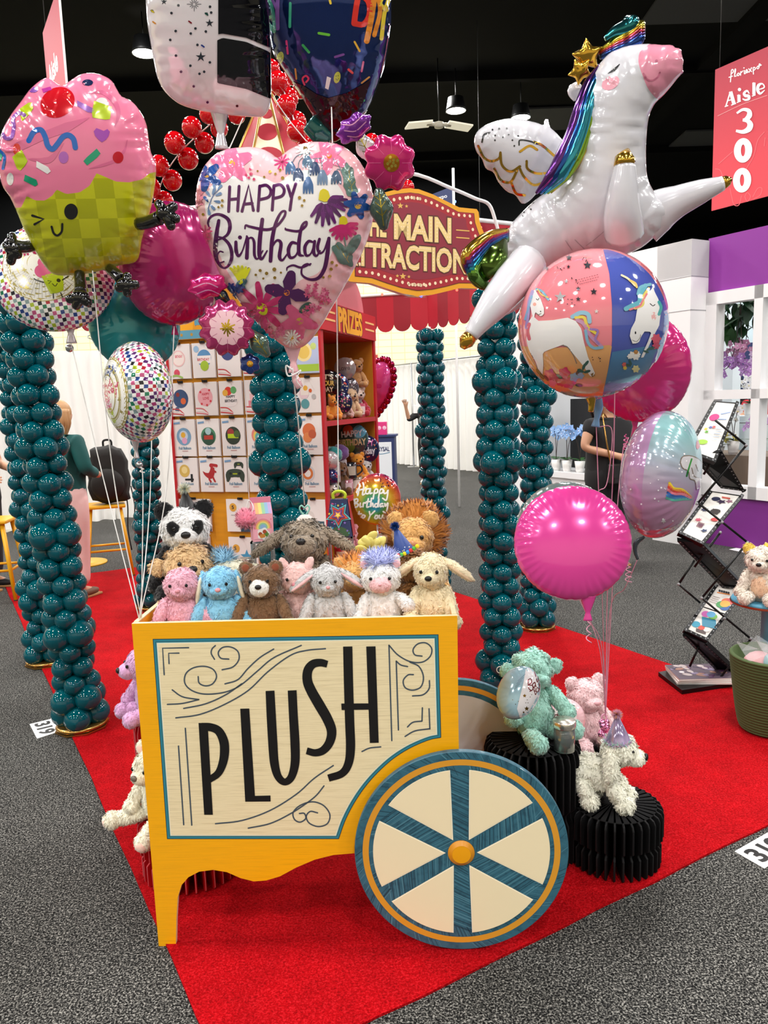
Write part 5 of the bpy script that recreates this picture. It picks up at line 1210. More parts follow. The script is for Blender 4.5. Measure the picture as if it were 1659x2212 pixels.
m=MB();fur_ell(m,(0,-.0,.2),(.035,.024,.014),furm('#b9c0f0'),None,.03,900,.1,(0,-.3,1),stand=.6,bw=.09);m.build('tuft',un)
plush('plush_puppy','cream plush puppy with long ears at the right end of the cart','plush toy',P3(933,2.155,ROW),.232,-.05,'#efe0bd',ear='flop',earin='#c8ad8c',nose='#141212',seed=17,legs=SIT,torso=(.275,.19,.3),mz=(.11,.1,.08),hw=.85,L=.06,turn=-8,
      arms=(((-.18,-.02,.48),(-.26,-.17,.18)),((.18,-.02,.48),(.26,-.2,.12))))
# second row
pa=plush('plush_panda','black and white plush panda wearing a polka dot party hat','plush toy',P3(412,2.38,.963),.30,.12,'#f4f3f1',armcol='#17171a',earcol='#17171a',patch='#141416',ear='round',seed=18,turn=8,nosew=.05,L=.06,dens=1.3)
party_hat(None,at(398,1056,2.38),at(406,1112,2.38),.036,mat('hat_black','#101014',.4),.013,(.024,[print_('#e8dca8'),print_('#f2f2ee'),print_('#b8c8c0')]),(['#e86a8a','#7ac0e8','#f0e0a0','#f2f2f2','#9ad08a'],.0028),'black party hat with coloured dots on the panda',[print_('#e8dca8'),print_('#8ac0d8'),print_('#e8a0b8'),print_('#c8d890')])
plush('plush_bear','curly tan plush bear peeking over the pink bear','plush toy',P3(412,2.30,.853),.29,.1,'#dab888',ear='low',seed=19,nod=-10,turn=18,nosew=.05,L=.07,wob=.1,dens=1.4,headc=(0,-.03,.76))
lm=plush('plush_lamb','cream plush toy with a blue tuft lying behind the blue bunny','plush toy',P3(520,2.33,.885),.22,-.2,'#f4ead4',ear='low',earin=None,seed=20,headc=(-.1,-.05,.74),hr=(.3,.2,.16),nose='#e0a050',L=.06)
m=MB();fur_ell(m,(-.045,-.01,.2),(.025,.02,.014),furm('#8fc0dc'),None,.028,600,.1,(0,-.3,1),stand=.7,bw=.09);m.build('tuft',lm)
plush('plush_dog','large taupe plush dog with wide drooping ears at the middle back','plush toy',P3(664,2.38,.906),.30,0,'#948675',ear='flop',seed=21,nod=-16,mz=(.145,.13,.115),hw=.92,nosew=.05,L=.085,dens=1.6,wob=.08)
sl=plush('plush_lion','small lion toy with an orange mane half hidden behind the white unicorn','plush toy',P3(768,2.28,.88),.21,0,'#d8a868',ear='round',seed=22,L=.06)
m=MB();fur_ell(m,(0,.005,.16),(.05,.03,.045),furm('#c9813a'),None,.03,900,.08,(0,0,1),stand=.5,rad=1.5,bw=.1);m.build('mane',sl)
ln=plush('plush_lion','tan plush lion with a shaggy brown mane at the back right of the cart','plush toy',P3(897,2.40,.906),.30,-.1,'#d3a464',ear='round',nose='#b87a4a',seed=23,mz=(.14,.1,.1),hw=.88,L=.05,nosew=.06)
m=MB();fur_ell(m,(0,.03,.222),(.088,.045,.085),furm('#b0702f'),None,.038,3600,.06,(0,0,1),stand=.3,rad=1.1,bw=.14,seed=5);m.build('mane',ln)
plush('plush_bear','russet brown furry toy turned away wearing a blue party hat','plush toy',P3(885,2.29,.87),.235,2.4,'#8f6236',ear='none',seed=24,L=.085,dens=1.6,headc=(0,-.05,.76),wob=.09)
party_hat(None,at(853,1137,2.22),at(872,1190,2.22),.031,mat('hat_navy','#1c3e86',.45),None,(.017,[print_('#16346e'),print_('#2450a0')]),(['#f0f0f2','#d8e4f2','#e8d060'],.0016),'blue party hat with white specks and bright pompom rim on the russet toy')
t=thing('pompom_band','string of coloured pompoms around the rim of the blue hat','pompom band',at(872,1190,2.2));g=random.Random(3)
for i in range(9):
    a=PI+PI*i/8;m=MB();p=at(847+54*i/8,1202-22*i/8+5*math.sin(PI*i/8),2.178)-at(872,1190,2.2);m.ell(tuple(p),(.0062,)*3,mat('pom%d' % (i % 4),('#e8d020','#3a8ad8','#d83a3a','#58b048')[i % 4],.9),None,10,7);m.build('pompom',t)
# boxes and weights at the back of the cart
def stand(p,w_,d_,z0,label):
    t=thing('acrylic_stand',label,'stand',Vector((p.x,p.y,z0)));ac=mat('acrylic','#cdd6da',.06,0,.5,trans=.85);h=p.z-z0-.001;m=MB()
    m.box((0,0,h-.003),(w_,d_,.006),ac);m.build('top_plate',t);m=MB()
    for sx in (-1,1):m.box((sx*(w_/2-.004),0,h/2),(.006,d_,h),ac)
    m.build('side_plates',t)
p=at(567,1166,2.44);stand(p,.07,.06,.906,'clear acrylic stand under the rainbow carton');RBC=['#f2a0b8','#f5c48a','#f4ea8e','#a8dcae','#9cc8ea','#c9b2e4']
t=thing('gift_carton','pink milk carton shaped gift box with a rainbow roof and window of sweets','gift box',p,.3);m=MB();PK_=print_('#f5aebf');m.box((0,0,.043),(.066,.056,.086),PK_);m.build('carton',t)
m=MB();m.add([(-.033,-.028,.086),(.033,-.028,.086),(.033,.028,.086),(-.033,.028,.086),(-.033,0,.122),(.033,0,.122)],[(0,1,5,4),(2,3,4,5),(1,2,5),(3,0,4)],PK_,False);m.box((0,0,.13),(.066,.004,.018),print_('#e88aa4'))
for i,c in enumerate(RBC):
    x0=-.031+.0103*i;m.add([(x0,-.0282,.088),(x0+.0103,-.0282,.088),(x0+.0103,-.0012,.1215),(x0,-.0012,.1215)],[(0,1,2,3)],print_(c),False)
m.build('roof',t);q=Plane(Vector((0,-.0281,0)),Vector((1,0,0)),ZZ,Vector((0,-1,0)))
for i,c in enumerate(('#e88aa0','#f2b070','#f0e080','#98d0a0','#90b8e0')):q.put(s_blob((0,.045),.028-.0045*i,1,24),print_(c),None,False)
q.put(s_poly([(-.03,.008),(.03,.008),(.03,.04),(-.03,.04)]),PK_,None,False);q.put(s_blob((0,.024),(lambda t:.019+.002*math.cos(5*t)),1,30),print_('#f2f0ec'),None,False)
for i,(x,y) in enumerate(((-.01,.024),(.0,.018),(.008,.026),(.004,.031),(-.006,.017),(.012,.02))):q.put(s_blob((x,y),.0065,1,10),print_(('#a8482c','#d08a3a','#5a8a3a')[i % 3]),None,False)
for x,y in ((-.026,.06),(.026,.07),(.02,.06),(-.02,.075),(-.027,.045)):q.put(s_blob((x,y),.002,1,8),print_('#e86a8a'),None,False)
q.mb.build('printed_face',t)
m=MB();fur_ell(m,(-.052,-.02,.075),(.026,.024,.026),furm('#f08aa4'),None,.01,700,.04,(0,0,1),stand=.9,rad=1);m.build('fluffy_pompom',t)
m=MB();m.tube(cr([(-.05,-.015,.1),(-.04,-.01,.13),(-.03,-.005,.125),(-.028,-.03,.11),(-.035,-.03,.09)],5),.0018,mat('white_ribbon','#ecebe9',.4),6);m.build('ribbon',t)
p=at(660,1142,2.52);t=thing('gift_box','white floral dome gift box with a mint heart handle behind the taupe dog','gift box',Vector((p.x,p.y,.906)),.1);h0=p.z-.906
m=MB();m.box((0,0,h0/2),(.07,.06,h0),print_('#f2e6e2'));m.lathe([(.045,h0),(.04,h0+.03),(.02,h0+.045),(0,h0+.048)],print_('#f0e4de'),4,(0,0,0),Matrix.Rotation(PI/4,3,'Z'),False);m.build('carton',t)
m=MB();m.tube(cr([(0,0,h0+.046),(-.016,0,h0+.066),(-.01,0,h0+.078),(0,0,h0+.07),(.01,0,h0+.078),(.016,0,h0+.066)],4,True),.003,print_('#8fd0c0'),6);m.build('heart_handle',t)
m=MB();g=random.Random(6)
for i in range(14):m.ell((g.uniform(-.03,.03),-.031,h0-.01+g.uniform(-.03,.03)),(.005,.001,.005),print_(g.choice(('#e8a0a8','#8fb08a','#d87a80'))),None,8,5)
m.build('floral_print',t)
p=at(736,1156,2.44);stand(p,.08,.06,.906,'clear acrylic stand under the star gift box')
t=thing('gift_box','navy tapered gift box with layered stars and a lime handle','gift box',p,-.12);m=MB();NVY=print_('#26305e')
V=[(-.043,-.03,0),(.043,-.03,0),(.043,.03,0),(-.043,.03,0),(-.027,-.012,.118),(.027,-.012,.118),(.027,.012,.118),(-.027,.012,.118)];m.add(V,[(0,1,5,4),(1,2,6,5),(2,3,7,6),(3,0,4,7),(4,5,6,7),(3,2,1,0)],NVY,False);m.add([(v[0]*1.02+(.002 if v[0] > 0 else 0),v[1],v[2]) for v in (V[1],V[2],V[6],V[5])],[(0,1,2,3)],print_('#b82634'),False);m.build('carton',t)
nv_=Vector((0,-.118,.018)).normalized();q=Plane(Vector((0,-.0215,.056)),Vector((1,0,0)),Vector((0,.018,.118)),nv_);g=random.Random(8)
for i in range(34):
    x,y=g.uniform(-.034,.034),g.uniform(-.052,.052);q.put(s_blob((x*(1-.25*(y+.05)*10*.3),y),(lambda t,r=g.uniform(.003,.0055):_star(t,r,r*.4,5)),1,20),print_(g.choice(('#d85a9a','#3aa0c8','#e8d050','#8a6ac8'))),None,False)
for r,c in ((.043,'#6fc8cc'),(.036,'#26305e'),(.033,'#e0503c'),(.024,'#26305e'),(.021,'#8a4a9a'),(.013,'#e8a030'),(.008,'#f4e070')):q.put(s_blob((0,.012),(lambda t,r=r:_star(t,r,r*.5,5)),1,40,rot=PI),print_(c),.001+.0004*(50-r*1000),False)
q.put(s_stroke([(-.025,-.045),(0,-.035),(.025,-.045)],.022,5),print_('#3c5a38'),.001,False)
q.mb.build('printed_face',t);m=MB();m.tube(cr([(-.018,0,.118),(-.02,0,.132),(-.01,0,.141),(.01,0,.141),(.02,0,.132),(.018,0,.118)],4),.005,print_('#c8dc30'),8);m.build('handle',t)
# Happy Birthday to You balloon on a stick
b=Balloon('stick_balloon','rainbow round foil balloon reading Happy Birthday to You beside the lion','balloon',815,1078,2.5,yaw=6)
RBF=mat('rainbow_foil','#e0a040',.16,.45,.5);nt=RBF.node_tree;tc=nt.nodes.new('ShaderNodeTexCoord');gr=nt.nodes.new('ShaderNodeTexGradient');gr.gradient_type='SPHERICAL';mp=nt.nodes.new('ShaderNodeMapping');mp.inputs['Scale'].default_value=(9,9,.1);mp.inputs['Location'].default_value=(.1,.15,0);r=nt.nodes.new('ShaderNodeValToRGB')
e=r.color_ramp.elements;e[0].color=lin('#6a3a8a');e[0].position=0;e[1].color=lin('#2a8ab0');e[1].position=1
for p_,c in ((.15,'#c0384a'),(.32,'#d87a2c'),(.5,'#d8b830'),(.68,'#5aa04a'),(.85,'#2c98a8')):k=e.new(p_);k.color=lin(c)
nt.links.new(tc.outputs['Object'],mp.inputs[0]);nt.links.new(mp.outputs[0],gr.inputs[0]);nt.links.new(gr.outputs[1],r.inputs[0]);nt.links.new(r.outputs[0],nt.nodes['Principled BSDF'].inputs['Base Color'])
b.disc(.079,.032,RBF,RBF,26,.1,14,104,R2=.085);b.bake();WF=foil('#f2f2f2',.25);b.conv=cz(680,640,4.366)
for P in ([(395,1850),(420,1800),(425,1770),(412,1850),(405,1880)],[(400,1835),(470,1815)],[(455,1760),(462,1800),(450,1870),(470,1865)],[(525,1815),(490,1820),(480,1855),(505,1860),(525,1815),(520,1860),(540,1855)],[(550,1910),(565,1830),(590,1820),(590,1850),(560,1860)],[(600,1905),(615,1830),(640,1820),(640,1850),(612,1860)],[(650,1830),(655,1860),(680,1850),(690,1830),(675,1920),(640,1905)],
          [(375,1915),(378,1950),(370,1990)],[(365,1925),(400,1910),(405,1935),(378,1950),(410,1960),(400,1985),(365,1990)],[(430,1950),(428,1985),(440,1985)],[(455,1985),(460,1950),(478,1950)],[(505,1910),(490,1985),(510,1985)],[(485,1940),(520,1935)],[(535,1905),(525,1985),(545,1950),(552,1985)],[(590,1955),(570,1960),(568,1985),(590,1980),(605,1905),(598,1985)],[(640,1955),(620,1960),(618,1985),(640,1975),(645,1985)],[(660,1955),(665,1980),(690,1950),(672,2040),(645,2030)],
          [(420,2030),(412,2085),(430,2085)],[(400,2055),(440,2050)],[(455,2060),(445,2080),(460,2090),(475,2070),(455,2060)],[(515,2030),(525,2060),(565,2025)],[(525,2060),(505,2110)],[(575,2065),(565,2090),(585,2095),(595,2070),(575,2065)],[(610,2065),(608,2092),(630,2090),(640,2060),(638,2095),(655,2090)]):b.put(s_stroke(P,15,6),WF)
b.conv=cz(680,640,4.366)
g=random.Random(4)
for i in range(40):
    x,y=g.uniform(590,740),g.uniform(1650,1800);b.put(s_blob((x,y),g.uniform(4,9),1,8),foil('#5a2a4a',.15,.5))
b.conv=None;b.build();m=MB();m.tube([tuple(b.inv@at(815,1125,2.5)),tuple(b.inv@Vector((b.C.x,b.C.y,.92)))],.003,mat('clear_stick','#d8dadd',.1,0,.5),6);m.build('stick',b.root)
# jar with green filling and a yellow bow
jz=.906;p=P3(808,2.34,jz);t=thing('treat_bag','green furry treat bag tied with a yellow organza bow','treat bag',p)
m=MB();fur_ell(m,(0,0,.15),(.045,.04,.05),furm('#a5b86a'),None,.014,900,.08);m.lathe([(.0,0),(.04,0),(.042,.12),(.03,.15)],print_('#c8d0a0'),18);m.build('bag',t)
YB=mat('organza','#efe27a',.4,0,.2,alpha=.8);m=MB()
g=random.Random(2)
for i in range(13):a=g.uniform(-.3,PI+.3);L_=g.uniform(.012,.034);m.ell((L_*math.cos(a),-.02+g.uniform(-.015,.01),.205+L_*math.sin(a)),(.02,.006,.013),YB,Matrix.Rotation(g.uniform(0,3),3,'Y')@Matrix.Rotation(g.uniform(-.6,.6),3,'X'),10,7)
m.build('bow',t)
def jar(p,label,fill,lid='#d8d8d8',h=.09,r=.03):
    t=thing('glass_jar',label,'jar',p);GL=mat('jar_glass','#dfe6e8',.05,0,.4,trans=.9);m=MB();m.lathe([(0,.002),(r,.002),(r,h),(r*.96,h),(r*.96,.006),(0,.006)],GL,24);m.build('glass',t)
    m=MB();g=random.Random(4)
    for i in range(26):m.ell((g.uniform(-.6,.6)*r,g.uniform(-.6,.6)*r,.012+g.random()*h*.75),(r*.26,)*3,print_(g.choice(fill)),None,8,6)
    o=m.build('sweets',t);o['kind']='stuff';m=MB();lm_=mat('lid_metal',lid,.25,.9);m.lathe([(r*1.06,h-.004),(r*1.1,h+.002),(r*1.1,h+.014),(r*1.04,h+.018),(0,h+.018)],lm_,28);m.build('lid',t);return t
jar(P3(826,2.37,jz),'small glass jar with a pale lid behind the yellow bow',['#e0b84a','#e8d8a0'],'#e4dcd0',.21,.022)
jar(P3(530,2.42,jz),'glass jar with a silver lid between the lamb toy and the rainbow carton',['#c8a080','#e8d0c0'],'#c8c8c8',.14,.034)
# ================================================================== foil balloons on ribbons
RIBW=mat('white_ribbon','#ecebe9',.4);RIBP=mat('pink_ribbon','#e9a0bd',.4)
BL='#101012'
# ---- cupcake
c1=cz(0,0,2.911)
b=Balloon('cupcake_balloon','large winking cupcake foil balloon with pink icing and lime case','balloon',168,378,2.12,conv=c1)
PINKI=foil('#ea7d9f',.2);LIMEC=checker('lime_check','#c6c81a','#adb00c',21)
OUT=[(60,1235),(15,1170),(-8,1060),(-6,930),(15,820),(70,720),(130,640),(190,560),(255,505),(305,488),(350,520),(390,540),(440,508),(500,470),(570,458),(640,472),(700,505),(735,560),(765,606),(830,638),(885,705),(920,780),(936,880),(950,960),(978,1020),(980,1120),(962,1250),(935,1370),(895,1500),(862,1640),(760,1668),(620,1706),(480,1730),(350,1730),(285,1680),(215,1570),(150,1440),(100,1320)]
LIME=[(40,1340),(100,1305),(140,1300),(178,1228),(230,1255),(290,1255),(335,1225),(362,1188),(420,1215),(500,1205),(560,1165),(602,1090),(650,1110),(720,1140),(800,1145),(880,1128),(940,1085),(1010,1080),(1010,1800),(0,1800)]
b.inflate(OUT,6.5,.105,PINKI,regions=[(LIME,LIMEC,0)],wr=(.09,.034));b.bake()
DKP=foil('#d96a92',.22)
for P,wd in (([(-5,960),(120,920),(260,860),(420,800),(560,740)],[4,60,50,60,6]),([(560,590),(640,580),(720,640),(745,720),(720,800)],[4,26,30,26,4]),([(560,1060),(640,1040),(720,1010),(780,950),(800,880)],[4,18,20,18,4]),([(400,900),(330,990),(280,1010),(180,1000)],[4,36,40,6])):b.put(s_stroke(P,wd,6),DKP)
b.put(s_blob((362,645),1,5,36,rot=-.5,sx=112,sy=92),foil('#d41a28',.14,.2));b.put(s_blob((420,600),1,1,16,rot=-.5,sx=26,sy=20),foil('#f0705c'))
for x,y,rx,ry,c in ((552,520,34,20,'#1f2a52'),(210,565,30,18,'#8a4fb0'),(640,640,36,26,'#f3f1f0'),(400,990,31,38,'#b060b8'),(742,990,34,37,'#c8142a'),(106,938,24,37,'#d83a30'),(65,1125,22,40,'#f0eef0')):b.put(s_blob((x,y),1,2,20,sx=rx,sy=ry),foil(c,.18,.15))
for Q,c in (([(118,690),(200,632),(212,690),(140,765)],'#b4c810'),([(592,634),(702,672),(690,758),(572,738)],'#b4c810'),([(485,632),(602,690),(575,720),(478,662)],'#9a62b8'),([(78,988),(135,938),(178,1020),(118,1085)],'#b4c810'),([(230,1012),(325,1062),(312,1102),(226,1050)],'#f1eff0'),
             ([(608,934),(636,970),(546,1042),(522,1010)],'#0f9a72'),([(158,1098),(243,1136),(236,1180),(150,1136)],'#0f9a72'),([(0,960),(22,965),(5,1020),(-4,1010)],'#0f9a72'),([(262,560),(320,545),(330,565),(270,585)],'#b83a9a')):b.put(s_poly(Q,40),foil(c,.2,.1))
b.put(s_stroke([(182,885),(215,828),(258,818),(285,862),(300,915),(330,938),(362,905),(395,862),(430,850),(462,875),(474,928)],34,6),foil('#1a62b8',.18,.1))
b.put(s_stroke([(155,725),(120,712),(85,745),(88,800),(75,860),(40,870),(15,840)],24,6),foil('#9456b4',.2,.1));b.put(s_stroke([(-5,940),(30,985),(20,1060)],18,5),foil('#1a62b8',.18,.1))
b.put(s_poly([(640,895),(600,862),(588,822),(604,805),(632,814),(644,832),(662,812),(688,812),(692,840),(672,875)],30),foil('#a448b0',.2,.1))
FK=foil(BL,.3)
b.put(s_stroke([(204,1355),(275,1377),(218,1410)],15,1,smooth=False),FK);b.put(s_blob((447,1330),1,2,24,sx=43,sy=50),FK);b.put(s_stroke([(325,1425),(338,1465),(362,1480),(388,1455),(392,1408)],14,6),FK)
b.build('foil_body')
BKF=mat('black_foil','#0c0c0e',.12,.2,.8,bump=(40,.3))
def glove(path,hand,r=.016):
    m=MB();b.tube_px(path,[r*.9,r],BKF,mb=m,n=10);lim=m.build('black_limb',b.root)
    m=MB();hx,hy,hY=hand[0];c=b.inv@at(*c1(hx,hy),hY)
    m.ell(tuple(c),(.024,.02,.02),BKF,None,14,9)
    for fx,fy in hand[1]:q=b.inv@at(*c1(fx,fy),hY);m.tube(cr([tuple(c),tuple((c+q)/2+Vector((0,0,.004))),tuple(q)],4),[.014,.0135,.012],BKF,10);m.ell(tuple(q),(.0125,)*3,BKF,None,10,7)
    m.build('black_hand',lim)
glove([(870,1410,2.12),(940,1395,2.1),(1005,1370,2.08)],((1040,1340,2.07),[(1000,1285),(1090,1300),(1105,1375),(1075,1420)]),.018)
glove([(215,1545,2.12),(150,1555,2.1),(90,1545,2.09)],((85,1560,2.09),[(75,1490),(45,1540),(70,1640),(110,1600)]),.016)
glove([(500,1720,2.12),(505,1790,2.1),(505,1840,2.08)],((505,1870,2.07),[(440,1880),(480,1920),(550,1900)]),.016)
glove([(690,1690,2.12),(725,1720,2.1),(760,1755,2.09)],((790,1790,2.08),[(750,1810),(800,1840),(850,1790),(800,1740)]),.016)
TIE=Vector(fl(299,1342,.99));TIE=Vector((CO.x+.012,CO.y+.03,CH_+.003))
def rib(bl,x,y,Y,mid=None,end=TIE,m=RIBW,r=.0016):
    p=at(x,y,Y);e=Vector(end);q=(p*.45+e*.55)+Vector((mid or 0,0,-.02));bl.string([p,q,e],m,r)
b.conv=None;rib(b,200,585,2.14,-.02,TIE+Vector((.002,.01,0)))
# ---- checkered cupcake round, far left
CKC=['#1c1c24','#b03a78','#a8bc2a','#5a2a6a','#b8283a','#1f7a5a','#88a0a4','#c85a8a','#27448a']
CKM=checker('party_check','#f2f0f2','#111111',92,.16,.25,.6,'uv',c3=CKC)
b=Balloon('round_balloon','round foil balloon with chequered rim and a small cupcake picture, lower left','balloon',117,598,2.3,tilt=-28,yaw=-6,roll=8)
b.disc(.168,.062,CKM,CKM,40);b.bake();WF2=foil('#f3f1ee',.2)
L_=lambda VF,c:b.put(VF,c,local=True)
L_(s_blob((-.02,.01),.107,8,56),foil('#c9b96a',.2,.5));L_(s_blob((-.02,.01),.105,8,56),WF2)
for i in range(60):
    a=2*PI*i/60;L_(s_stroke([(-.02+.05*math.cos(a),.01+.05*math.sin(a)),(-.02+.1*math.cos(a),.01+.1*math.sin(a))],.0011,3),foil('#c9c6c2',.2,.5))
L_(s_poly([(-.03,-.025),(.03,-.02),(.018,-.078),(-.018,-.08)],.02),foil('#b4c62a'));
for x,y,r in ((-.025,-.012,.02),(0,-.005,.024),(.024,-.01,.02),(-.012,.012,.02),(.012,.012,.02),(0,.03,.014)):L_(s_blob((x,y),r,3,20),foil('#d8608e'))
for x,y,c in ((-.015,.0,'#5a2a6a'),(.012,-.005,'#f0f0f0'),(.005,.018,'#27448a'),(-.02,.015,'#1f9a7a'),(.024,.005,'#c03048')):L_(s_stroke([(x,y),(x+.008,y+.004)],.003,2),foil(c))
L_(s_blob((.012,-.045),.0055,1,12),FK);L_(s_stroke([(-.016,-.042),(-.007,-.045),(-.015,-.05)],.002,1,smooth=False),FK);L_(s_stroke([(-.006,-.052),(0,-.06),(.007,-.053)],.002,4),FK)
for P in ([(-.028,-.045),(-.045,-.035),(-.05,-.03)],[(-.01,-.08),(-.012,-.092)],[(.01,-.08),(.012,-.092)],[(.022,-.045),(.04,-.035)]):L_(s_stroke(P,.003,3),FK)
V,Fc=text2d('Birthday',.03);L_((V*np.array([.13/V[:,0].max(),.045/.69])+np.array([-.085,.045]),Fc),foil('#b02a5a',.2,.2))
for x,y in ((-.07,.0),(-.075,-.05),(.05,-.03),(.045,.03)):L_(s_blob((x,y),(lambda t:_star(t,.008,.003,4)),1,24),foil('#c9b96a',.2,.6))
b.build();b.neck(150,688,foil('#cfc4ca',.18,.3),.07,.02);rib(b,152,735,2.3,.0);
m=MB();m.ell(tuple(b.inv@at(150,752,2.3)),(.012,.012,.012),mfoil('#c0c4c8'),None,12,8);m.build('weight_bead',b.root)
# ---- magenta and teal rounds behind
MAG=foil('#b2206c',.17,.3);MAG2=foil('#e0419a',.2,.15)
b=Balloon('round_balloon','plain magenta round foil balloon behind the cupcake hand','balloon',376,572,2.38,yaw=34,tilt=4,roll=3)
b.disc(.178,.085,MAG,MAG,38);b.build();b.neck(375,680,MAG,.06,.018);rib(b,376,705,2.38,.03)
b=Balloon('round_balloon','plain teal round foil balloon below the magenta one','balloon',292,702,2.45,yaw=18,tilt=-8,roll=-14)
TL=foil('#0f8c94',.17,.2);b.disc(.142,.075,TL,TL,34);b.build();b.neck(305,790,TL,.05,.016);rib(b,330,790,2.45,.01)
b.curl(at(192,672,2.4),.09,RIBW,3,.012)
# ---- chequered side-on balloon
b=Balloon('round_balloon','chequered foil balloon turned aside under the teal one','balloon',298,848,2.05,yaw=-70,tilt=2,roll=4)
b.disc(.132,.082,CKM,CKM,38,.1,22,150);b.bake()
for sd in (1,):
    L_(s_blob((0,0),.092,8,56),foil('#c9b96a',.2,.5));L_(s_blob((0,0),.0905,8,56),WF2)
    V,Fc=text2d('HAPPY',.03);L_((V*np.array([.11/V[:,0].max(),.035/.69])+np.array([-.05,.035]),Fc),foil('#27448a'))
    V,Fc=text2d('Birthday',.03);L_((V*np.array([.13/V[:,0].max(),.035/.69])+np.array([-.065,.0]),Fc),foil('#c83a72',.2,.2))
    L_(s_poly([(-.03,-.04),(.02,-.035),(.01,-.08),(-.02,-.08)],.02),foil('#b4c62a'));L_(s_blob((-.005,-.022),.027,3,24),foil('#d8608e'))
    for x,y in ((.06,-.02),(.055,-.05),(.04,.05)):L_(s_blob((x,y),(lambda t:_star(t,.008,.003,4)),1,24),foil('#c9b96a',.2,.6))
b.build();b.neck(292,950,foil('#cfc4ca',.18,.3),.05,.02);b.string([at(304,1000,2.05),at(309,1060,2.06),TIE+Vector((0,.02,0))],RIBW);b.curl(at(306,1005,2.04),.02,RIBW,2,.006)
m=MB();m.ell(tuple(b.inv@at(301,1004,2.04)),(.009,)*3,mfoil('#c0c4c8'),None,12,8);m.build('weight_bead',b.root)

# ---- heart
c3=cz(400,250,3.19)
b=Balloon('heart_balloon','large floral heart foil balloon reading Happy Birthday above the cart','balloon',620,520,2.2,conv=c3)
OUT=[(640,290),(700,243),(780,200),(870,180),(960,180),(1050,195),(1130,238),(1200,310),(1250,400),(1285,500),(1300,610),(1293,720),(1265,830),(1220,945),(1160,1065),(1085,1200),(1010,1325),(950,1430),(880,1530),(812,1592),(745,1610),(690,1594),(630,1553),(570,1500),(515,1445),(460,1388),(405,1322),(350,1250),(290,1175),(235,1085),(188,970),(148,860),(105,750),(80,650),(74,560),(88,450),(118,370),(162,308),(222,258),(292,230),(370,218),(450,214),(525,226),(590,256)]
HW=foil('#f7f3f2',.17,0,.8);HP_=foil('#f3bfc6',.17,0,.8)
INR=[(640,480),(720,420),(840,390),(960,420),(1040,490),(1090,590),(1080,720),(1030,860),(980,980),(900,1080),(780,1130),(640,1290),(520,1290),(400,1200),(320,1100),(250,960),(200,830),(160,700),(150,600),(190,500),(260,440),(400,410),(540,440)]
b.inflate(OUT,6.5,.105,HP_,regions=[(INR,HW,5)],wr=(.085,.036));b.bake();put=b.put
def petals(cx,cy,n,r0,r1,wd,c,rot=0,sq=1.0,rs=0):
    for i in range(n):
        a=rot+2*PI*i/n;ca,sa=math.cos(a),math.sin(a)*sq
        put(s_stroke([(cx+ca*r0,cy+sa*r0),(cx+ca*(r0+r1)/2,cy+sa*(r0+r1)/2),(cx+ca*r1,cy+sa*r1)],[wd*.45,wd,wd*.7],4),foil(c,.2,.12))
PU='#5c1a5e';PUF=foil(PU,.18,.35)
# lettering
for P in ([(307,490),(300,660)],[(372,487),(362,655)],[(303,578),(366,572)],[(392,658),(438,480),(470,652)],[(405,610),(462,604)],[(514,485),(502,655)],[(514,487),(560,480),(590,515),(575,560),(508,580)],[(612,482),(600,650)],[(612,484),(655,476),(682,510),(668,552),(605,572)],[(705,480),(730,560)],[(762,470),(735,555),(722,650)]):
    put(s_stroke(P,21,6,smooth=len(P) > 3),PUF)
S=lambda P,wd=17:put(s_stroke(P,wd,7),PUF)
S([(232,722),(215,830),(208,930),(222,1000),(262,1048),(300,1030),(322,970),(310,900),(270,850),(212,830)],[22,30,30,24,14,20,24,24,20,10])
S([(165,765),(158,735),(175,700),(215,680),(260,688),(300,720),(308,775),(285,825),(215,862)],[10,14,16,18,22,26,26,18,10])
S([(262,940),(240,935),(222,965),(235,1010),(268,1005)],10)
S([(350,870),(352,930),(368,965),(395,930),(425,830)],[22,26,20,10,10]);put(s_blob((378,838),14,1,12),PUF)
S([(425,830),(430,860),(425,980)],[14,24,26]);S([(418,860),(455,840),(475,870),(478,960),(500,985),(535,930)],[10,14,20,20,12,10])
S([(532,715),(515,850),(512,960),(530,985),(565,930)],[26,30,28,18,10]);S([(412,778),(418,755),(450,765),(560,785),(630,760),(680,700),(690,660),(660,668),(625,740),(600,850),(588,1000)],[10,14,18,20,18,18,16,16,24,28,26])
S([(590,920),(630,860),(660,880),(650,970),(670,995),(705,950)],[10,16,24,26,16,10])
S([(770,880),(735,875),(712,920),(722,975),(760,965),(790,900)],[16,22,26,22,14,10]);S([(690,775),(700,785),(780,795),(830,760),(835,730),(805,760),(785,860),(785,950),(815,965)],[10,16,18,18,14,20,26,26,10])
S([(880,870),(850,865),(825,905),(832,960),(865,950),(890,880)],[14,20,24,20,12,10]);S([(892,865),(885,940),(905,965),(930,930)],[20,24,16,10])
S([(925,850),(912,905),(925,945),(955,930),(985,850)],[20,22,18,12,14]);S([(990,845),(980,950),(960,1050),(920,1115),(860,1128),(805,1095),(808,1040),(840,1020),(860,1030)],[24,30,28,24,18,14,12,12,10]);S([(865,1020),(800,1045),(745,1030),(705,1045),(700,1065)],[12,16,14,12,8])
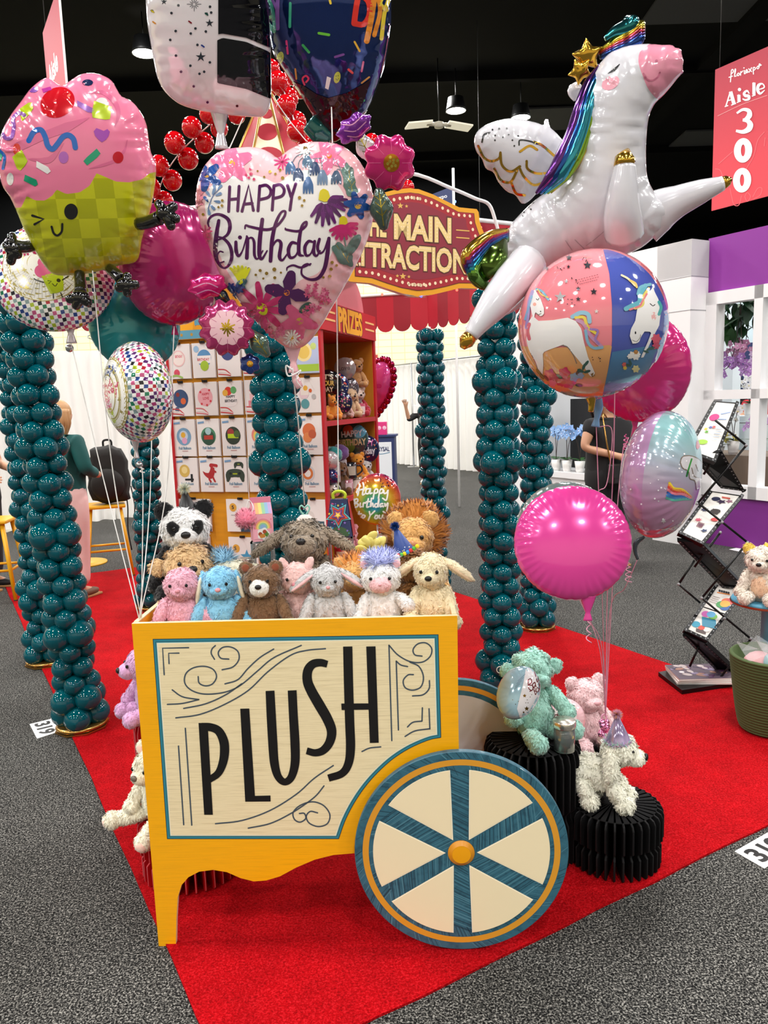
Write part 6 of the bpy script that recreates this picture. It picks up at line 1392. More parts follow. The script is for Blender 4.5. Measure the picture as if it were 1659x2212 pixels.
# flowers, top left to bottom
petals(322,330,5,14,115,95,'#ee7aa4',-.4);put(s_blob((322,330),22,1,14),foil('#d9a83a'))
petals(148,415,5,10,90,62,'#1f4f9c',.5);put(s_blob((150,410),18,1,14),foil('#e0b050'))
petals(668,318,10,8,55,13,'#d84a82',.2);put(s_blob((668,318),12,1,12),foil('#8a2a4a'))
petals(825,228,12,8,62,16,'#f4f2ef',.1);put(s_blob((828,228),17,1,12),foil('#7a5c2a'))
petals(992,280,5,14,105,78,'#e2789c',.5);put(s_blob((992,280),18,1,12),foil('#d97a3a'))
STM=foil('#56707c',.3)
for P in ([(830,260),(770,280),(735,330)],[(850,265),(790,310),(780,360)],[(860,255),(845,290)],[(940,295),(880,300),(860,330),(845,430)],[(895,305),(890,330)],[(940,310),(945,380)],[(1020,300),(1060,350),(1090,420)],[(1085,380),(1050,370),(1040,395)]):put(s_stroke(P,6,5),STM)
for x,y,c,h in ((727,360,'#4b6a92',80),(780,405,'#2a3f66',80),(842,318,'#5a7690',75),(893,365,'#2a3f66',85),(847,478,'#46699a',110),(945,425,'#6f86a4',95),(1040,425,'#3c5470',85)):
    for k in (-1,-.35,.35,1):put(s_stroke([(x+k*8,y-h*.45),(x+k*24,y),(x+k*30,y+h*.5)],[14,22,12],4),foil(c,.25,.1))
GL_=foil('#5d7d74',.25,.1)
for x,y,rot,L in ((1125,420,1.4,90),(1140,500,1.2,70)):put(s_blob((x,y),(lambda t:1+.12*math.cos(6*t)),3,30,rot=rot,sx=L,sy=42),GL_)
put(s_stroke([(1125,360),(1135,450),(1160,560)],4,5),foil('#d9c04a',.2,.5))
for P in ([(1135,460),(1115,430)],[(1140,490),(1170,450)],[(1150,520),(1125,490)]):put(s_stroke(P,3,3),foil('#d9c04a',.2,.5))
LB='#3f62a0'
put(s_stroke([(240,500),(190,560),(160,640)],5,5),foil(LB))
for x,y,a in ((235,500,-.9),(205,500,-1.8),(225,545,-.4),(165,545,-2.2),(215,590,.2),(150,580,-2.3),(195,530,-1.2),(185,625,.8),(165,655,1.4)):put(s_stroke([(x-14*math.cos(a),y-14*math.sin(a)),(x,y),(x+20*math.cos(a),y+20*math.sin(a))],[6,16,22],3),foil(('#3f62a0','#7a98c4')[int(x) % 2]))
for i in range(9):petals(98+16*math.sin(i*2.1),520+12*i,5,2,14,12,'#e690a8',i)
put(s_poly([(918,580),(925,520),(955,500),(985,520),(1005,585),(960,595)],22),foil('#d9c81e',.25))
for i,(x,y) in enumerate(((870,690),(900,735),(945,755),(990,745),(1030,735),(1065,690),(1095,650),(1112,625),(1080,560),(1110,580))):put(s_stroke([(960+(x-960)*.25,595+(y-595)*.15),((960+x)/2,(590+y)/2-8),(x,y)],[22,36,20],5),foil(('#6a1c74','#54145e')[i % 2],.18,.3))
petals(1185,618,6,12,78,58,'#1d4a92',.2);put(s_blob((1188,620),24,2,16),foil('#d9b04a',.2,.3))
put(s_poly([(1058,750),(1062,700),(1088,686),(1112,705),(1122,755)],22),foil('#d9c81e',.25))
for x,y in ((1000,790),(1015,820),(1040,845),(1075,850),(1110,845),(1140,825),(1168,810),(1178,775),(1180,745)):put(s_stroke([(1090+(x-1090)*.2,755),((1090+x)/2,(750+y)/2),(x,y)],[16,30,22],4),foil('#c42a70',.2,.12))
put(s_stroke([(1095,840),(1108,920),(1115,960)],9,4),GL_);put(s_blob((1155,890),1,3,24,rot=-1.0,sx=85,sy=34),GL_);put(s_blob((1085,955),(lambda t:1+.1*math.cos(5*t)),3,30,rot=.9,sx=95,sy=50),GL_)
for P in ([(1040,890),(1090,960),(1125,1010)],[(1095,970),(1080,930)],[(1110,985),(1125,950)]):put(s_stroke(P,3,4),foil('#d9c04a',.2,.5))
for x,y,r in ((820,585,9),(788,566,12),(805,620,9),(258,585,9),(256,620,9),(232,630,8),(128,680,10),(440,1052,9),(488,1095,9),(518,1065,11),(562,1085,12),(540,1120,8),(615,1058,14),(618,1115,11),(660,1080,8),(1010,1010,11),(1003,1055,12),(993,1105,11),(950,1112,9),(1040,1030,9),(585,390,11),(545,425,8),(655,378,10),(672,432,12),(622,405,9),(500,385,7)):put(s_blob((x,y),r,1,12),foil('#b08d38',.2,.5))
for x,y,r in ((455,405,12),(440,430,9),(475,440,10),(450,370,9),(420,410,8)):put(s_blob((x,y),r,1,12),foil('#d84a72'))
for i in range(6):
    a=-PI/2-.55+.24*i;put(s_stroke([(385,1150),(385+60*math.cos(a),1130+50*math.sin(a)),(375+115*math.cos(a),1130+95*math.sin(a))],[20,30,16],4),foil('#dfe023',.2))
put(s_blob((392,1150),1,2,20,rot=-.5,sx=42,sy=24),foil('#43707a'));put(s_stroke([(405,1160),(425,1210)],8,3),foil('#43707a'))
petals(530,1325,10,20,172,50,'#c8316e',.15);put(s_blob((532,1328),1,2,24,rot=1.0,sx=46,sy=34),foil('#d6da1c'))
petals(702,1218,4,14,125,92,'#4f1b58',-1.35);put(s_blob((700,1218),20,1,14),foil('#d9772c'))
petals(785,1410,5,12,105,82,'#da5c88',.3);put(s_blob((788,1412),24,1,14),foil('#d9b04a',.2,.3));put(s_blob((828,1322),1,3,24,rot=-.7,sx=52,sy=30),foil('#3c5650'));put(s_stroke([(795,1350),(860,1290)],4,3),foil('#d9c04a',.2,.5))
petals(738,1530,14,10,55,12,'#f4f1ee',.1);put(s_blob((738,1530),18,1,12),foil('#e0a02a'))
g=random.Random(5)
for i in range(34):
    a,r=g.uniform(0,2*PI),92*math.sqrt(g.random());petals(900+r*math.cos(a),1252+r*1.1*math.sin(a),4,2,15,13,g.choice(('#d8648c','#c84a78','#e48aa6')),a)
for i in range(22):petals(620+g.uniform(-60,60),1475+g.uniform(-50,70),4,2,14,12,g.choice(('#e07a9a','#d8648c')),i)
for i in range(8):petals(330+g.uniform(-40,60),1200+g.uniform(-60,60),5,3,24,18,'#263f88',i)
for x,y in ((140,840),(150,800)):petals(x,y,8,4,44,14,'#d84a82',x)
b.build('foil_body')
# attached foil flowers
def fflower(cx,cy,R,n,col,ccol,Y,cen='#d9a82c',tilt=0,yaw=0,c2=None):
    q=Balloon('','','',cx,cy,Y,root=b.root,tilt=tilt,yaw=yaw);R=R*Y/F
    O=[(R*(1-.16*abs(math.cos(n*t/2))**3)*math.cos(t),R*(1-.16*abs(math.cos(n*t/2))**3)*math.sin(t)) for t in np.linspace(0,2*PI,n*10,endpoint=False)]
    q.inflate(O,R*.13,R*.32,foil(col,.16,.4),wr=(0,.02),smooth=0,px=False);q.bake()
    if c2:q.put(s_blob((0,0),(lambda t:R*.62*(1-.14*abs(math.cos(4*t))**3)),6,64),foil(c2,.2),local=True)
    for i in range(n):
        a=2*PI*i/n;q.put(s_stroke([(R*.4*math.cos(a),R*.4*math.sin(a)),(R*.8*math.cos(a),R*.8*math.sin(a))],R*.018,3),foil(ccol,.2,.3),local=True)
    if c2:
        for i in range(14):a=i*2.4;q.put(s_stroke([(R*.04*math.cos(a),R*.04*math.sin(a)),(R*(.16+.12*(i % 3)/2)*math.cos(a),R*(.16+.12*(i % 3)/2)*math.sin(a))],R*.05,3),mfoil('#d9b43a'),local=True)
    else:
        q.put(s_blob((0,0),R*.3,3,24),mfoil('#d98a2a',.2),local=True)
        for i in range(9):q.put(s_blob((R*.17*math.cos(i*2.4)*(.3+.1*i)/.8,R*.17*math.sin(i*2.4)*(.3+.1*i)/.8),R*.055,1,10),mfoil('#f0d860'),local=True)
    m=q.mb;M_=b.inv@q.M;A=np.array(M_);m.v=[v@A[:3,:3].T+A[:3,3] for v in m.v];return m.build('foil_flower',b.root)
fflower(842,352,56,8,'#c8206e','#e6609c',2.14,yaw=12);fflower(490,708,60,12,'#b3306c','#d878a0',2.1,c2='#f0c2cc')
fflower(540,786,22,6,'#1c3a86','#5a78c0',2.16);
def fbud(cx,cy,R,col,name,Y=2.15,leaf=False,rot=0):
    q=Balloon('','','',cx,cy,Y,root=b.root,roll=rot);R=R*Y/F;n=7 if not leaf else 5
    O=[(R*.62*(1+.12*math.cos(n*t))*math.cos(t),R*(1+.1*math.cos(n*t+1))*math.sin(t)) for t in np.linspace(0,2*PI,56,endpoint=False)]
    if leaf:O=[(R*.5*math.sin(t)*(1+.2*math.cos(4*t)),R*math.cos(t)) for t in np.linspace(0,2*PI,56,endpoint=False)]
    q.inflate(O,R*.14,R*.34,mat('bud_'+col,col,.16,.5,.5,bump=(30,.5)),wr=(.1,.02),smooth=0,px=False);q.bake()
    if leaf:
        q.put(s_stroke([(0,-R*.75),(0,R*.75)],R*.05,6),mfoil('#c9b44a'),local=True)
        for s_ in (-1,1):
            for y in (-.3,.1,.4):q.put(s_stroke([(0,y*R),(s_*R*.25,(y+.25)*R)],R*.035,4),mfoil('#c9b44a'),local=True)
    else:
        for k in (-.3,.05,.35):q.put(s_stroke([(k*R-.01,-R*.5),(k*R+.1*R,0),(k*R,R*.7)],R*.05,4),foil('#e9a0d0',.2,.4),local=True)
    m=q.mb;A=np.array(b.inv@q.M);m.v=[v@A[:3,:3].T+A[:3,3] for v in m.v];return m.build(name,b.root)
fbud(765,277,38,'#7a2a98','foil_bud',2.16,False,-60);fbud(448,618,40,'#d81c78','foil_bud',2.15,False,100)
fbud(824,452,42,'#50645c','foil_leaf',2.16,True,8);fbud(560,742,34,'#5c7268','foil_leaf',2.14,True,35);fbud(478,640,24,'#2c3440','foil_leaf',2.17,True,50)
fbud(790,320,34,'#d8d4d8','foil_leaf',2.18,True,30);fbud(473,655,20,'#e0dde0','foil_leaf',2.19,True,20)
b.neck(740,1590,foil('#efb9c2',.18,.2),.075,.022)
b.conv=None;b.string([at(632,795,2.2),at(646,930,2.3),at(658,1090,2.5)],RIBW,.0022)
m=MB();m.tube(cr([tuple(b.inv@at(x,y,2.19)) for x,y in ((632,800),(618,790),(622,812),(640,806),(650,800),(640,820),(652,838))],5),.0025,RIBW,6,flat=.5);m.build('ribbon_bow',b.root)
m=MB();m.tube(cr([tuple(b.inv@at(x,y,2.2)) for x,y in ((634,806),(640,822),(648,838))],3),[.006,.012,.01],foil('#efb9c2',.18,.2),8,flat=.4);m.build('neck_tail',b.root)

# ---- tall white and black balloon at the top
c2_=cz(300,0,2.765)
b=Balloon('foil_balloon','tall white foil balloon with silver stars and a black panel at the top','balloon',452,60,2.3,conv=c2_)
OUT=[(40,-60),(48,120),(70,260),(95,400),(120,490),(165,560),(240,620),(340,655),(450,675),(560,690),(700,700),(745,695),(778,650),(792,560),(790,400),(786,200),(775,60),(765,-40),(740,-300),(640,-480),(470,-560),(280,-520),(130,-380),(60,-200)]
b.inflate(OUT,8,.10,foil('#e9e7ea',.14,.1,.8),wr=(.06,.04));b.bake()
b.put(s_poly([(474,-300),(640,-300),(752,-120),(772,60),(782,285),(640,225),(497,200),(474,205)],14),mat('dark_mirror','#0d0e16',.06,.6,.6),lift=.001);b.put(s_poly([(468,240),(500,226),(640,250),(782,312),(786,590),(640,530),(468,495)],14),mat('dark_mirror2','#16191d',.1,.6,.6),lift=.001)
SV=mfoil('#5d6470',.15)
for x,y,r,n in ((422,138,26,5),(370,340,32,5),(150,10,20,5)):b.put(s_blob((x,y),(lambda t,r=r:_star(t,r,r*.36,5)),1,40,rot=PI),SV)
for i in range(12):
    a=2*PI*i/12;b.put(s_stroke([(330+10*math.cos(a),25+10*math.sin(a)),(330+(42 if i % 3 == 0 else 28)*math.cos(a),25+(42 if i % 3 == 0 else 28)*math.sin(a))],3,2),SV)
for x,y in ((236,32),(425,40),(432,75),(195,78),(405,82),(338,170),(310,200),(220,185),(188,238),(400,188),(222,332),(350,268),(308,392),(424,372),(390,428),(362,440),(252,428),(328,515),(586,632),(410,610),(80,65)):b.put(s_blob((x,y),8,1,10),SV)
for x,y,c in ((82,68,'#e8d84a'),(92,135,'#e8a05a'),(382,275,'#4a6ae8'),(306,132,'#d83a4a'),(404,84,'#3a8a7a')):b.put(s_stroke([(x-7,y-5),(x+7,y+5)],9,2),mfoil(c,.1))
b.build();b.neck(480,650,foil('#cfcdd4',.14,.3),.11,.026);b.conv=None;b.string([at(494,318,2.3),at(500,345,2.32),at(505,420,2.45)],RIBW);b.string([at(525,255,2.34),at(505,300,2.34),at(495,322,2.31)],RIBW,.0018)
b.string([at(520,745,2.45),at(533,900,2.47),at(538,1085,2.46)],RIBW,.0011)
# ---- navy star balloon
b=Balloon('foil_balloon','navy foil balloon with coloured Birthday letters and sprinkles at the top','balloon',710,40,2.42,conv=c2_)
OUT=[(745,-200),(752,60),(775,180),(800,310),(850,400),(900,470),(960,560),(1010,640),(1070,740),(1110,810),(1140,840),(1170,850),(1250,800),(1330,710),(1385,620),(1430,500),(1470,380),(1500,200),(1508,60),(1480,-200),(1300,-420),(1130,-480),(930,-420)]
NVF=mat('navy_mirror','#16306c',.1,.65,.5,bump=(9,.05))
b.inflate(OUT,8,.15,NVF,wr=(.05,.05));b.bake()
NV2=mat('navy_dark_mirror','#3a0f1e',.08,.6,.5)
b.put(s_poly([(890,475),(985,510),(1060,560),(1130,585),(1240,555),(1340,500),(1385,470),(1350,580),(1280,720),(1180,840),(1140,840),(1050,720),(960,570)],14),NV2,lift=.001)
for P,c,wd in (([(905,20),(902,160)],'#3fae8a',16),([(1140,0),(1145,20)],'#e8c83a',14),([(1075,198),(1135,208)],'#6ac83a',16),([(980,270),(1016,312)],'#2fae5a',15),([(882,245),(890,320)],'#e83a8a',12),([(1288,250),(1318,305)],'#e8b83a',12),([(935,412),(942,470)],'#e8a03a',10),([(1172,340),(1222,325)],'#7a4a9a',14),([(1252,415),(1275,435)],'#d8383a',14),([(1340,370),(1330,425)],'#d86a9a',12),([(1180,600),(1215,580)],'#d8504a',12),([(1320,570),(1345,600)],'#3aae7a',12),([(1330,495),(1375,460)],'#d8a050',10)):b.put(s_stroke(P,wd,2),foil(c))
for x,y,r in ((845,345,30),(1184,462,28)):
    b.put(s_blob((x,y),1,2,20,rot=.2,sx=r*.7,sy=r*1.25),foil('#b8c83a'));b.put(s_stroke([(x-8,y+8),(x,y+16),(x+9,y+6)],3,4),foil('#2a3a1a'));b.put(s_blob((x-6,y-8),3,1,8),foil('#2a3a1a'));b.put(s_blob((x+6,y-10),3,1,8),foil('#2a3a1a'))
b.put(s_stroke([(990,505),(978,470),(998,452),(1014,470),(1000,490)],11,5),foil('#e83a6a'))
# letters round the sides: A H at the left, D A Y at the right
for P,c,wd in (([(745,-40),(765,120),(808,185)],'#2aa08a',26),([(768,110),(800,95)],'#2aa08a',18),([(770,-20),(800,60),(812,180)],'#2aa08a',20),([(835,-60),(828,60),(830,170)],'#8a5ab0',24),([(800,0),(828,60)],'#8a5ab0',18)):b.put(s_stroke(P,wd,4),foil(c,.16,.2))
for P,c,wd in (([(1312,-40),(1295,60),(1285,140)],'#e8382c',34),([(1312,-40),(1370,10),(1375,90),(1340,145),(1285,140)],'#e8382c',34),([(1412,-60),(1385,120),(1360,245)],'#e8902c',34),([(1412,-60),(1440,60),(1405,210)],'#e8902c',26),([(1470,-40),(1440,20),(1478,60)],'#e8d03a',24),([(1490,0),(1465,80),(1448,230)],'#e8d03a',24)):b.put(s_stroke(P,wd,4),foil(c,.16,.2))
b.put(s_poly([(1112,525),(1124,455),(1148,465),(1132,535)]),WHT);b.put(s_blob((1075,660),20,1,14),mfoil('#b8bcc4'));b.put(s_stroke([(1100,650),(1145,635)],9,2),mfoil('#b8bcc4'))
b.build();b.conv=None;b.string([at(716,232,2.4),at(718,300,2.35),at(728,690,2.46),at(731,1060,2.45)],RIBW,.002)
b.string([at(590,210,2.4),at(625,260,2.36),at(662,305,2.3)],RIBW,.0016)
m=MB();b.tube_px([(668,265,2.5),(690,285,2.5),(715,300,2.5)],[.03,.035,.012],foil('#0c5a58',.16,.4),mb=m,n=10,flat=.5);m.build('teal_tail',b.root)

# ================================================================== unicorn
c5=cz(980,0,2.443)
UW=mat('pearl_white','#d2d1d8',.2,0,.7,bump=(10,.08));GLD=mfoil('#d8a83a',.15)
b=Balloon('unicorn_balloon','giant white unicorn foil balloon with rainbow mane leaping at the upper right','balloon',1250,380,2.14,conv=c5)
OUT=[(800,300),(860,262),(940,238),(1030,232),(1110,238),(1150,236),(1168,252),(1200,258),(1204,292),(1214,318),(1208,352),(1212,385),(1190,402),(1160,440),(1110,500),(1060,550),(1030,620),(1018,720),(1015,820),(1020,920),(1045,990),(1090,1045),(1140,1060),(1150,1120),(1110,1190),(1060,1250),(1000,1300),(920,1340),(840,1360),(740,1345),(640,1370),(560,1400),(480,1440),(400,1480),(330,1510),(270,1500),(243,1460),(250,1370),(268,1270),(300,1190),(360,1120),(430,1055),(500,1000),(560,920),(600,820),(630,720),(655,600),(690,500),(730,400)]
b.inflate(OUT,7,.125,UW,regions=[([(1010,260),(1060,225),(1230,215),(1230,420),(1130,500),(1075,528),(1020,490),(985,420),(965,350),(975,290)],foil('#e08fa6',.22),5)],wr=(.08,.04));b.bake()
UF=foil('#1c1c20',.3)
b.put(s_stroke([(815,388),(848,368),(875,340)],[3,16,4],6),UF);b.put(s_blob((828,438),1,3,24,rot=-.55,sx=50,sy=34),foil('#eda7b8'));b.put(s_stroke([(1002,388),(1020,418),(1050,424),(1078,405),(1088,382)],9,6),foil('#c06a86'));b.put(s_blob((1070,322),8,1,10),foil('#c06a86'))
for x,y in ((350,1105),(372,1120),(395,1092),(408,1105),(380,1080),(340,1135),(365,1140),(420,1070)):b.put(s_blob((x,y),5,1,8),UF)
for P in ([(700,1295),(760,1250),(815,1190),(835,1090)],[(590,1270),(625,1320)],[(640,1265),(690,1315)]):b.put(s_stroke(P,4,5),mat('seam_grey','#a9a8ae',.3))
b.build('foil_body')
def leg(pts,r,name='leg',hoof=None):
    m=MB();b.tube_px(pts,r,UW,mb=m,n=16,sm=6);l=m.build(name,b.root)
    if hoof:m=MB();b.tube_px(hoof[0],hoof[1],GLD,mb=m,n=10,sm=2);m.build('gold_hoof',l)
leg([(400,1380,2.1),(310,1490,2.06),(220,1600,2.03),(140,1700,2.01),(90,1775,2.0)],[.05,.05,.042,.028,.018],'leg',([(92,1772,2.0),(65,1805,2.0),(45,1838,2.0)],[.0185,.02,.007]))
leg([(1000,1180,2.14),(1090,1110,2.12),(1190,1060,2.1),(1310,1010,2.08),(1420,968,2.07)],[.06,.055,.04,.03,.018],'leg',([(1415,970,2.07),(1445,955,2.07),(1466,945,2.07)],[.017,.014,.004]))
leg([(900,1230,2.04),(890,1130,2.0),(895,1000,1.98),(905,860,1.97)],[.05,.045,.036,.024],'leg',([(902,872,1.97),(905,830,1.97),(920,785,1.97)],[.026,.024,.004]))
leg([(560,1290,2.24),(430,1430,2.26),(330,1560,2.28),(250,1640,2.29)],[.05,.045,.036,.02])
m=MB()
for off,c,r in ((-1,'#6a3a8a',.013),(0,'#2c5aa8',.015),(1,'#3fa0b8',.017),(2,'#8fb83a',.013),(3,'#c9b44a',.005)):
    k=off*22
    b.tube_px([(795+k*.9,345,2.06),(735+k,440,2.05),(688+k,560,2.04),(648+k*1.1,700,2.04),(592+k*1.25,830,2.04),(535+k*1.1,930,2.05),(455+k*.9,1020,2.08)],[r*.5,r,r*1.1,r*1.2,r*1.2,r*1.1,r*.3],mfoil(c,.16),mb=m,n=10,sm=7)
m.build('rainbow_mane',b.root)
m=MB()
for k,c in ((0,'#2f4f9c'),(16,'#5a3a7a'),(32,'#b8384a'),(48,'#d88a2c'),(60,'#c9b83a')):
    b.tube_px([(770,300-k*.45,2.08),(840,275-k*.7,2.06),(910,245-k*.9,2.05),(975,205-k,2.05),(1000,150-k*.5,2.06)],[.006,.012,.015,.016,.006],mfoil(c,.16),mb=m,n=10,sm=6)
b.tube_px([(800,205,2.05),(850,170,2.05),(910,150,2.05),(935,125,2.05),(905,105,2.06)],[.006,.014,.022,.022,.01],mfoil('#2a7a80',.16),mb=m,n=10)
m.build('rainbow_forelock',b.root)
for cx,cy,R,rt in ((705,295,72,.2),(668,375,58,.6)):
    q=Balloon('','','',*c5(cx,cy),2.08,root=b.root,conv=c5,roll=math.degrees(rt));r=R/2.443*2.08/F
    q.inflate([(_star(t,r*1.1,r*.62,5)*math.cos(t),_star(t,r*1.1,r*.62,5)*math.sin(t)) for t in np.linspace(0,2*PI,60,endpoint=False)],r*.16,r*.4,GLD,wr=(.1,.02),smooth=0,px=False)
    A=np.array(b.inv@q.M);q.mb.v=[v@A[:3,:3].T+A[:3,3] for v in q.mb.v];q.mb.build('gold_star',b.root)
m=MB();b.tube_px([(660,450,2.12),(640,480,2.12),(655,520,2.12)],[.012,.02,.012],UW,mb=m);m.build('ear',b.root)
q=Balloon('','','',*c5(360,830),2.2,root=b.root,conv=c5,yaw=8)
WO=[(108,745),(120,700),(160,665),(220,640),(290,625),(370,632),(440,648),(475,660),(478,632),(500,630),(506,668),(540,700),(585,760),(600,830),(560,920),(500,985),(440,1020),(400,1060),(360,1075),(325,1030),(280,1010),(235,960),(210,910),(170,890),(150,840),(120,800)]
q.inflate(WO,6,.07,UW,wr=(.08,.03));q.bake()
for P in ([(130,770),(160,830),(200,850),(240,835),(247,805)],[(247,805),(255,870),(300,905),(350,878)],[(345,880),(370,930),(420,975),(470,965)],[(350,800),(400,770),(440,790)],[(385,850),(390,890),(440,915),(520,910)],[(215,890),(250,950),(300,960),(335,900)],[(305,965),(330,1020),(375,1030)],[(425,750),(470,770),(550,840)]):q.put(s_stroke(P,13,6),GLD)
q.put(s_stroke([(150,750),(160,712),(190,700)],9,5),UF);q.put(s_stroke([(345,765),(350,740),(400,745),(440,760)],8,5),UF)
for x,y in ((205,685),(240,680),(280,678),(220,715),(260,725),(320,770),(310,740),(340,718),(290,712),(218,740)):q.put(s_blob((x,y),5,1,8),UF)
A=np.array(b.inv@q.M);q.mb.v=[v@A[:3,:3].T+A[:3,3] for v in q.mb.v];q.mb.build('wing',b.root)
m=MB()
for i,(c,k) in enumerate((('#c9a03a',0),('#b8384a',22),('#5a3a8a',48),('#2a5a9c',78),('#2a8a9c',104),('#6a9a3a',130),('#4a6a2a',150))):
    b.tube_px([(285,1215+k*.35,2.16),(200,1240+k*.5,2.12),(125,1290+k*.75,2.1),(70+k*.25,1350+k*.7,2.09),(80+k*.5,1420+k*.55,2.1),(120+k*.55,1470+k*.28,2.11)],[.006,.013,.017,.017,.015,.006],mfoil(c,.16),mb=m,n=10,sm=6)
b.tube_px([(262,1260,2.15),(225,1340,2.11),(180,1410,2.1),(150,1480,2.11)],[.012,.034,.036,.012],mfoil('#4a6224',.18),mb=m,n=12,sm=6,flat=.6);m.build('rainbow_tail',b.root)
PT=Vector(at(1308,1548,2.44))
b.conv=None
b.string([at(1330,700,2.2),at(1325,1000,2.2),at(1312,1290,2.25),PT],RIBP,.0016)
# ---- clear unicorn ball
b=Balloon('ball_balloon','glossy ball balloon printed with unicorns on pink and blue','balloon',1278,702,2.0)
ORB=mat('orb_pink','#e8848e',.06,0,1);R=.185
b.sphere(R,ORB,72,48,.188);b.bake();c6=cz(1080,620,2.865);c7=cz(1180,480,3.463);put=b.put
BLU=mat('orb_blue','#4a57a8',.06,0,1);ORA=mat('orb_orange','#e0a468',.06,0,1);TEA=mat('orb_teal','#4a7fae',.06,0,1)
OB=lambda c,r=.1:mat('orb_'+c,c,r,0,1)
b.conv=None
def grid(poly,mt,lift=0,h=9):b.put(s_poly(poly,h),mt,lift=lift)
lt_=lambda a:(1278+170*math.cos(a),702+170*math.sin(a))
grid([(1303,540),(1316,590),(1322,660),(1322,740),(1313,800),(1298,870)]+[(1278+166*math.cos(a),702+166*math.sin(a)) for a in np.linspace(1.45,-1.42,26)],BLU)
b.k += 40
grid([(1100,745),(1180,752),(1322,745),(1313,800),(1298,870)]+[(1278+166*math.cos(a),702+166*math.sin(a)) for a in np.linspace(1.45,2.85,16)],ORA)
b.k += 40
grid([(1322,760),(1440,740)]+[(1278+166*math.cos(a),702+166*math.sin(a)) for a in np.linspace(.3,1.45,16)]+[(1298,870),(1313,800)],TEA);b.k += 60
UWT=OB('#eeecec');b.conv=c6
grid([(205,180),(190,110),(205,40),(222,12),(232,40),(255,75),(275,130),(276,165),(258,186),(235,165),(222,155),(215,185),(240,210),(330,205),(420,190),(470,210),(505,260),(520,340),(545,430),(590,535),(562,555),(520,490),(470,430),(420,370),(395,355),(330,378),(285,395),(268,405),(272,470),(268,540),(235,500),(205,430),(180,380),(168,330),(170,270),(178,220)],UWT,h=18)
put(s_blob((575,540),15,1,4,rot=.3),OB('#8a6a3a'));put(s_stroke([(385,360),(420,370),(455,420),(475,470)],5,5),OB('#7a7470'));put(s_stroke([(195,410),(225,470),(240,520)],5,5),OB('#7a7470'))
put(s_blob((218,108),11,1,12),OB('#f0b0a0'));put(s_stroke([(228,75),(238,82),(245,72)],4,4),UF);put(s_blob((255,152),4,1,8),UF);put(s_stroke([(225,160),(240,172),(258,165)],4,4),OB('#7a7470'))
for P,c,wd in (([(205,30),(185,90),(178,170),(168,250)],'#9a86c0',20),([(200,60),(180,130),(160,200)],'#6aa0c8',14),([(230,15),(265,30),(295,70),(302,78)],'#7ab0c8',14),([(240,20),(262,50),(300,66)],'#e0c060',8),([(185,230),(175,270),(185,320)],'#d86a7a',22),
                 ([(450,185),(500,160),(545,170),(555,215)],'#8ab8d0',26),([(470,190),(520,190),(545,250),(600,290)],'#e0c84a',18),([(480,205),(520,230),(560,300),(600,340),(630,370)],'#c08ab0',22),([(530,270),(545,340),(580,375),(632,372)],'#84b4d0',18),([(560,260),(605,270),(590,320),(610,350)],'#9a7ab8',14)):put(s_stroke(P,wd,6),OB(c))
for x,y,r,c in ((310,540,34,'#d85a7a'),(335,560,26,'#c8506a'),(400,530,34,'#c83a6a'),(430,590,36,'#d85a80'),(380,585,26,'#c8506a'),(460,555,26,'#8aaed0'),(500,545,20,'#8aaed0'),(330,590,22,'#d88aa0')):put(s_blob((x,y),(lambda t,r=r:r*(1+.15*math.cos(5*t))),2,30),OB(c))
for x,y,rot in ((520,490,-1.2),(500,515,.4),(540,520,-.3),(535,470,-.9),(240,520,1.0),(262,550,.8),(290,560,.9),(485,520,2.2),(490,605,.1),(370,550,.6)):put(s_blob((x,y),1,1,14,rot=rot,sx=22,sy=9),OB('#2f5a50'))
b.conv=c7;STR=mat('orb_star','#4a4a52',.15,.6,1)
for x,y,r in ((108,562,46),(308,326,34),(152,446,18),(240,500,20),(355,522,28),(240,577,20),(375,668,18),(172,270,26),(168,338,16),(8,350,16)):put(s_blob((x,y),(lambda t,r=r:_star(t,r,r*.4,5)),1,40,rot=PI),mat('orb_silver','#e8e6ea',.1,.5,1) if r in (46,18) else STR)
g=random.Random(11)
for cx,cy in ((110,350),(185,600),(300,285),(205,440),(375,1020)):
    for i in range(6):put(s_blob((cx+g.uniform(-30,30),cy+g.uniform(-22,22)),4,1,8),STR)
for P in ([(225,440),(300,410),(395,395)],[(235,455),(310,430),(400,412)],[(250,468),(320,450),(385,435)]):
    for i in range(9):q=np.array(P[0])+(np.array(P[-1])-P[0])*i/9;put(s_stroke([tuple(q),tuple(q+np.array([9,-2.5]))],3,1),STR)
grid([(640,905),(620,850),(628,800),(660,740),(675,650),(700,590),(740,540),(782,505),(790,478),(803,525),(834,585),(848,680),(836,775),(795,850),(758,930),(720,1010),(700,1010),(750,900),(780,820),(730,815),(700,860),(690,895),(665,905)],UWT,h=20)
put(s_blob((797,705),1,2,18,sx=18,sy=32),OB('#eab0b0'));put(s_stroke([(770,612),(790,628),(806,618)],6,4),UF);put(s_blob((662,826),1,1,10,sx=6,sy=11),UF);put(s_stroke([(638,880),(670,890),(695,862),(700,840)],4,5),OB('#7a7470'))
for P,c,wd in (([(735,480),(700,540),(690,600),(640,625),(592,650)],'#6ab0c0',34),([(760,500),(720,560),(715,620),(660,645)],'#e0cc70',20),([(745,540),(710,600),(690,630),(620,655)],'#e0808a',14),([(770,470),(700,490),(680,540)],'#7ab4c4',22),([(835,600),(850,640),(835,690)],'#4aa8a8',22),([(560,402),(610,430),(660,480)],'#e8d8b0',14),([(620,440),(660,462),(672,490)],'#e0c070',16)):put(s_stroke(P,wd,6),OB(c))
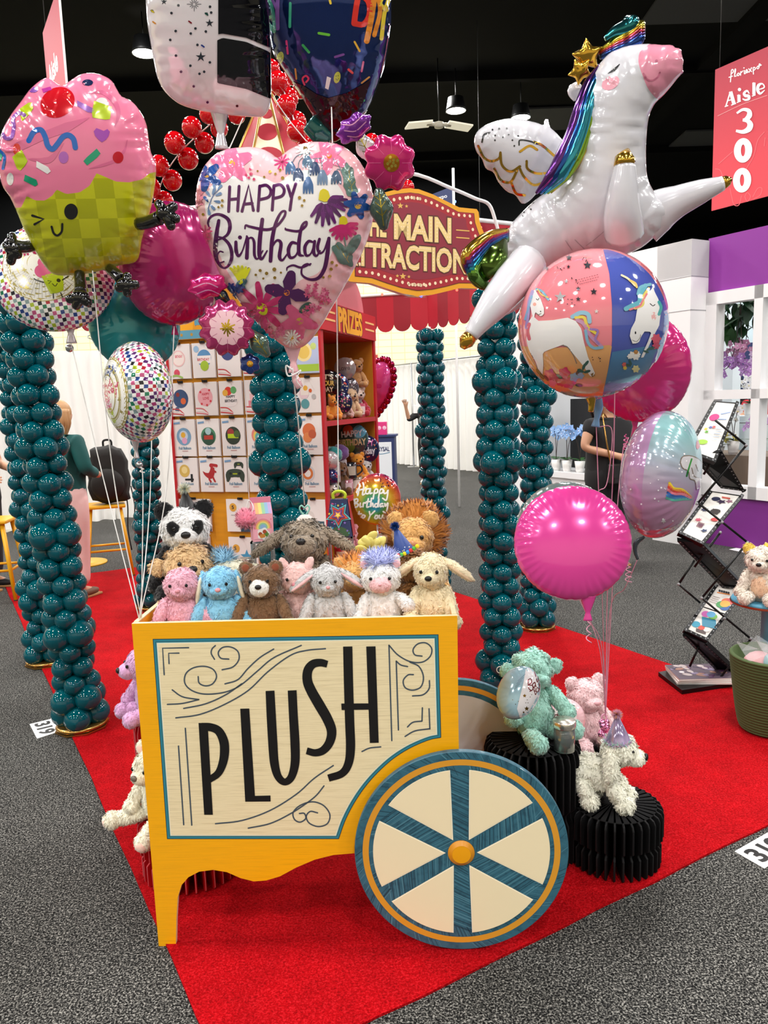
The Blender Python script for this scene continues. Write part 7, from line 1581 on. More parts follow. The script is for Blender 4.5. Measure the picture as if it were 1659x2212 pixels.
for x,y,r,c in ((815,870,34,'#d8506a'),(815,920,26,'#c83a60'),(640,990,26,'#f0eeea'),(665,1000,26,'#f0eeea'),(675,985,22,'#f0eeea'),(620,1000,18,'#f0eeea'),(665,968,16,'#b8803a'),(665,1092,26,'#e8e0a0'),(580,1060,16,'#d8605a'),(585,1085,14,'#e8c84a')):put(s_blob((x,y),(lambda t,r=r:r*(1+.18*math.cos(6*t))),2,30),OB(c))
for x,y,rot in ((740,965,.3),(760,945,-.5),(785,940,-.4),(625,1045,1.2),(610,1065,.3)):put(s_blob((x,y),1,1,14,rot=rot,sx=22,sy=8),OB('#2f5a50'))
b.conv=None;b.build('printed_film')
m=MB();b.tube_px([(1276,858,2.01),(1278,872,2.01),(1276,890,2.01)],[.014,.009,.007],mfoil('#c9a03a'),mb=m);m.build('filling_neck',b.root)
m=MB();b.tube_px([(1290,862,2.1),(1293,880,2.1),(1289,905,2.1),(1286,922,2.1)],[.013,.012,.007,.012],foil('#6a9ac8'),mb=m,flat=.5);m.build('neck_tail',b.root)
b.string([at(1288,920,2.1),at(1292,1030,2.12),at(1300,1250,2.2),PT],RIBP,.0013);b.string([at(1290,922,2.1),at(1322,930,2.1),at(1312,1040,2.1),at(1294,1060,2.1)],RIBP,.0012)
# ---- magenta round behind the ball
b=Balloon('round_balloon','plain magenta round foil balloon behind the unicorn ball','balloon',1378,795,2.35,yaw=-28,tilt=8,roll=10)
MG3=foil('#c62a78',.17,.2);b.disc(.165,.075,MG3,MG3,40);b.build();b.neck(1372,885,MG3,.085,.02);b.string([at(1358,945,2.34),at(1350,965,2.33),at(1345,980,2.34),at(1330,1150,2.3),PT],RIBP,.0015);b.curl(at(1352,938,2.33),.05,mat('hot_pink_ribbon','#e0609a',.35),4,.008)
# ---- lavender side-on balloon
b=Balloon('round_balloon','lilac and aqua foil balloon with a rainbow and wing, turned side-on','balloon',1428,1026,2.12,yaw=76,tilt=6,roll=-10)
LV=mat('pastel_foil','#b58ac0',.17,.15,.7,bump=(14,.06));nt=LV.node_tree;tc=nt.nodes.new('ShaderNodeTexCoord');sp=nt.nodes.new('ShaderNodeSeparateXYZ');mr=nt.nodes.new('ShaderNodeMapRange');mr.inputs[1].default_value=-.16;mr.inputs[2].default_value=.16
r=nt.nodes.new('ShaderNodeValToRGB');e=r.color_ramp.elements;e[0].color=lin('#b07aa0');e[1].color=lin('#c9a8d8');nt.links.new(tc.outputs['Object'],sp.inputs[0]);nt.links.new(sp.outputs[1],mr.inputs[0]);nt.links.new(mr.outputs[0],r.inputs[0]);nt.links.new(r.outputs[0],nt.nodes['Principled BSDF'].inputs['Base Color'])
AQ=mat('aqua_foil','#8fc0ca',.17,.15,.7,bump=(14,.06));nt=AQ.node_tree;tc=nt.nodes.new('ShaderNodeTexCoord');sp=nt.nodes.new('ShaderNodeSeparateXYZ');mr=nt.nodes.new('ShaderNodeMapRange');mr.inputs[1].default_value=-.1;mr.inputs[2].default_value=.1;r=nt.nodes.new('ShaderNodeValToRGB');e=r.color_ramp.elements;e[0].color=lin('#bb88ae');e[1].color=lin('#96c8cc');nt.links.new(tc.outputs['Object'],sp.inputs[0]);nt.links.new(sp.outputs[1],mr.inputs[0]);nt.links.new(mr.outputs[0],r.inputs[0]);nt.links.new(r.outputs[0],nt.nodes['Principled BSDF'].inputs['Base Color'])
b.disc(.177,.101,AQ,LV,38);b.bake();b.conv=c6;put=b.put
for c,k in (('#e8cf3a',0),('#e0863a',13),('#c83a3a',26),('#2f5aa8',60),('#3a7ab8',78),('#5ab0a0',94),('#e07a8a',43)):put(s_stroke([(1048-k*.18,1212+k),(1075,1245+k*.78),(1130,1255+k*.62),(1180,1300+k*.12)],15,6),foil(c))
GW=foil('#c9c6cc')
put(s_poly([(1115,1085),(1130,1050),(1180,1045),(1235,1070),(1265,1120),(1272,1180),(1255,1230),(1215,1255),(1205,1200),(1175,1185),(1165,1140),(1130,1120)],20),GW)
for P in ([(1115,1085),(1130,1050),(1180,1045),(1235,1070),(1265,1120)],[(1115,1085),(1130,1120),(1165,1140),(1175,1185),(1205,1200),(1215,1255)],[(1185,1120),(1200,1170),(1230,1180)],[(1210,1100),(1225,1140)]):put(s_stroke(P,6,5),foil('#7a6a60'))
put(s_stroke([(1185,1065),(1165,1130),(1155,1170)],10,5),mfoil('#4ad86a'));put(s_blob((1228,965),1,2,14,rot=.2,sx=14,sy=40),foil('#d86a7a'));put(s_stroke([(1000,1500),(1080,1490),(1150,1440),(1185,1380)],[6,22,16,4],5),GW);put(s_blob((1012,1447),(lambda t:_star(t,20,8,5)),1,30),GW)
g=random.Random(3)
for i in range(40):put(s_blob((g.uniform(740,1200),g.uniform(820,1500)),g.uniform(3,6),1,8),foil('#f4f0f6'))
b.conv=None;b.build()
m=MB();b.tube_px([(1392,1160,2.05),(1375,1172,2.05),(1372,1190,2.05),(1378,1208,2.05)],[.006,.012,.008,.006],mat('grey_foil','#4a5058',.2,.5),mb=m,flat=.5);m.build('filling_neck',b.root)
b.string([at(1378,1206,2.05),at(1350,1270,2.1),at(1318,1320,2.2),PT],RIBP,.0013);b.curl(at(1358,1215,2.05),.055,RIBP,4,.009)
# ---- big pink round in front, silver one behind
b=Balloon('round_balloon','bright pink round foil balloon nearest the viewer, over the red carpet','balloon',1236,1172,1.98,yaw=4,tilt=-4)
b.disc(.151,.06,MAG2,MAG2,40,.11,22,150);b.build();b.neck(1270,1296,MAG2,.055,.016);b.string([at(1274,1340,1.98),at(1300,1400,2.1),PT],RIBP,.0014);b.curl(at(1272,1330,1.98),.075,RIBP,3,.007)
b=Balloon('round_balloon','silvery aqua round foil balloon peeking behind the bright pink one','balloon',1222,1148,2.2,yaw=-8)
SA=foil('#9fb8b6',.15,.5);b.disc(.145,.06,SA,SA,38);b.build();b.string([at(1250,1290,2.22),at(1295,1400,2.25),PT],RIBP,.0013)
# ================================================================== honeycomb paper stools
def paper_stool(c,r,H,mt,label,name='paper_stool',n=34,seg=(0,1),edge=None):
    t=thing(name,label,'paper stool',c);m=MB()
    prof=[(.97,0),(1.0,.03),(1.0,.36),(.93,.41),(.93,.45),(1.04,.50),(1.04,.9),(1.0,.965),(.9,1.0)]
    for k in range(n):
        a=2*PI*k/n;d=Vector((math.cos(a),math.sin(a),0));s_=Vector((-d.y,d.x,0));P=[(.05,0)]+prof+[(.05,1.0)]
        V=[d*(p[0]*r)+ZZ*(p[1]*H)+s_*sg*.0035*(1 if p[0] > .2 else .2) for sg in (-1,1) for p in P];q=len(P)
        m.add(V,[tuple(range(q)),tuple(range(q,2*q))[::-1]]+[(i,i+q,(i+1)+q,i+1) for i in range(q-1)],mt,False)
        if edge:
            m.tube([tuple(d*(p[0]*r+.0006)+ZZ*(p[1]*H)) for p in prof],.0009,edge,4)
    m.build('pleats',t);m=MB();m.lathe([(r*.9,H-.004),(r*.9,H),(0,H)],mt,40);m.build('seat_pad',t);return t
PBK=mat('paper_black','#0b0b0d',.7,spec=.2);PRD=mat('paper_red','#b50d18',.6,spec=.2);PRE=mat('paper_red_edge','#e0808a',.6)
def cxy(p):return Vector((p.x,p.y,.008))
paper_stool(Vector((.475,2.46,.008)),.155,.40,PBK,'tall black pleated paper stool under the mint toy',edge=mat('paper_black_edge','#1f1f22',.5))
paper_stool(Vector((.735,2.395,.008)),.15,.197,PBK,'low black pleated paper stool under the white lamb',edge=mat('paper_black_edge','#1f1f22',.5))
paper_stool(Vector((.72,2.80,.008)),.15,.2,PBK,'black pleated paper stool under the pink toy, behind the mint one')
paper_stool(Vector((-.80,2.74,.008)),.15,.42,PRD,'tall red pleated paper stool under the lilac bear',edge=PRE)
paper_stool(Vector((-.685,2.42,.008)),.165,.20,PRD,'low red pleated paper stool under the white bear left of the cart',edge=PRE)

# ---- toys beside the cart
plush('plush_bear','lilac plush bear on the tall red stool at the left edge of the cart','plush toy',Vector((-.885,2.70,.43)),.28,-1.0,'#d3a6d2',ear='round',seed=31,hw=.9,nosew=.05,mz=(.13,.13,.11),turn=-8,dens=1.6,L=.04,arms=(((-.2,-.02,.48),(-.27,-.2,.2)),((.2,-.02,.48),(.3,-.1,.17))))
plush('plush_bear','creamy white plush bear slumped on the low red stool','plush toy',Vector((-.775,2.37,.205)),.27,-.55,'#f4ead6',ear='round',earin='#eec4b8',nose='#6a6258',seed=32,hw=.85,mz=(.12,.1,.09),feet='#eec8bc',dens=1.6,L=.06,nosew=.05,
      arms=(((-.18,-.02,.5),(-.24,-.2,.22)),((.18,-.02,.5),(.24,-.17,.2))),legs=(((-.13,-.08,.12),(-.42,-.35,.07)),((.1,-.1,.1),(.2,-.42,.0))))
mp_=plush('plush_puppy','mint green plush toy leaning forward on the tall black stool','plush toy',Vector((.485,2.46,.408)),.295,.2,'#a5d8cb',ear='low',seed=33,hw=.95,dens=2.2,L=.05,wob=.1,lean=-4,eyes=False,nose='#8fc4b8',headc=(0,.04,.78),arms=(((-.2,.0,.55),(-.3,-.12,.3)),((.2,.0,.55),(.36,-.1,.3))),legs=(((-.12,-.12,.1),(-.14,-.44,.1)),((.14,-.1,.1),(.42,-.14,.09))))
b=Balloon('foil_balloon','small pale blue Baby Boy foil balloon held by the mint toy','balloon',1120,1496,2.24,yaw=18,roll=-28)
BB=foil('#9fc4d4',.16,.15);c8=cz(960,1380,3.19)
b.disc(.064,.052,BB,BB,26,.1,16,104,R2=.084);b.bake();b.conv=c8
b.put(s_poly([(560,210),(610,190),(650,230),(668,300),(665,360),(640,430),(590,510),(520,545),(500,480),(520,400),(545,300)],14),foil('#e3e0e4',.18))
RG=foil('#7a2c34',.2,.4)
for P in ([(575,290),(580,340),(600,358)],[(568,292),(592,275),(600,300),(580,318),(606,322),(608,348),(588,362)],[(620,300),(606,315),(612,335),(626,318),(622,298),(630,330)],[(618,225),(630,260),(640,300),(648,270),(640,262)],[(645,255),(650,290),(662,262),(664,300),(655,318)]):b.put(s_stroke(P,7,5),RG)
for P in ([(610,340),(626,385)],[(610,340),(622,338),(622,358),(618,360),(634,365),(628,384)],[(638,335),(630,355),(642,366),(650,348),(640,334)],[(650,300),(655,330),(664,300)],[(656,328),(652,350)]):b.put(s_stroke(P,5,4),RG)
for x,y,r in ((552,392,16),(566,480,20),(545,505,10),(648,270,8)):b.put(s_blob((x,y),(lambda t,r=r:_star(t,r,r*.4,5)),1,30,rot=PI),mfoil('#8a6a2a'))
for i in range(4):b.put(s_stroke([(480+i*9,350-i*20),(520+i*12,310-i*22)],3,2),foil('#6a8a98'))
for x,y in ((470,420),(490,450),(510,430),(570,420),(590,400),(560,440),(600,385),(575,440)):b.put(s_blob((x,y),3,1,6),mfoil('#8a6a2a'))
b.conv=None;b.build()
jar(Vector((.56,2.36,.409)),'glass jar with a tin lid beside the mint toy on the black stool',['#d8c090','#ead8b0','#c8a868','#5a4a2a'],'#b8babb',.085,.034)
plush('plush_bear','pale pink plush toy on the black stool behind, hugging a Baby Girl balloon','plush toy',Vector((.755,2.80,.208)),.28,.25,'#f3ccd0',ear='round',seed=34,dens=1.8,L=.06,eyes=False,nose='#e8b0b8',lean=-6,arms=(((-.2,.0,.55),(-.32,-.2,.42)),((.2,.0,.55),(.42,-.12,.12))))
b=Balloon('foil_balloon','small pink Baby Girl foil balloon behind the mint toy','balloon',1213,1555,2.58,yaw=12,roll=20)
BG=foil('#f0c0c6',.16,.1);b.disc(.085,.055,BG,BG,26,.1,14,104,R2=.075);b.bake();b.conv=c8
b.put(s_blob((820,560),1,4,26,sx=92,sy=100),foil('#f4e2e0',.18))
for P in ([(755,490),(760,545),(775,550),(778,525),(760,525)],[(780,515),(786,535),(800,510),(800,550),(785,570)],[(800,560),(795,590),(806,595)],[(735,520),(740,545),(748,520),(752,548)]):b.put(s_stroke(P,7,5),RG)
for x,y,r in ((825,562,16),(900,580,12),(890,632,14),(830,600,8),(862,590,6)):b.put(s_blob((x,y),(lambda t,r=r:_star(t,r,r*.4,5)),1,30,rot=PI),mfoil('#a8783a'))
for x,y in ((850,640),(840,500),(870,530),(860,610),(810,640)):b.put(s_blob((x,y),4,1,6),mfoil('#a8783a'))
b.conv=None;b.build()
t=thing('candy_tin','round tin with a hot pink bow beside the pink toy','tin',Vector((.79,2.62,.2)));m=MB();m.lathe([(0,0),(.032,0),(.034,.06),(.036,.062),(.036,.075),(0,.075)],mat('lid_metal','#b8babb',.25,.9),24);m.build('tin',t)
m=MB();
for a in (.5,2.4,1.4):m.ell((.025*math.cos(a),-.03,.09+.02*math.sin(a)),(.022,.01,.013),foil('#d81c78',.2,.3),Matrix.Rotation(-a,3,'Y'))
m.build('bow',t);t.location=(.80,2.70,.21)
# lamb: standing dog-like toy with party hat
def lamb(p,H,rz,label):
    t=thing('plush_lamb',label,'plush toy',p,rz);fm=furm('#f3ecdc');k=H;L=.055*k
    m=MB();fur_ell(m,(.08*k,0,.4*k),(.3*k,.19*k,.2*k),fm,Matrix.Rotation(-.35,3,'Y'),L,2600,.1,seed=41);m.build('torso',t)
    m=MB();fur_ell(m,(-.22*k,0,.74*k),(.2*k,.19*k,.19*k),fm,None,L,2400,.09,seed=42);m.build('head',t)
    m=MB();fur_ell(m,(-.40*k,0,.66*k),(.13*k,.115*k,.1*k),fm,None,L*.7,700,.06,seed=43);m.build('muzzle',t)
    m=MB();m.ell((-.525*k,0,.685*k),(.03*k,.055*k,.045*k),BLACK);m.build('nose',t)
    for s_ in (-1,1):
        m=MB();m.ell((-.385*k,s_*.11*k,.78*k),(.02*k,)*3,BLACK,None,10,7);m.build('eye',t)
        m=MB();fur_ell(m,(-.14*k,s_*.2*k,.62*k),(.085*k,.05*k,.2*k),fm,Matrix.Rotation(s_*.25,3,'X'),L,900,.08,seed=44);m.build('ear',t)
        for x0,x1,n_ in ((-.1,-.3,'front'),(.22,.1,'hind')):
            m=MB();limb(m,(x0*k,s_*.12*k,.38*k),(x1*k,s_*(.16 if n_ == 'hind' else .13)*k,.1*k),.1*k,.1*k,fm,L,1100,45,.08);m.build('leg',t)
    m=MB();fur_ell(m,(.38*k,0,.5*k),(.06*k,.05*k,.07*k),fm,None,L,300,.08);m.build('tail',t);return t
lm2=lamb(Vector((.685,2.385,.204)),.27,math.radians(158),'white curly plush lamb dog standing on the low black stool')
party_hat(None,Vector((.728,2.352,.527)),Vector((.733,2.354,.44)),.04,mat('hat_iridescent','#b9a8d0',.12,.5,.6,var=(18,.5)),.02,(.02,[print_('#e8a86a'),print_('#e0a0b0'),print_('#c8a8d8')]),None,'iridescent party hat with pastel fluff on the white lamb',[print_('#9ae0c0'),print_('#c8a8e0'),print_('#e8c0d0')])
t=thing('balloon_weight','crinkled pink foil balloon weight beside the lamb hat','balloon weight',at(1304,1580,2.44));m=MB();g=random.Random(3)
for i in range(16):m.ell((g.uniform(-.016,.016),g.uniform(-.012,.012),g.uniform(-.035,.035)),(.012,.012,.01),mfoil('#e88ab8',.2),Matrix.Rotation(g.uniform(0,3),3,'X'),8,5)
m.build('foil_bundle',t);m=MB();m.tube(cr([(0,0,.03),(.01,0,.05),(.0,0,.06),(-.008,0,.05),(0,0,.035)],5),.0025,RIBP,6);m.build('loop',t)
# tag loops on toys
for p,lb in ((at(293,1452,2.7),'white plastic tag loop above the lilac bear'),(at(1080,1447,2.5),'white plastic tag loop on the mint toy ear'),(at(706,1222,2.33),'white plastic tag loop beside the taupe dog')):
    t=tag(MB().tube(cr([tuple(p+RI*.011*math.cos(a)+UP*.011*math.sin(a)) for a in np.linspace(0,2*PI,12,endpoint=False)],3,True),.0016,WHT,6).build('tag_loop'),lb,'tag loop')

# ================================================================== booth number cards on the floor
def card(pts,lab,txt,rotv_,sc_,off):
    P=[fl(x,y) for x,y in pts];m=MB();m.prism([(p.x,p.y) for p in P],.0016,WHT);t=thing('floor_card',lab,'card',(0,0,.0005));m.build('card',t)
    if txt:
        V,Fc=text2d(txt,.035);V=V*sc_;c,s_=math.cos(rotv_),math.sin(rotv_);A=np.c_[V[:,0]*c-V[:,1]*s_,V[:,0]*s_+V[:,1]*c]+np.array(off)
        m=MB();m.add(np.c_[A,np.full(len(A),.0024)],Fc,PBLK,False);m.build('number',t)
c1_,c2__,c3_,c4_=[fl(x,y) for x,y in ((64,1565),(113,1553),(131,1580),(80,1596))]
ux=(c3_-c2__);an=math.atan2(ux.y,ux.x);o=c1_*.62+c4_*.0+c2__*.38
ctr=(c1_+c2__+c3_+c4_)/4;ln_=(c3_-c2__).length;up_=Vector((-math.sin(an),math.cos(an),0));dr=Vector((math.cos(an),math.sin(an),0));w_=.135;s0=ctr-dr*(.17/2)-up_*(.075/2)
card([(64,1565),(113,1553),(131,1580),(80,1596)],'white floor card numbered 319 at the base of the left teal column',None,0,None,None)
V,Fc=text2d('319',.03);wd=V[:,0].max();L3=((c3_+c4_)/2-(c1_+c2__)/2);d3=L3.normalized();u3=Vector((-d3.y,d3.x,0))
def number(mid,d3,length,cap,nm,txt='319'):
    V,Fc=text2d(txt,.03);V=V*np.array([length/V[:,0].max(),cap/.69]);u3=Vector((-d3.y,d3.x,0));m=MB()
    m.add([mid+d3*(x-length/2)+u3*(y-cap/2)+ZZ*.0031 for x,y in V],Fc,PBLK,False);return m
n_=number((c1_+c2__+c3_+c4_)/4,d3,L3.length*.8,(c2__-c1_).length*.62,'319').build('number');n_.parent=bpy.data.objects['floor_card']
q1,q2,q3,q4=fl(1587,1840),fl(1659,1799),fl(1725,1830),fl(1651,1877)
card([(1587,1840),(1659,1799),(1725,1830),(1651,1877)],'white floor card numbered 319 on grey carpet at the right edge',None,0,None,None)
d4=((q2+q3)/2-(q1+q4)/2).normalized();n_=number((q1+q2+q3+q4)/4,d4,(q2-q1).length*.82,(q4-q1).length*.62,'319').build('number');n_.parent=bpy.data.objects['floor_card.001']
card([(1575,1187),(1590,1184),(1630,1189),(1622,1197)],'small white card lying on the grey carpet before the purple booth',None,0,None,None)

# ================================================================== literature rack
rk0=fl(1520,1480);rk=thing('brochure_rack','black zigzag folding literature rack with perforated trays','brochure rack',Vector((1.68,3.93,0)))
RM=mat('rack_black','#0d0d0f',.35,.3);RH_=mat('rack_hole','#8c8c90',.5);PAP=mat('paper','#ece9e4',.5)
ri_=rk.location.copy()
P2=lambda x,y,Y:at(x,y,Y)-ri_
# base plate
bq=[fl(1422,1463),fl(1473,1503),fl(1610,1482),fl(1545,1440)]
m=MB();m.prism([(p.x-ri_.x,p.y-ri_.y) for p in bq],.03,RM);m.build('base_plate',rk)
RD=Vector((.90,-.06,0)).normalized()
def tray(pl,pr,ql,qr,face=True,name='tray'):
    """perforated tray given its two upper and two lower corners"""
    a,b_,c,d=[Vector(p) for p in (pl,pr,qr,ql)];n=(b_-a).cross(d-a).normalized();
    if n.y > 0:n=-n
    m=MB();th=.02
    V=[a,b_,c,d];m.add(V+[v-n*th for v in V],[(0,1,2,3),(7,6,5,4),(0,4,5,1),(1,5,6,2),(2,6,7,3),(3,7,4,0)],RM,False)
    for p,q in ((a,d),(b_,c),(d,c)):   # raised rim with bright holes
        e=(q-p);L=e.length;e.normalize();cc=(a+b_+c+d)/4;inn=(cc-(p+q)/2);inn -= e*inn.dot(e);inn.normalize()
        W=[p,q,q+inn*.016,p+inn*.016];m.add([v+n*.006 for v in W]+[v for v in W],[(0,1,2,3),(0,4,5,1),(3,2,6,7)],RM,False)
        k=max(5,int(L/.028))
        for i in range(k):
            o=p+e*(L*(i+.5)/k)+inn*.008+n*.0065;m.add([o]+[o+e*.004*math.cos(j*PI/4)+inn*.004*math.sin(j*PI/4) for j in range(8)],[(0,1+j,1+(j+1) % 8) for j in range(8)],RH_,False)
    return m.build(name,rk),(a,b_,c,d,n)
def rod(p,q,mb,r=.006):mb.tube([tuple(p),tuple(q)],r,RM,6)
def sheet(fr,kind,label,grp):
    a,b_,c,d,n=fr;t=thing('brochure',label,'brochure',Vector(ri_),0,None);ins=lambda u,v:(a*(1-u)*(1-v)+b_*u*(1-v)+c*u*v+d*(1-u)*v)
    m=MB();Q=[ins(u,v)+n*.003 for u,v in ((.09,.03),(.91,.03),(.91,.95),(.09,.95))];m.add(Q+[q-n*.002 for q in Q],[(0,1,2,3),(0,4,5,1),(1,5,6,2),(2,6,7,3),(3,7,4,0)],PAP,False);W=lambda u,v:ins(.09+.82*u,.03+.92*v)
    k_=[0]
    def bl(u,v,r,col,st=0,sy=1):
        k_[0] += 1;e1=(b_-a).normalized();e2=(d-a).normalized();r *= .7;V,Fc=s_blob((0,0),(lambda t:_star(t,r,r*.45,st)) if st else r,1,24);o=W(u,v)+n*(.0034+.0002*k_[0])
        m.add([o+e1*x+e2*y*sy for x,y in V],[f[::-1] for f in Fc],print_(col),False)
    def ln(u0,v0,u1,v1,wd,col):
        k_[0] += 1;p,q=W(u0,v0),W(u1,v1);e=(q-p).normalized();s_=n.cross(e);o=n*(.0034+.0002*k_[0]);m.add([p+s_*wd+o,p-s_*wd+o,q-s_*wd+o,q+s_*wd+o],[(0,1,2,3)],print_(col),False)
    if kind == 0:
        bl(.3,.3,.035,'#d0287a');ln(.52,.22,.9,.16,.003,'#8aa0c8');ln(.5,.32,.85,.3,.003,'#8aa0c8')
        for u,v,cc in ((.2,.55,'#e8c040'),(.35,.5,'#5a6ab0'),(.48,.48,'#d85a5a'),(.28,.6,'#6ab04a')):bl(u,v,.018,cc,5)
        bl(.3,.8,.04,'#9ac83a',0,.6)
        for i in range(5):ln(.6,.5+.05*i,.85,.48+.05*i,.0015,'#a0b8d8')
    elif kind == 1:
        ln(.45,.08,.75,.08,.006,'#c8584a')
        for u,v,r,cc,s_ in ((.3,.14,.03,'#2a2c4a',0),(.55,.18,.04,'#3a2c48',5),(.8,.14,.032,'#8a5a70',5),(.2,.42,.034,'#26284a',8),(.6,.4,.035,'#3a3a3c',0),(.25,.66,.03,'#c85a70',8),(.8,.56,.026,'#d0484a',0),(.5,.74,.026,'#4a4a6a',8),(.75,.82,.03,'#2a3a5a',5)):bl(u,v,r,cc,s_,.8)
        for i in range(5):ln(.48+.06*i,.36,.5+.06*i,.46,.003,'#3a3030');ln(.35+.05*i,.7,.37+.05*i,.8,.002,'#6a3a4a')
    elif kind == 2:
        for i in range(5):ln(.18+.09*i,.16,.22+.09*i,.25,.005,'#2c2c34')
        ln(.15,.3,.65,.26,.003,'#e0843a')
        for u,v,cc in ((.7,.55,'#e0704a'),(.85,.5,'#d85a5a'),(.6,.72,'#4aa05a'),(.8,.78,'#3a6ab0'),(.72,.66,'#e8b04a')):bl(u,v,.035,cc)
        for i in range(4):ln(.1,.5+.08*i,.4,.5+.08*i,.0015,'#a08a8a')
    elif kind == 3:
        for u,v,r,cc in ((.3,.2,.03,'#c85ab0'),(.5,.15,.03,'#5aa8d8'),(.62,.2,.03,'#7ac05a')):bl(u,v,r,cc)
        ln(.35,.5,.95,.42,.028,'#3a8aa8');bl(.2,.68,.03,'#3a9ab8');bl(.5,.72,.022,'#d85a4a');bl(.75,.7,.025,'#e8e4e0');ln(.35,.86,.8,.82,.01,'#5a4a4a')
    else:
        for i in range(14):bl(random.random()*.8+.1,random.random()*.8+.1,.035,random.choice(('#5a3a6a','#8a6a5a','#c8a8a0','#3a3a4a','#7a5a8a')))
    m.build('printed_paper',t);return t
YR=3.95
L1,F1=tray(P2(1541,866,3.98),P2(1596,870,3.98),P2(1480,975,3.80),P2(1545,1000,3.80))
L2,F2_=tray(P2(1533,1060,4.02),P2(1607,1071,3.99),P2(1464,1152,3.82),P2(1518,1178,3.79))
L3_,F3=tray(P2(1545,1262,4.02),P2(1611,1278,3.99),P2(1476,1362,3.82),P2(1528,1386,3.79))
tray(P2(1500,985,3.82),P2(1560,975,3.82),P2(1556,1053,4.0),P2(1609,1060,3.98),name='tray')
tray(P2(1463,1168,3.82),P2(1520,1175,3.80),P2(1560,1268,4.0),P2(1613,1272,3.98),name='tray')
tray(P2(1475,1372,3.82),P2(1528,1392,3.80),P2(1560,1460,4.0),P2(1609,1468,3.98),name='tray')
m=MB()
for a,b_ in (((1545,908),(1612,962)),((1612,962),(1505,1090)),((1505,1084),(1615,1172)),((1615,1172),(1516,1292)),((1516,1292),(1622,1380)),((1622,1380),(1535,1490)),((1500,1210),(1466,1262)),((1466,1262),(1512,1302)),((1556,1150),(1500,1225)),((1495,985),(1556,1050)),((1512,1390),(1490,1440)),((1560,960),(1520,1025))):rod(P2(*a,3.86),P2(*b_,3.86),m)
for x,y in ((1612,962),(1615,1172),(1622,1380),(1466,1262),(1505,1088),(1516,1292),(1556,1150),(1560,1128),(1565,1336)):m.ell(tuple(P2(x,y,3.85)),(.008,)*3,RH_,None,8,6)
m.build('scissor_arms',rk)
half_=lambda f,v0,v1:(f[0]*(1-v0)+f[3]*v0,f[1]*(1-v0)+f[2]*v0,f[1]*(1-v1)+f[2]*v1,f[0]*(1-v1)+f[3]*v1,f[4])
sheet(F1,0,'pale blue leaflet with a magenta seal in the top rack tray',None);sheet(F2_,1,'white catalogue page of dark balloon pictures in the middle rack tray',None)
sheet(half_(F3,0,.5),2,'upper leaflet with orange and red balloons in the lowest face-up tray',None);sheet(half_(F3,.48,1.0),3,'lower leaflet with a blue box picture in the lowest face-up tray',None)
for i in range(3):
    t=thing('magazine',('bottom magazine of the pile on the rack base','middle magazine of the pile on the rack base','top magazine with a floral cover on the rack base')[i],'magazine',Vector((1.665,3.945,.031+.011*i)),-.1+.04*i,'magazines on the rack base');m=MB();m.box((0,0,.005),(.3,.22,.0095),PAP);m.build('pages',t)
    if i == 2:
        m=MB();m.box((0,0,.0105),(.3,.22,.001),print_('#5a4a58'));g=random.Random(5)
        for k in range(36):m.ell((g.uniform(-.13,.13),g.uniform(-.09,.09),.011),(g.uniform(.012,.03),g.uniform(.01,.02),.0006+.00003*k),print_(g.choice(('#3a3046','#8a7a9a','#c8b8b8','#a87a6a','#d8d0d4','#5a3a5a'))),Matrix.Rotation(g.uniform(0,3),3,'Z'),10,4)
        m.build('cover',t)

# ================================================================== green basket and blue stand at the right edge
GRN=mat('rope_green','#4f6238',.8);ba=thing('rope_basket','green coiled rope basket cut off by the right edge','basket',Vector((1.735,3.34,.007)))
m=MB();pr=[(0,0),(.12,.004)]
for i in range(26):
    z=.006+i*.0135;r0=.125+.05*(i/25)**.7;pr += [(r0,z),(r0+.006,z+.0067),(r0,z+.0134)]
pr += [(pr[-1][0]-.012,pr[-1][1]),(.11,.02)];m.lathe(pr,GRN,48);m.build('coiled_body',ba)
FILM=mat('clear_film','#d9dcdf',.08,0,.8,alpha=.25);g=random.Random(6)
for i,(c,lb) in enumerate((('#e8b0b4','film wrapped pink sweet bag in the green basket'),('#a8d0d8','film wrapped aqua sweet bag in the green basket'),('#5a5a5a','film wrapped dark sweet bag in the green basket'))):
    t=thing('wrapped_bag',lb,'wrapped sweets',Vector((1.735,3.34,.36))+Vector(((-.08,-.04,-.05),(-.02,-.1,-.03),(.07,-.07,-.04))[i]));m=MB();m.ell((0,0,.02),(.07,.06,.06),print_(c),None,14,9);m.build('sweets',t)
    m=MB();V=[];
    for k in range(10):
        a=2*PI*k/10;r=.085+.02*(k % 2);V.append((r*math.cos(a),r*math.sin(a),.05+.04*(k % 3)))
    V.append((0,0,.09));m.add(V,[(k,(k+1) % 10,10) for k in range(10)],FILM,False);m.build('film',t)
st=thing('cake_stand','sky blue round display stand with red edge at the right edge','display stand',Vector((1.80,3.52,.007)));m=MB();m.lathe([(.1,0),(.1,.02),(.03,.03),(.03,.53),(.08,.535),(0,.54)],mat('stand_blue','#7aa8c8',.4),28);m.build('post',st)
m=MB();m.lathe([(0,.535),(.16,.545),(.165,.555),(.16,.565),(0,.565)],mat('stand_top_blue','#5aa4c4',.4),44);m.build('plate',st);m=MB();m.lathe([(.158,.54),(.168,.545),(.168,.553)],mat('stand_rim','#a8482c',.45),44);m.build('rim',st)
plush('plush_bear','pale plush toy with a yellow hood on the blue stand at the right edge','plush toy',Vector((1.735,3.47,.575)),.27,-.6,'#eadfd2',ear='round',earcol='#e8c85a',headcol='#eadfd2',belly='#f0c8a8',seed=51,dens=1.3)
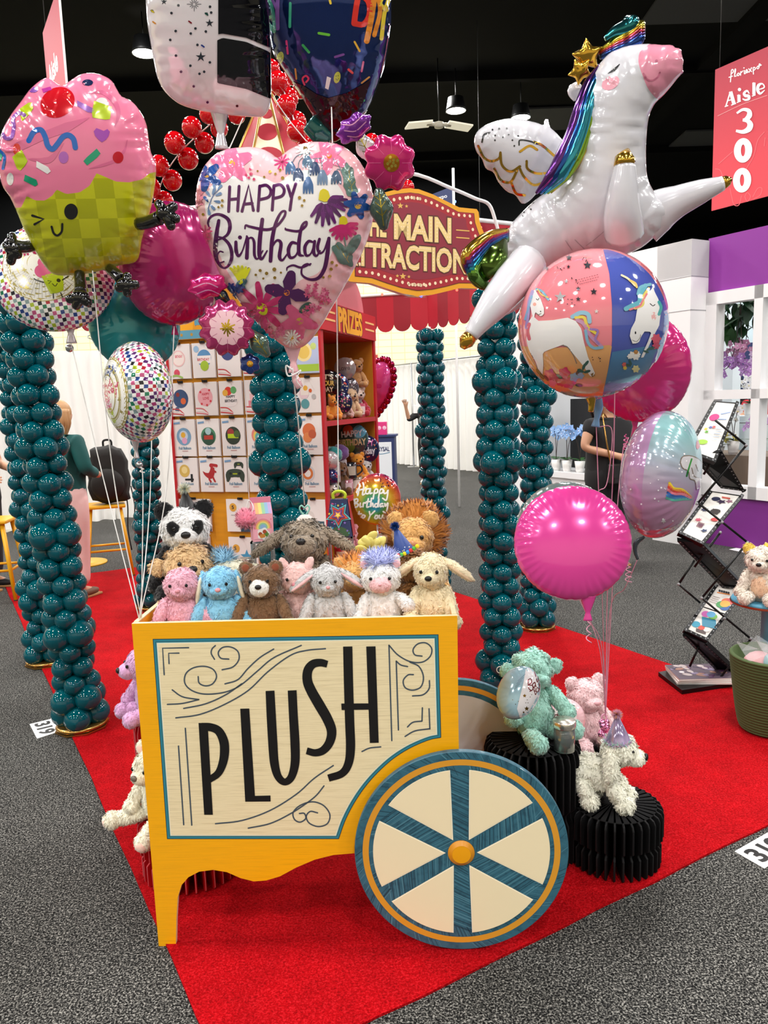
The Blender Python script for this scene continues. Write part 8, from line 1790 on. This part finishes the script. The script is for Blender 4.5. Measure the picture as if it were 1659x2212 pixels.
plush('plush_bear','second pale plush toy behind on the blue stand at the frame edge','plush toy',Vector((1.86,3.56,.575)),.25,-.4,'#f0e8d0',ear='round',seed=52,earcol='#e0b84a')

# ================================================================== white and purple booth on the right
RW0=Vector((3.5,7.42,0));RX_=-A_;RN=-B_
def W3(s,z,off=0):return RW0+RX_*s+ZZ*z+RN*off
def wbox(m,s0,s1,z0,z1,o0,o1,mt):
    V=[W3(s,z,o) for o in (o0,o1) for z in (z0,z1) for s in (s0,s1)]
    m.add(V,[(0,2,3,1),(4,5,7,6),(0,1,5,4),(2,6,7,3),(0,4,6,2),(1,3,7,5)],mt,False)
def WI(s,z,o):return W3(s+.74*o,z,o)
PURP=mat('booth_purple','#8a2f98',.5);WB=mat('booth_white','#f0eff1',.5);PURD=mat('booth_purple_base','#7c2a88',.5)
o_=thing('exhibit_booth','white framed flower booth with purple fascia and window wall','booth',(0,0,0))
m=MB();wbox(m,-.46,3.2,2.5,3.02,-.12,0,PURP);m.build('purple_fascia',o_)
m=MB();wbox(m,-.46,3.2,0,.50,-.12,0,PURD);m.build('purple_base',o_)
m=MB()
for s0,s1,z0,z1 in ((-.46,3.2,.5,.62),(-.46,3.2,2.38,2.5),(-.46,-.33,.5,2.5),(.07,.16,.5,2.5),(.62,.71,.5,2.5),(1.2,1.3,.5,2.5),(-.46,3.2,1.46,1.55)):wbox(m,s0,s1,z0,z1,-.1,.03,WB)
m.build('window_frame',o_)
m=MB()
wbox(m,-.86,-.45,0,3.0,.0,.26,WB);wbox(m,-3.0,-.45,2.66,3.0,.0,.26,WB);wbox(m,-3.1,-2.72,0,3.0,.0,.26,WB)
SEAM=mat('booth_seam','#9a9aa0',.5)
for z in (2.65,2.33):wbox(m,-.862,-.448,z,z+.006,.255,.262,SEAM);wbox(m,-.449,-.447,z,z+.008,.0,.26,SEAM)
m.build('white_portal',o_)
PBLUE=mat('booth_backwall','#d3e8f0',.6)
m=MB();wbox(m,-3.1,3.2,0,2.9,-2.6,-2.5,PBLUE);wbox(m,-3.2,-3.1,0,2.9,-2.6,0,WB);wbox(m,-1.25,-1.2,0,2.6,-.9,-.3,PBLUE);m.build('inner_walls',o_)
m=MB();wbox(m,-1.18,-.97,0,2.4,-1.3,-1.15,mat('inner_column','#e6eef2',.5));m.build('inner_column',o_)
# ledge with pots
m=MB();wbox(m,-2.75,-1.75,0,.55,-.25,.12,WB);wbox(m,-2.75,-1.72,.55,.62,-.3,.16,WB);m.build('plant_ledge',o_)
m=MB();wbox(m,-2.75,-1.72,.62,1.5,-.42,-.38,mat('ledge_back_dark','#1b1d20',.7));m.build('dark_backing',o_)
GLF=mat('leaf_green','#2f5e2c',.4);GLD_=mat('leaf_dark','#22432a',.45);STEMM=mat('stem','#3a2f2a',.6)
def leaf(m,p,d,L,w_,mt,bend=.3):
    p=Vector(p);d=Vector(d).normalized();s_=d.cross(ZZ);s_=s_.normalized() if s_.length > .01 else Vector((1,0,0));V=[]
    for i in range(7):
        t=i/6;c=p+d*L*t-ZZ*bend*L*t*t;ww=w_*math.sin(PI*min(1,t*.92+.06));V += [c-s_*ww,c+ZZ*ww*-.15,c+s_*ww]
    m.add(V,[f for i in range(6) for f in ((3*i,3*i+1,3*i+4,3*i+3),(3*i+1,3*i+2,3*i+5,3*i+4))],mt)
def bloom(m,p,n,r,mt,mc):
    p=Vector(p);n=Vector(n).normalized();e1=n.cross(ZZ);e1=e1.normalized() if e1.length > .01 else Vector((1,0,0));e2=n.cross(e1)
    for k in range(5):
        a=2*PI*k/5+.3;d=e1*math.cos(a)+e2*math.sin(a);s_=n.cross(d);V=[p,p+d*r*.5+s_*r*.42+n*r*.1,p+d*r*1.0+n*r*.22,p+d*r*.5-s_*r*.42+n*r*.1];m.add(V,[(0,1,2,3)],mt)
    m.ell(tuple(p+n*r*.12),(r*.18,)*3,mc,None,6,4)
def orchid(base,H,col,cc,label,nb=14,pot='#f0efed',r=.045,hang=False,seed=0,group=None,potH=.14):
    g=random.Random(seed);t=thing('orchid' if nb else 'pot_plant',label,'orchid',base,0,group)
    if pot:m=MB();m.lathe([(0,0),(.045,0),(.066,potH),(.06,potH),(.05,.02)],mat('pot_'+pot,pot,.3),20);m.build('pot',t)
    z0=potH if pot else 0;m=MB()
    for i in range(6):a=g.uniform(0,6.28);leaf(m,(0,0,z0),(math.cos(a),math.sin(a),.5),g.uniform(.12,.2),.03,GLF)
    m.build('leaves',t);m=MB();sg_=-1 if hang else 1;ends=[]
    for k in range(2):
        a=g.uniform(0,6.28);P=[(0,0,z0),(.03*math.cos(a),.03*math.sin(a),z0+sg_*H*.5),(.1*math.cos(a),.1*math.sin(a),z0+sg_*H*.85),(.2*math.cos(a),.2*math.sin(a),z0+sg_*H*.9)];c=cr(P,6);m.tube(c,.004,STEMM,5);ends.append(c)
    m.build('stems',t);m=MB();fm,cm=mat('petal_'+col,col,.5),mat('petalc_'+cc,cc,.5)
    for i in range(nb):
        c=ends[i % 2];q=c[int(len(c)*g.uniform(.55,.99))-1];bloom(m,Vector(q)+Vector((g.uniform(-.05,.05),g.uniform(-.05,.05),g.uniform(-.06,.06))),RN*.8-A_*.2+Vector((g.uniform(-.4,.4),g.uniform(-.4,.4),g.uniform(-.3,.3))),r*g.uniform(.8,1.15),fm,cm)
    m.build('blossoms',t);return t
for i,(s,c,lb,n) in enumerate(((-2.55,'#8fb8e8','blue orchid in the leftmost white pot on the ledge',12),(-2.36,'#9cc0ee','blue orchid in the second white pot on the ledge',16),(-2.14,'#86b0e4','blue orchid in the third white pot on the ledge',14))):orchid(W3(s,.621,.05),.42,c,'#e8e8f8',lb,n,seed=60+i,r=.05)
orchid(W3(-1.95,.621,.05),.3,'#e0b020','#8a5a10','yellow orchid in the fourth white pot on the ledge',9,seed=66);orchid(W3(-1.79,.621,.05),.2,'#3a6a34','#2f5a2c','green plant in the white pot nearest the portal',4,seed=67)
# hanging orchids in the windows
for i,(s,o,z,H,c,lb) in enumerate(((-.22,-.35,2.38,.62,'#b886c4','lilac orchids hanging head down in the first window bay'),(-.08,-.3,2.4,.72,'#a878bc','mauve orchids hanging lowest in the window bay'),(.02,-.4,2.4,.5,'#c48ab0','rose orchids hanging at the mullion'),(.3,-.35,2.4,.6,'#c8b0d8','pale orchids hanging in the right window bay'),(.2,-.5,2.38,.7,'#b48ac8','purple orchids hanging behind the mullion'))):
    orchid(WI(s,z,o),H,c,'#f0e8f4',lb,22,None,.04,True,70+i)
def hanging_leaves(s,o,z,n,L,label,seed,mt):
    t=thing('hanging_foliage',label,'plant',WI(s,z,o));m=MB();g=random.Random(seed)
    for i in range(n):leaf(m,(g.uniform(-.14,.14),g.uniform(-.1,.1),g.uniform(-.25,.05)),(g.uniform(-1,1),g.uniform(-1,1),g.uniform(-1.5,-.2)),g.uniform(.12,L),.045,mt)
    o_=m.build('foliage',t);return t
hanging_leaves(-.22,-.32,2.4,22,.3,'broad green leaves at the top of the first window bay',1,GLF);hanging_leaves(.0,-.38,2.42,22,.3,'broad dark leaves at the top beside the mullion',2,GLD_);hanging_leaves(.32,-.35,2.4,24,.3,'broad green leaves at the top of the right window bay',3,GLF)
hanging_leaves(-1.2,-.35,2.45,30,.35,'leafy garland hanging inside the white portal',4,GLD_);hanging_leaves(-1.0,-.3,2.2,30,.28,'curly green leaves hanging lower inside the portal',5,GLF)
# lower window display
m=MB();t=thing('display_plinth','brown display plinth low behind the window frame','plinth',WI(.0,0,-.8));m.box((.2,-.1,.43),(1.3,.7,.86),mat('plinth_brown','#7a6858',.6),Matrix.Rotation(math.atan2(RX_.y,RX_.x),3,'Z'));m.build('body',t)
m=MB();t=thing('display_counter','pale counter standing behind the window at mid height','counter',WI(.25,0,-1.6));m.box((.1,0,.62),(1.0,.6,1.24),mat('counter_pale','#dbe6ea',.5),Matrix.Rotation(math.atan2(RX_.y,RX_.x),3,'Z'));m.build('body',t)
orchid(WI(-.1,.87,-.6),.36,'#f2f0f2','#e8d8a0','white orchid on the brown plinth in the window',16,'#d8d4d0',.04,seed=81);orchid(WI(-.28,.87,-.55),.14,'#d0c060','#a8983a','short yellow flowers on the brown plinth',14,'#c8c4be',.035,seed=82,potH=.08);orchid(WI(.2,.87,-.6),.22,'#c8a0d8','#f0e8f4','lilac orchid right of the mullion on the plinth',10,'#d8d4d0',.04,seed=83);orchid(WI(.12,1.245,-1.5),.26,'#f0eef0','#e8d8a0','white orchid standing on the pale counter',14,'#e8e6e4',.04,seed=84)
# navy sign far behind the window
p=WI(-.1,1.8,-2.3);t=thing('backdrop_sign','navy backdrop panel with the letters RA seen through the window','sign',p,-1.044);m=MB();m.box((0,0,0),(1.5,.05,.66),NV);m.build('board',t)
q=Plane(Vector((0,-.027,0)),Vector((1,0,0)),ZZ,Vector((0,-1,0)));V,Fc=text2d('RA',.03);q.put((V*.22+np.array([-.36,-.1]),Fc),WHT,None,False);V,Fc=text2d('O',.03);q.put((V*.22+np.array([.16,-.1]),Fc),WHT,None,False);q.mb.build('lettering',t)
# ================================================================== people
def skin_mesh(name,nodes,edges,mt,parent,sub=2):
    """one continuous surface grown over a joint graph; nodes = [(pos, radius)]"""
    me=bpy.data.meshes.new('sk');me.from_pydata([tuple(p) for p,r in nodes],edges,[]);o=bpy.data.objects.new('sk',me);COL.objects.link(o)
    sk=o.modifiers.new('skin','SKIN');sk.use_smooth_shade=True;sb=o.modifiers.new('sub','SUBSURF');sb.levels=sub;sb.render_levels=sub
    for i,(p,r) in enumerate(nodes):
        v=me.skin_vertices[0].data[i];v.radius=(r,r) if np.isscalar(r) else r;v.use_root=(i == 0)
    dg=bpy.context.evaluated_depsgraph_get();n=bpy.data.meshes.new_from_object(o.evaluated_get(dg));bpy.data.objects.remove(o)
    n.name=name;n.materials.clear();n.materials.append(mt);q=bpy.data.objects.new(name,n);COL.objects.link(q);q.parent=parent
    n.polygons.foreach_set('use_smooth',[True]*len(n.polygons));return q
def person(label,loc,rz,H,shirt,pants,shoe,hair,armL,armR,skin='#c9987a',hairlen=.12,sleeves=.6,face=True,bag=None,legsp=.055,wide=1.0,fingers=False):
    """standing figure facing -Y; arms = (elbow, wrist) in body units"""
    t=thing('person',label,'person',loc,rz);k=H;V=lambda *a:Vector(a)*k;SK=mat('skin_'+skin,skin,.5,bump=None);nodes=[];E=[]
    def nd(p,r,par=None):
        nodes.append((p,r*k));
        if par is not None:E.append((par,len(nodes)-1))
        return len(nodes)-1
    pel=nd(V(0,0,.53),(.075*wide));wa=nd(V(0,0,.62),.07*wide,pel);ch=nd(V(0,0,.74),.082*wide,wa);nk0=nd(V(0,.0,.815),.042,ch);nk=nd(V(0,-.005,.85),.032,nk0);h0=nd(V(0,-.012,.895),.052,nk);h1=nd(V(0,-.008,.95),.056,h0)
    nd(V(0,-.07,.905),.010,h0)
    for s_ in (-1,1):nd(V(s_*.058,.0,.905),.010,h0)
    hands=[]
    for s_,arm in ((-1,armL),(1,armR)):
        sh=nd(V(s_*.105*wide,0,.79),.036,ch);el=nd(V(*arm[0]),.027,sh);wr=nd(V(*arm[1]),.018,el);d=(V(*arm[1])-V(*arm[0])).normalized();pm=nd(V(*arm[1])+d*.035*k,.022,wr);hands.append((pm,V(*arm[1])+d*.035*k,d))
        if fingers:
            sd=d.cross(Vector((0,1,0))).normalized()
            for i,off in enumerate((-.018,-.006,.006,.018)):
                a=nd(nodes[pm][0]+(sd*off+d*.028)*k,.0062,pm);nd(nodes[a][0]+(d*.03+sd*off*.3+Vector((0,-.012,0)))*k*(1,1.12,1.05,.85)[i],.0052,a)
            a=nd(nodes[pm][0]+(sd*.028*s_+d*.005)*k,.0068,pm);nd(nodes[a][0]+(d*.025+sd*.008*s_)*k,.0055,a)
        hp=nd(V(s_*legsp,0,.5),.06*wide,pel);kn=nd(V(s_*legsp*1.05,-.008,.28),.038,hp);cf=nd(V(s_*legsp*1.05,.008,.2),.034,kn);an=nd(V(s_*legsp*1.05,.01,.05),.022,cf);nd(V(s_*legsp*1.1,-.07,.022),.02,an)
    skin_mesh('body',nodes,E,SK,t)
    if face:
        for s_ in (-1,1):m=MB();m.ell(tuple(V(s_*.022,-.058,.925)),(.0075*k,)*3,mat('eye_dark','#20160f',.2),None,8,6);m.build('eye',t)
        m=MB();m.ell(tuple(V(0,-.058,.878)),(.018*k,.006*k,.005*k),mat('lips','#9a5a52',.5),None,10,6);m.build('mouth',t)
    # shirt
    n2=[];e2=[]
    def n_(p,r,par=None):
        n2.append((p,r*k));
        if par is not None:e2.append((par,len(n2)-1))
        return len(n2)-1
    a0=n_(V(0,0,.42),.112*wide);a=n_(V(0,0,.5),.114*wide,a0);b=n_(V(0,0,.62),.1*wide,a);c=n_(V(0,0,.74),.095*wide,b);n_(V(0,0,.815),.054,c)
    for s_,arm in ((-1,armL),(1,armR)):
        sh=n_(V(s_*.108*wide,0,.79),.048,c);S0=V(s_*.105*wide,0,.79);e=V(*arm[0]);el=n_(S0.lerp(e,min(1,sleeves)),.042 if sleeves < 1 else .036,sh)
        if sleeves > 1:n_(e.lerp(V(*arm[1]),min(.98,sleeves-1)),.028,el)
    skin_mesh('shirt',n2,e2,shirt,t)
    n3=[(V(0,0,.53),.098*wide*k),(V(0,0,.65),.082*wide*k)];e3=[(0,1)]
    for s_ in (-1,1):
        i=len(n3);n3 += [(V(s_*legsp,0,.46),.076*wide*k),(V(s_*legsp*1.05,-.006,.28),.055*k),(V(s_*legsp*1.05,.008,.06),.05*k)];e3 += [(0,i),(i,i+1),(i+1,i+2)]
    skin_mesh('trousers',n3,e3,pants,t)
    for s_ in (-1,1):
        m=MB();m.ell(tuple(V(s_*legsp*1.1,-.03,.024)),(.03*k,.075*k,.024*k),shoe,None,14,8);m.box(tuple(V(s_*legsp*1.1,-.03,.006)),(.055*k,.15*k,.012*k),mat('shoe_sole','#b88a5a' if hairlen > .15 else '#e8e4dc',.6),None,.004*k);m.build('shoe',t)
    m=MB();m.ell(tuple(V(0,.004,.938)),(.066*k,.07*k,.066*k),hair,None,20,12);g=random.Random(3)
    if hairlen > .05:
        for i in range(26):
            a=g.uniform(-.3,PI+.3);p=V(.054*math.cos(a),.01+.05*math.sin(a),.95);q=p+V(g.uniform(-.01,.01),g.uniform(0,.02),-hairlen*g.uniform(.7,1.1));m.tube(cr([tuple(p),tuple((p+q)/2+V(.012*math.cos(a),.02*math.sin(a),0)),tuple(q)],4),[.02*k,.017*k,.005*k],hair,8)
    m.build('hair',t);return t
TEALSH=mat('shirt_teal','#0b5a58',.7,var=(6,.2));PINKP=mat('trousers_pink','#e8c0bc',.8,bump=(30,.2));BLKC=mat('cloth_black','#111114',.8)
w1=fl(207,1298)
person('person in a teal shirt and pink trousers standing behind the left columns',Vector((-2.62,6.3,.008)),2.7,1.64,TEALSH,PINKP,mat('shoe_brown','#6a4630',.6),mat('hair_blond','#b98d5c',.5),((-.15,.0,.66),(-.08,-.14,.62)),((.15,.02,.66),(.06,-.15,.6)),sleeves=1.9,hairlen=.16)
person('person in black with a shoulder bag standing behind the pink balloons',Vector((2.02,6.9,0)),.5,1.62,BLKC,BLKC,mat('shoe_black','#16161a',.5),mat('hair_dark','#1c1512',.5),((-.17,.0,.67),(-.04,-.14,.62)),((.17,.02,.66),(.03,-.15,.64)),sleeves=.55,hairlen=.14,fingers=True,wide=1.15)
t=thing('shoulder_bag','small dark shoulder bag worn by the person in black','bag',Vector((2.06,6.74,.86)),.5);m=MB();m.box((0,-.06,0),(.26,.08,.17),mat('bag_leather','#1d1a1a',.4),None,.012);m.build('body',t);m=MB();m.box((0,-.103,.02),(.27,.008,.1),mat('bag_leather','#1d1a1a',.4));m.ell((0,-.11,-.01),(.012,.005,.012),GOLD,None,8,6);m.build('flap',t);m=MB();m.tube(cr([(-.12,-.05,.08),(-.14,.0,.35),(-.06,.1,.52),(.1,.1,.3),(.12,-.05,.08)],6),.007,GOLD,6);m.build('chain_strap',t)
person('person holding up a phone far behind the right teal column',Vector((.86,14.3,0)),-.2,1.66,BLKC,BLKC,mat('shoe_white','#e6e2dc',.5),mat('hair_dark','#1c1512',.5),((-.2,-.06,.72),(-.22,-.12,.86)),((.17,.02,.66),(.15,-.06,.54)),sleeves=1.2,hairlen=.1,fingers=True)
t=thing('phone','white phone held up by the far person at the drapes','phone',at(897,884,14.25));m=MB();m.box((0,0,0),(.075,.012,.15),WHT,None,.006);m.build('case',t);m=MB();m.box((0,.007,0),(.066,.002,.136),PBLK);m.build('screen',t)
person('person with dark hair seen from behind inside the window bay',WI(-.1,0,-2.0),3.5,1.75,BLKC,BLKC,mat('shoe_black','#16161a',.5),mat('hair_dark','#1c1512',.5),((-.16,.0,.66),(-.13,-.1,.55)),((.16,.0,.66),(.13,-.1,.55)),hairlen=.03,sleeves=1.8)
person('person in a red shirt standing at the far right of the window bay',WI(.3,0,-2.05),0.2,1.72,mat('shirt_red','#c02030',.7),BLKC,mat('shoe_black','#16161a',.5),mat('hair_dark','#1c1512',.5),((-.16,.0,.66),(-.13,-.1,.55)),((.16,.0,.66),(.13,-.1,.55)),hairlen=.03,sleeves=.6)
person('person at the left frame edge with a bare arm and dark sneaker',Vector((-3.56,6.74,.0)),1.4,1.68,BLKC,mat('trousers_dark','#26262a',.8),mat('shoe_black','#16161a',.5),mat('hair_dark','#1c1512',.5),((-.17,.0,.67),(-.12,-.11,.62)),((.15,-.02,.66),(.1,-.13,.63)),sleeves=.45,hairlen=.1,fingers=True)
# ================================================================== stools, table and backpack on the left
YM=mat('stool_yellow','#e8ac10',.4)
def stool(loc,H,label,rz):
    t=thing('bar_stool',label,'bar stool',loc,rz,'yellow bar stools at the left');m=MB();m.box((0,0,H-.015),(.36,.36,.03),YM,None,.012);m.build('seat',t)
    fp=[]
    for sx in (-1,1):
        for sy in (-1,1):
            m=MB();m.tube([(sx*.13,sy*.13,H-.03),(sx*.2,sy*.2,.008)],[.02,.015],YM,10);m.lathe([(0,0),(.017,0),(.017,.014),(0,.014)],BLKC,10,(sx*.2,sy*.2,0));m.build('leg',t)
    k=.13+.07*.62;z=H*.38;m=MB()
    for a,b in (((-k,-k),(k,-k)),((k,-k),(k,k)),((k,k),(-k,k)),((-k,k),(-k,-k))):m.tube([(*a,z),(*b,z)],.011,YM,8)
    m.build('foot_rail',t);return t
s1=Vector((-2.63,7.2,0));stool(s1,.68,'yellow bar stool carrying the black backpack',.35);stool(Vector((-3.32,6.42,0)),.68,'yellow bar stool at the left frame edge',.15)
TT=thing('bar_table','tall table with yellow edge beside the person in teal','table',Vector((-3.12,7.75,0)));m=MB();m.box((0,0,1.0),(.62,.62,.03),YM,None,.006);m.box((0,0,1.017),(.6,.6,.006),mat('table_white','#ecebe8',.35));m.build('table_top',TT)
m=MB();m.tube([(0,0,.02),(0,0,.99)],.035,YM,14);m.build('post',TT);m=MB();m.lathe([(0,0),(.25,0),(.25,.015),(.05,.03),(0,.03)],YM,32);m.build('foot',TT)
t=tag(MB().box((-2.93,7.6,1.0215),(.24,.32,.002),WHT,Matrix.Rotation(.4,3,'Z')).build('paper_sheet'),'white paper lying on the tall yellow edged table','paper')
bp_=thing('backpack','black backpack with hanging straps resting on the yellow bar stool','backpack',s1+Vector((.06,0,.681)),.2);bp_.scale=(1.25,1.25,1.25);BKC=mat('backpack_black','#17130f',.75,var=(12,.3));m=MB()
bm=bmesh.new();bmesh.ops.create_cube(bm,size=1)
bmesh.ops.subdivide_edges(bm,edges=bm.edges[:],cuts=6,use_grid_fill=True)
for v in bm.verts:
    q=v.co*2;n2=max(abs(q.x),abs(q.y),abs(q.z));s_=q.normalized()*n2;q=q.lerp(s_,.45);z=(q.z+1)/2
    w_=1-.22*z**3;v.co=Vector((q.x*.155*w_,q.y*.1*(1-.25*z),.22+q.z*.22))+Vector((.008*math.sin(9*q.z+4*q.x),.006*math.sin(8*q.x+3*q.z),.006*math.sin(7*q.x)))
bm.verts.index_update();m.add([tuple(v.co) for v in bm.verts],[tuple(v.index for v in f.verts) for f in bm.faces],BKC);bm.free();m.build('main_pack',bp_)
m=MB();m.ell((0,-.095,.15),(.12,.05,.12),BKC,None,18,12);m.build('front_pocket',bp_);m=MB();m.tube(cr([(-.03,.05,.42),(-.025,.05,.47),(.025,.05,.47),(.03,.05,.42)],5),.008,BKC,8);m.build('top_handle',bp_)
for x,z1 in ((.1,-.36),(.15,-.46)):
    m=MB();m.tube(cr([(x,.02,.12),(x+.02,-.02,-.02),(x+.01,-.03,-.2),(x+.025,-.03,z1)],6),.016,BKC,8,flat=.3);m.build('strap',bp_)
# edge of another booth behind on the left
p=at(12,585,9.3);t=thing('booth_panel','orange and blue edged panel of another booth at the left frame edge','sign',p,.2);m=MB();m.box((-.15,0,0),(.5,.05,.46),print_('#e0982c'));m.build('board',t);m=MB()
for z in (.2,-.2):m.box((-.15,-.03,z),(.5,.01,.05),KBLUE)
m.box((.08,-.03,0),(.04,.01,.46),KBLUE);m.build('blue_edge',t);m=MB();m.tube([(-.1,.03,-p.z),(-.1,.03,.1)],.02,ALU,8);m.build('post',t)
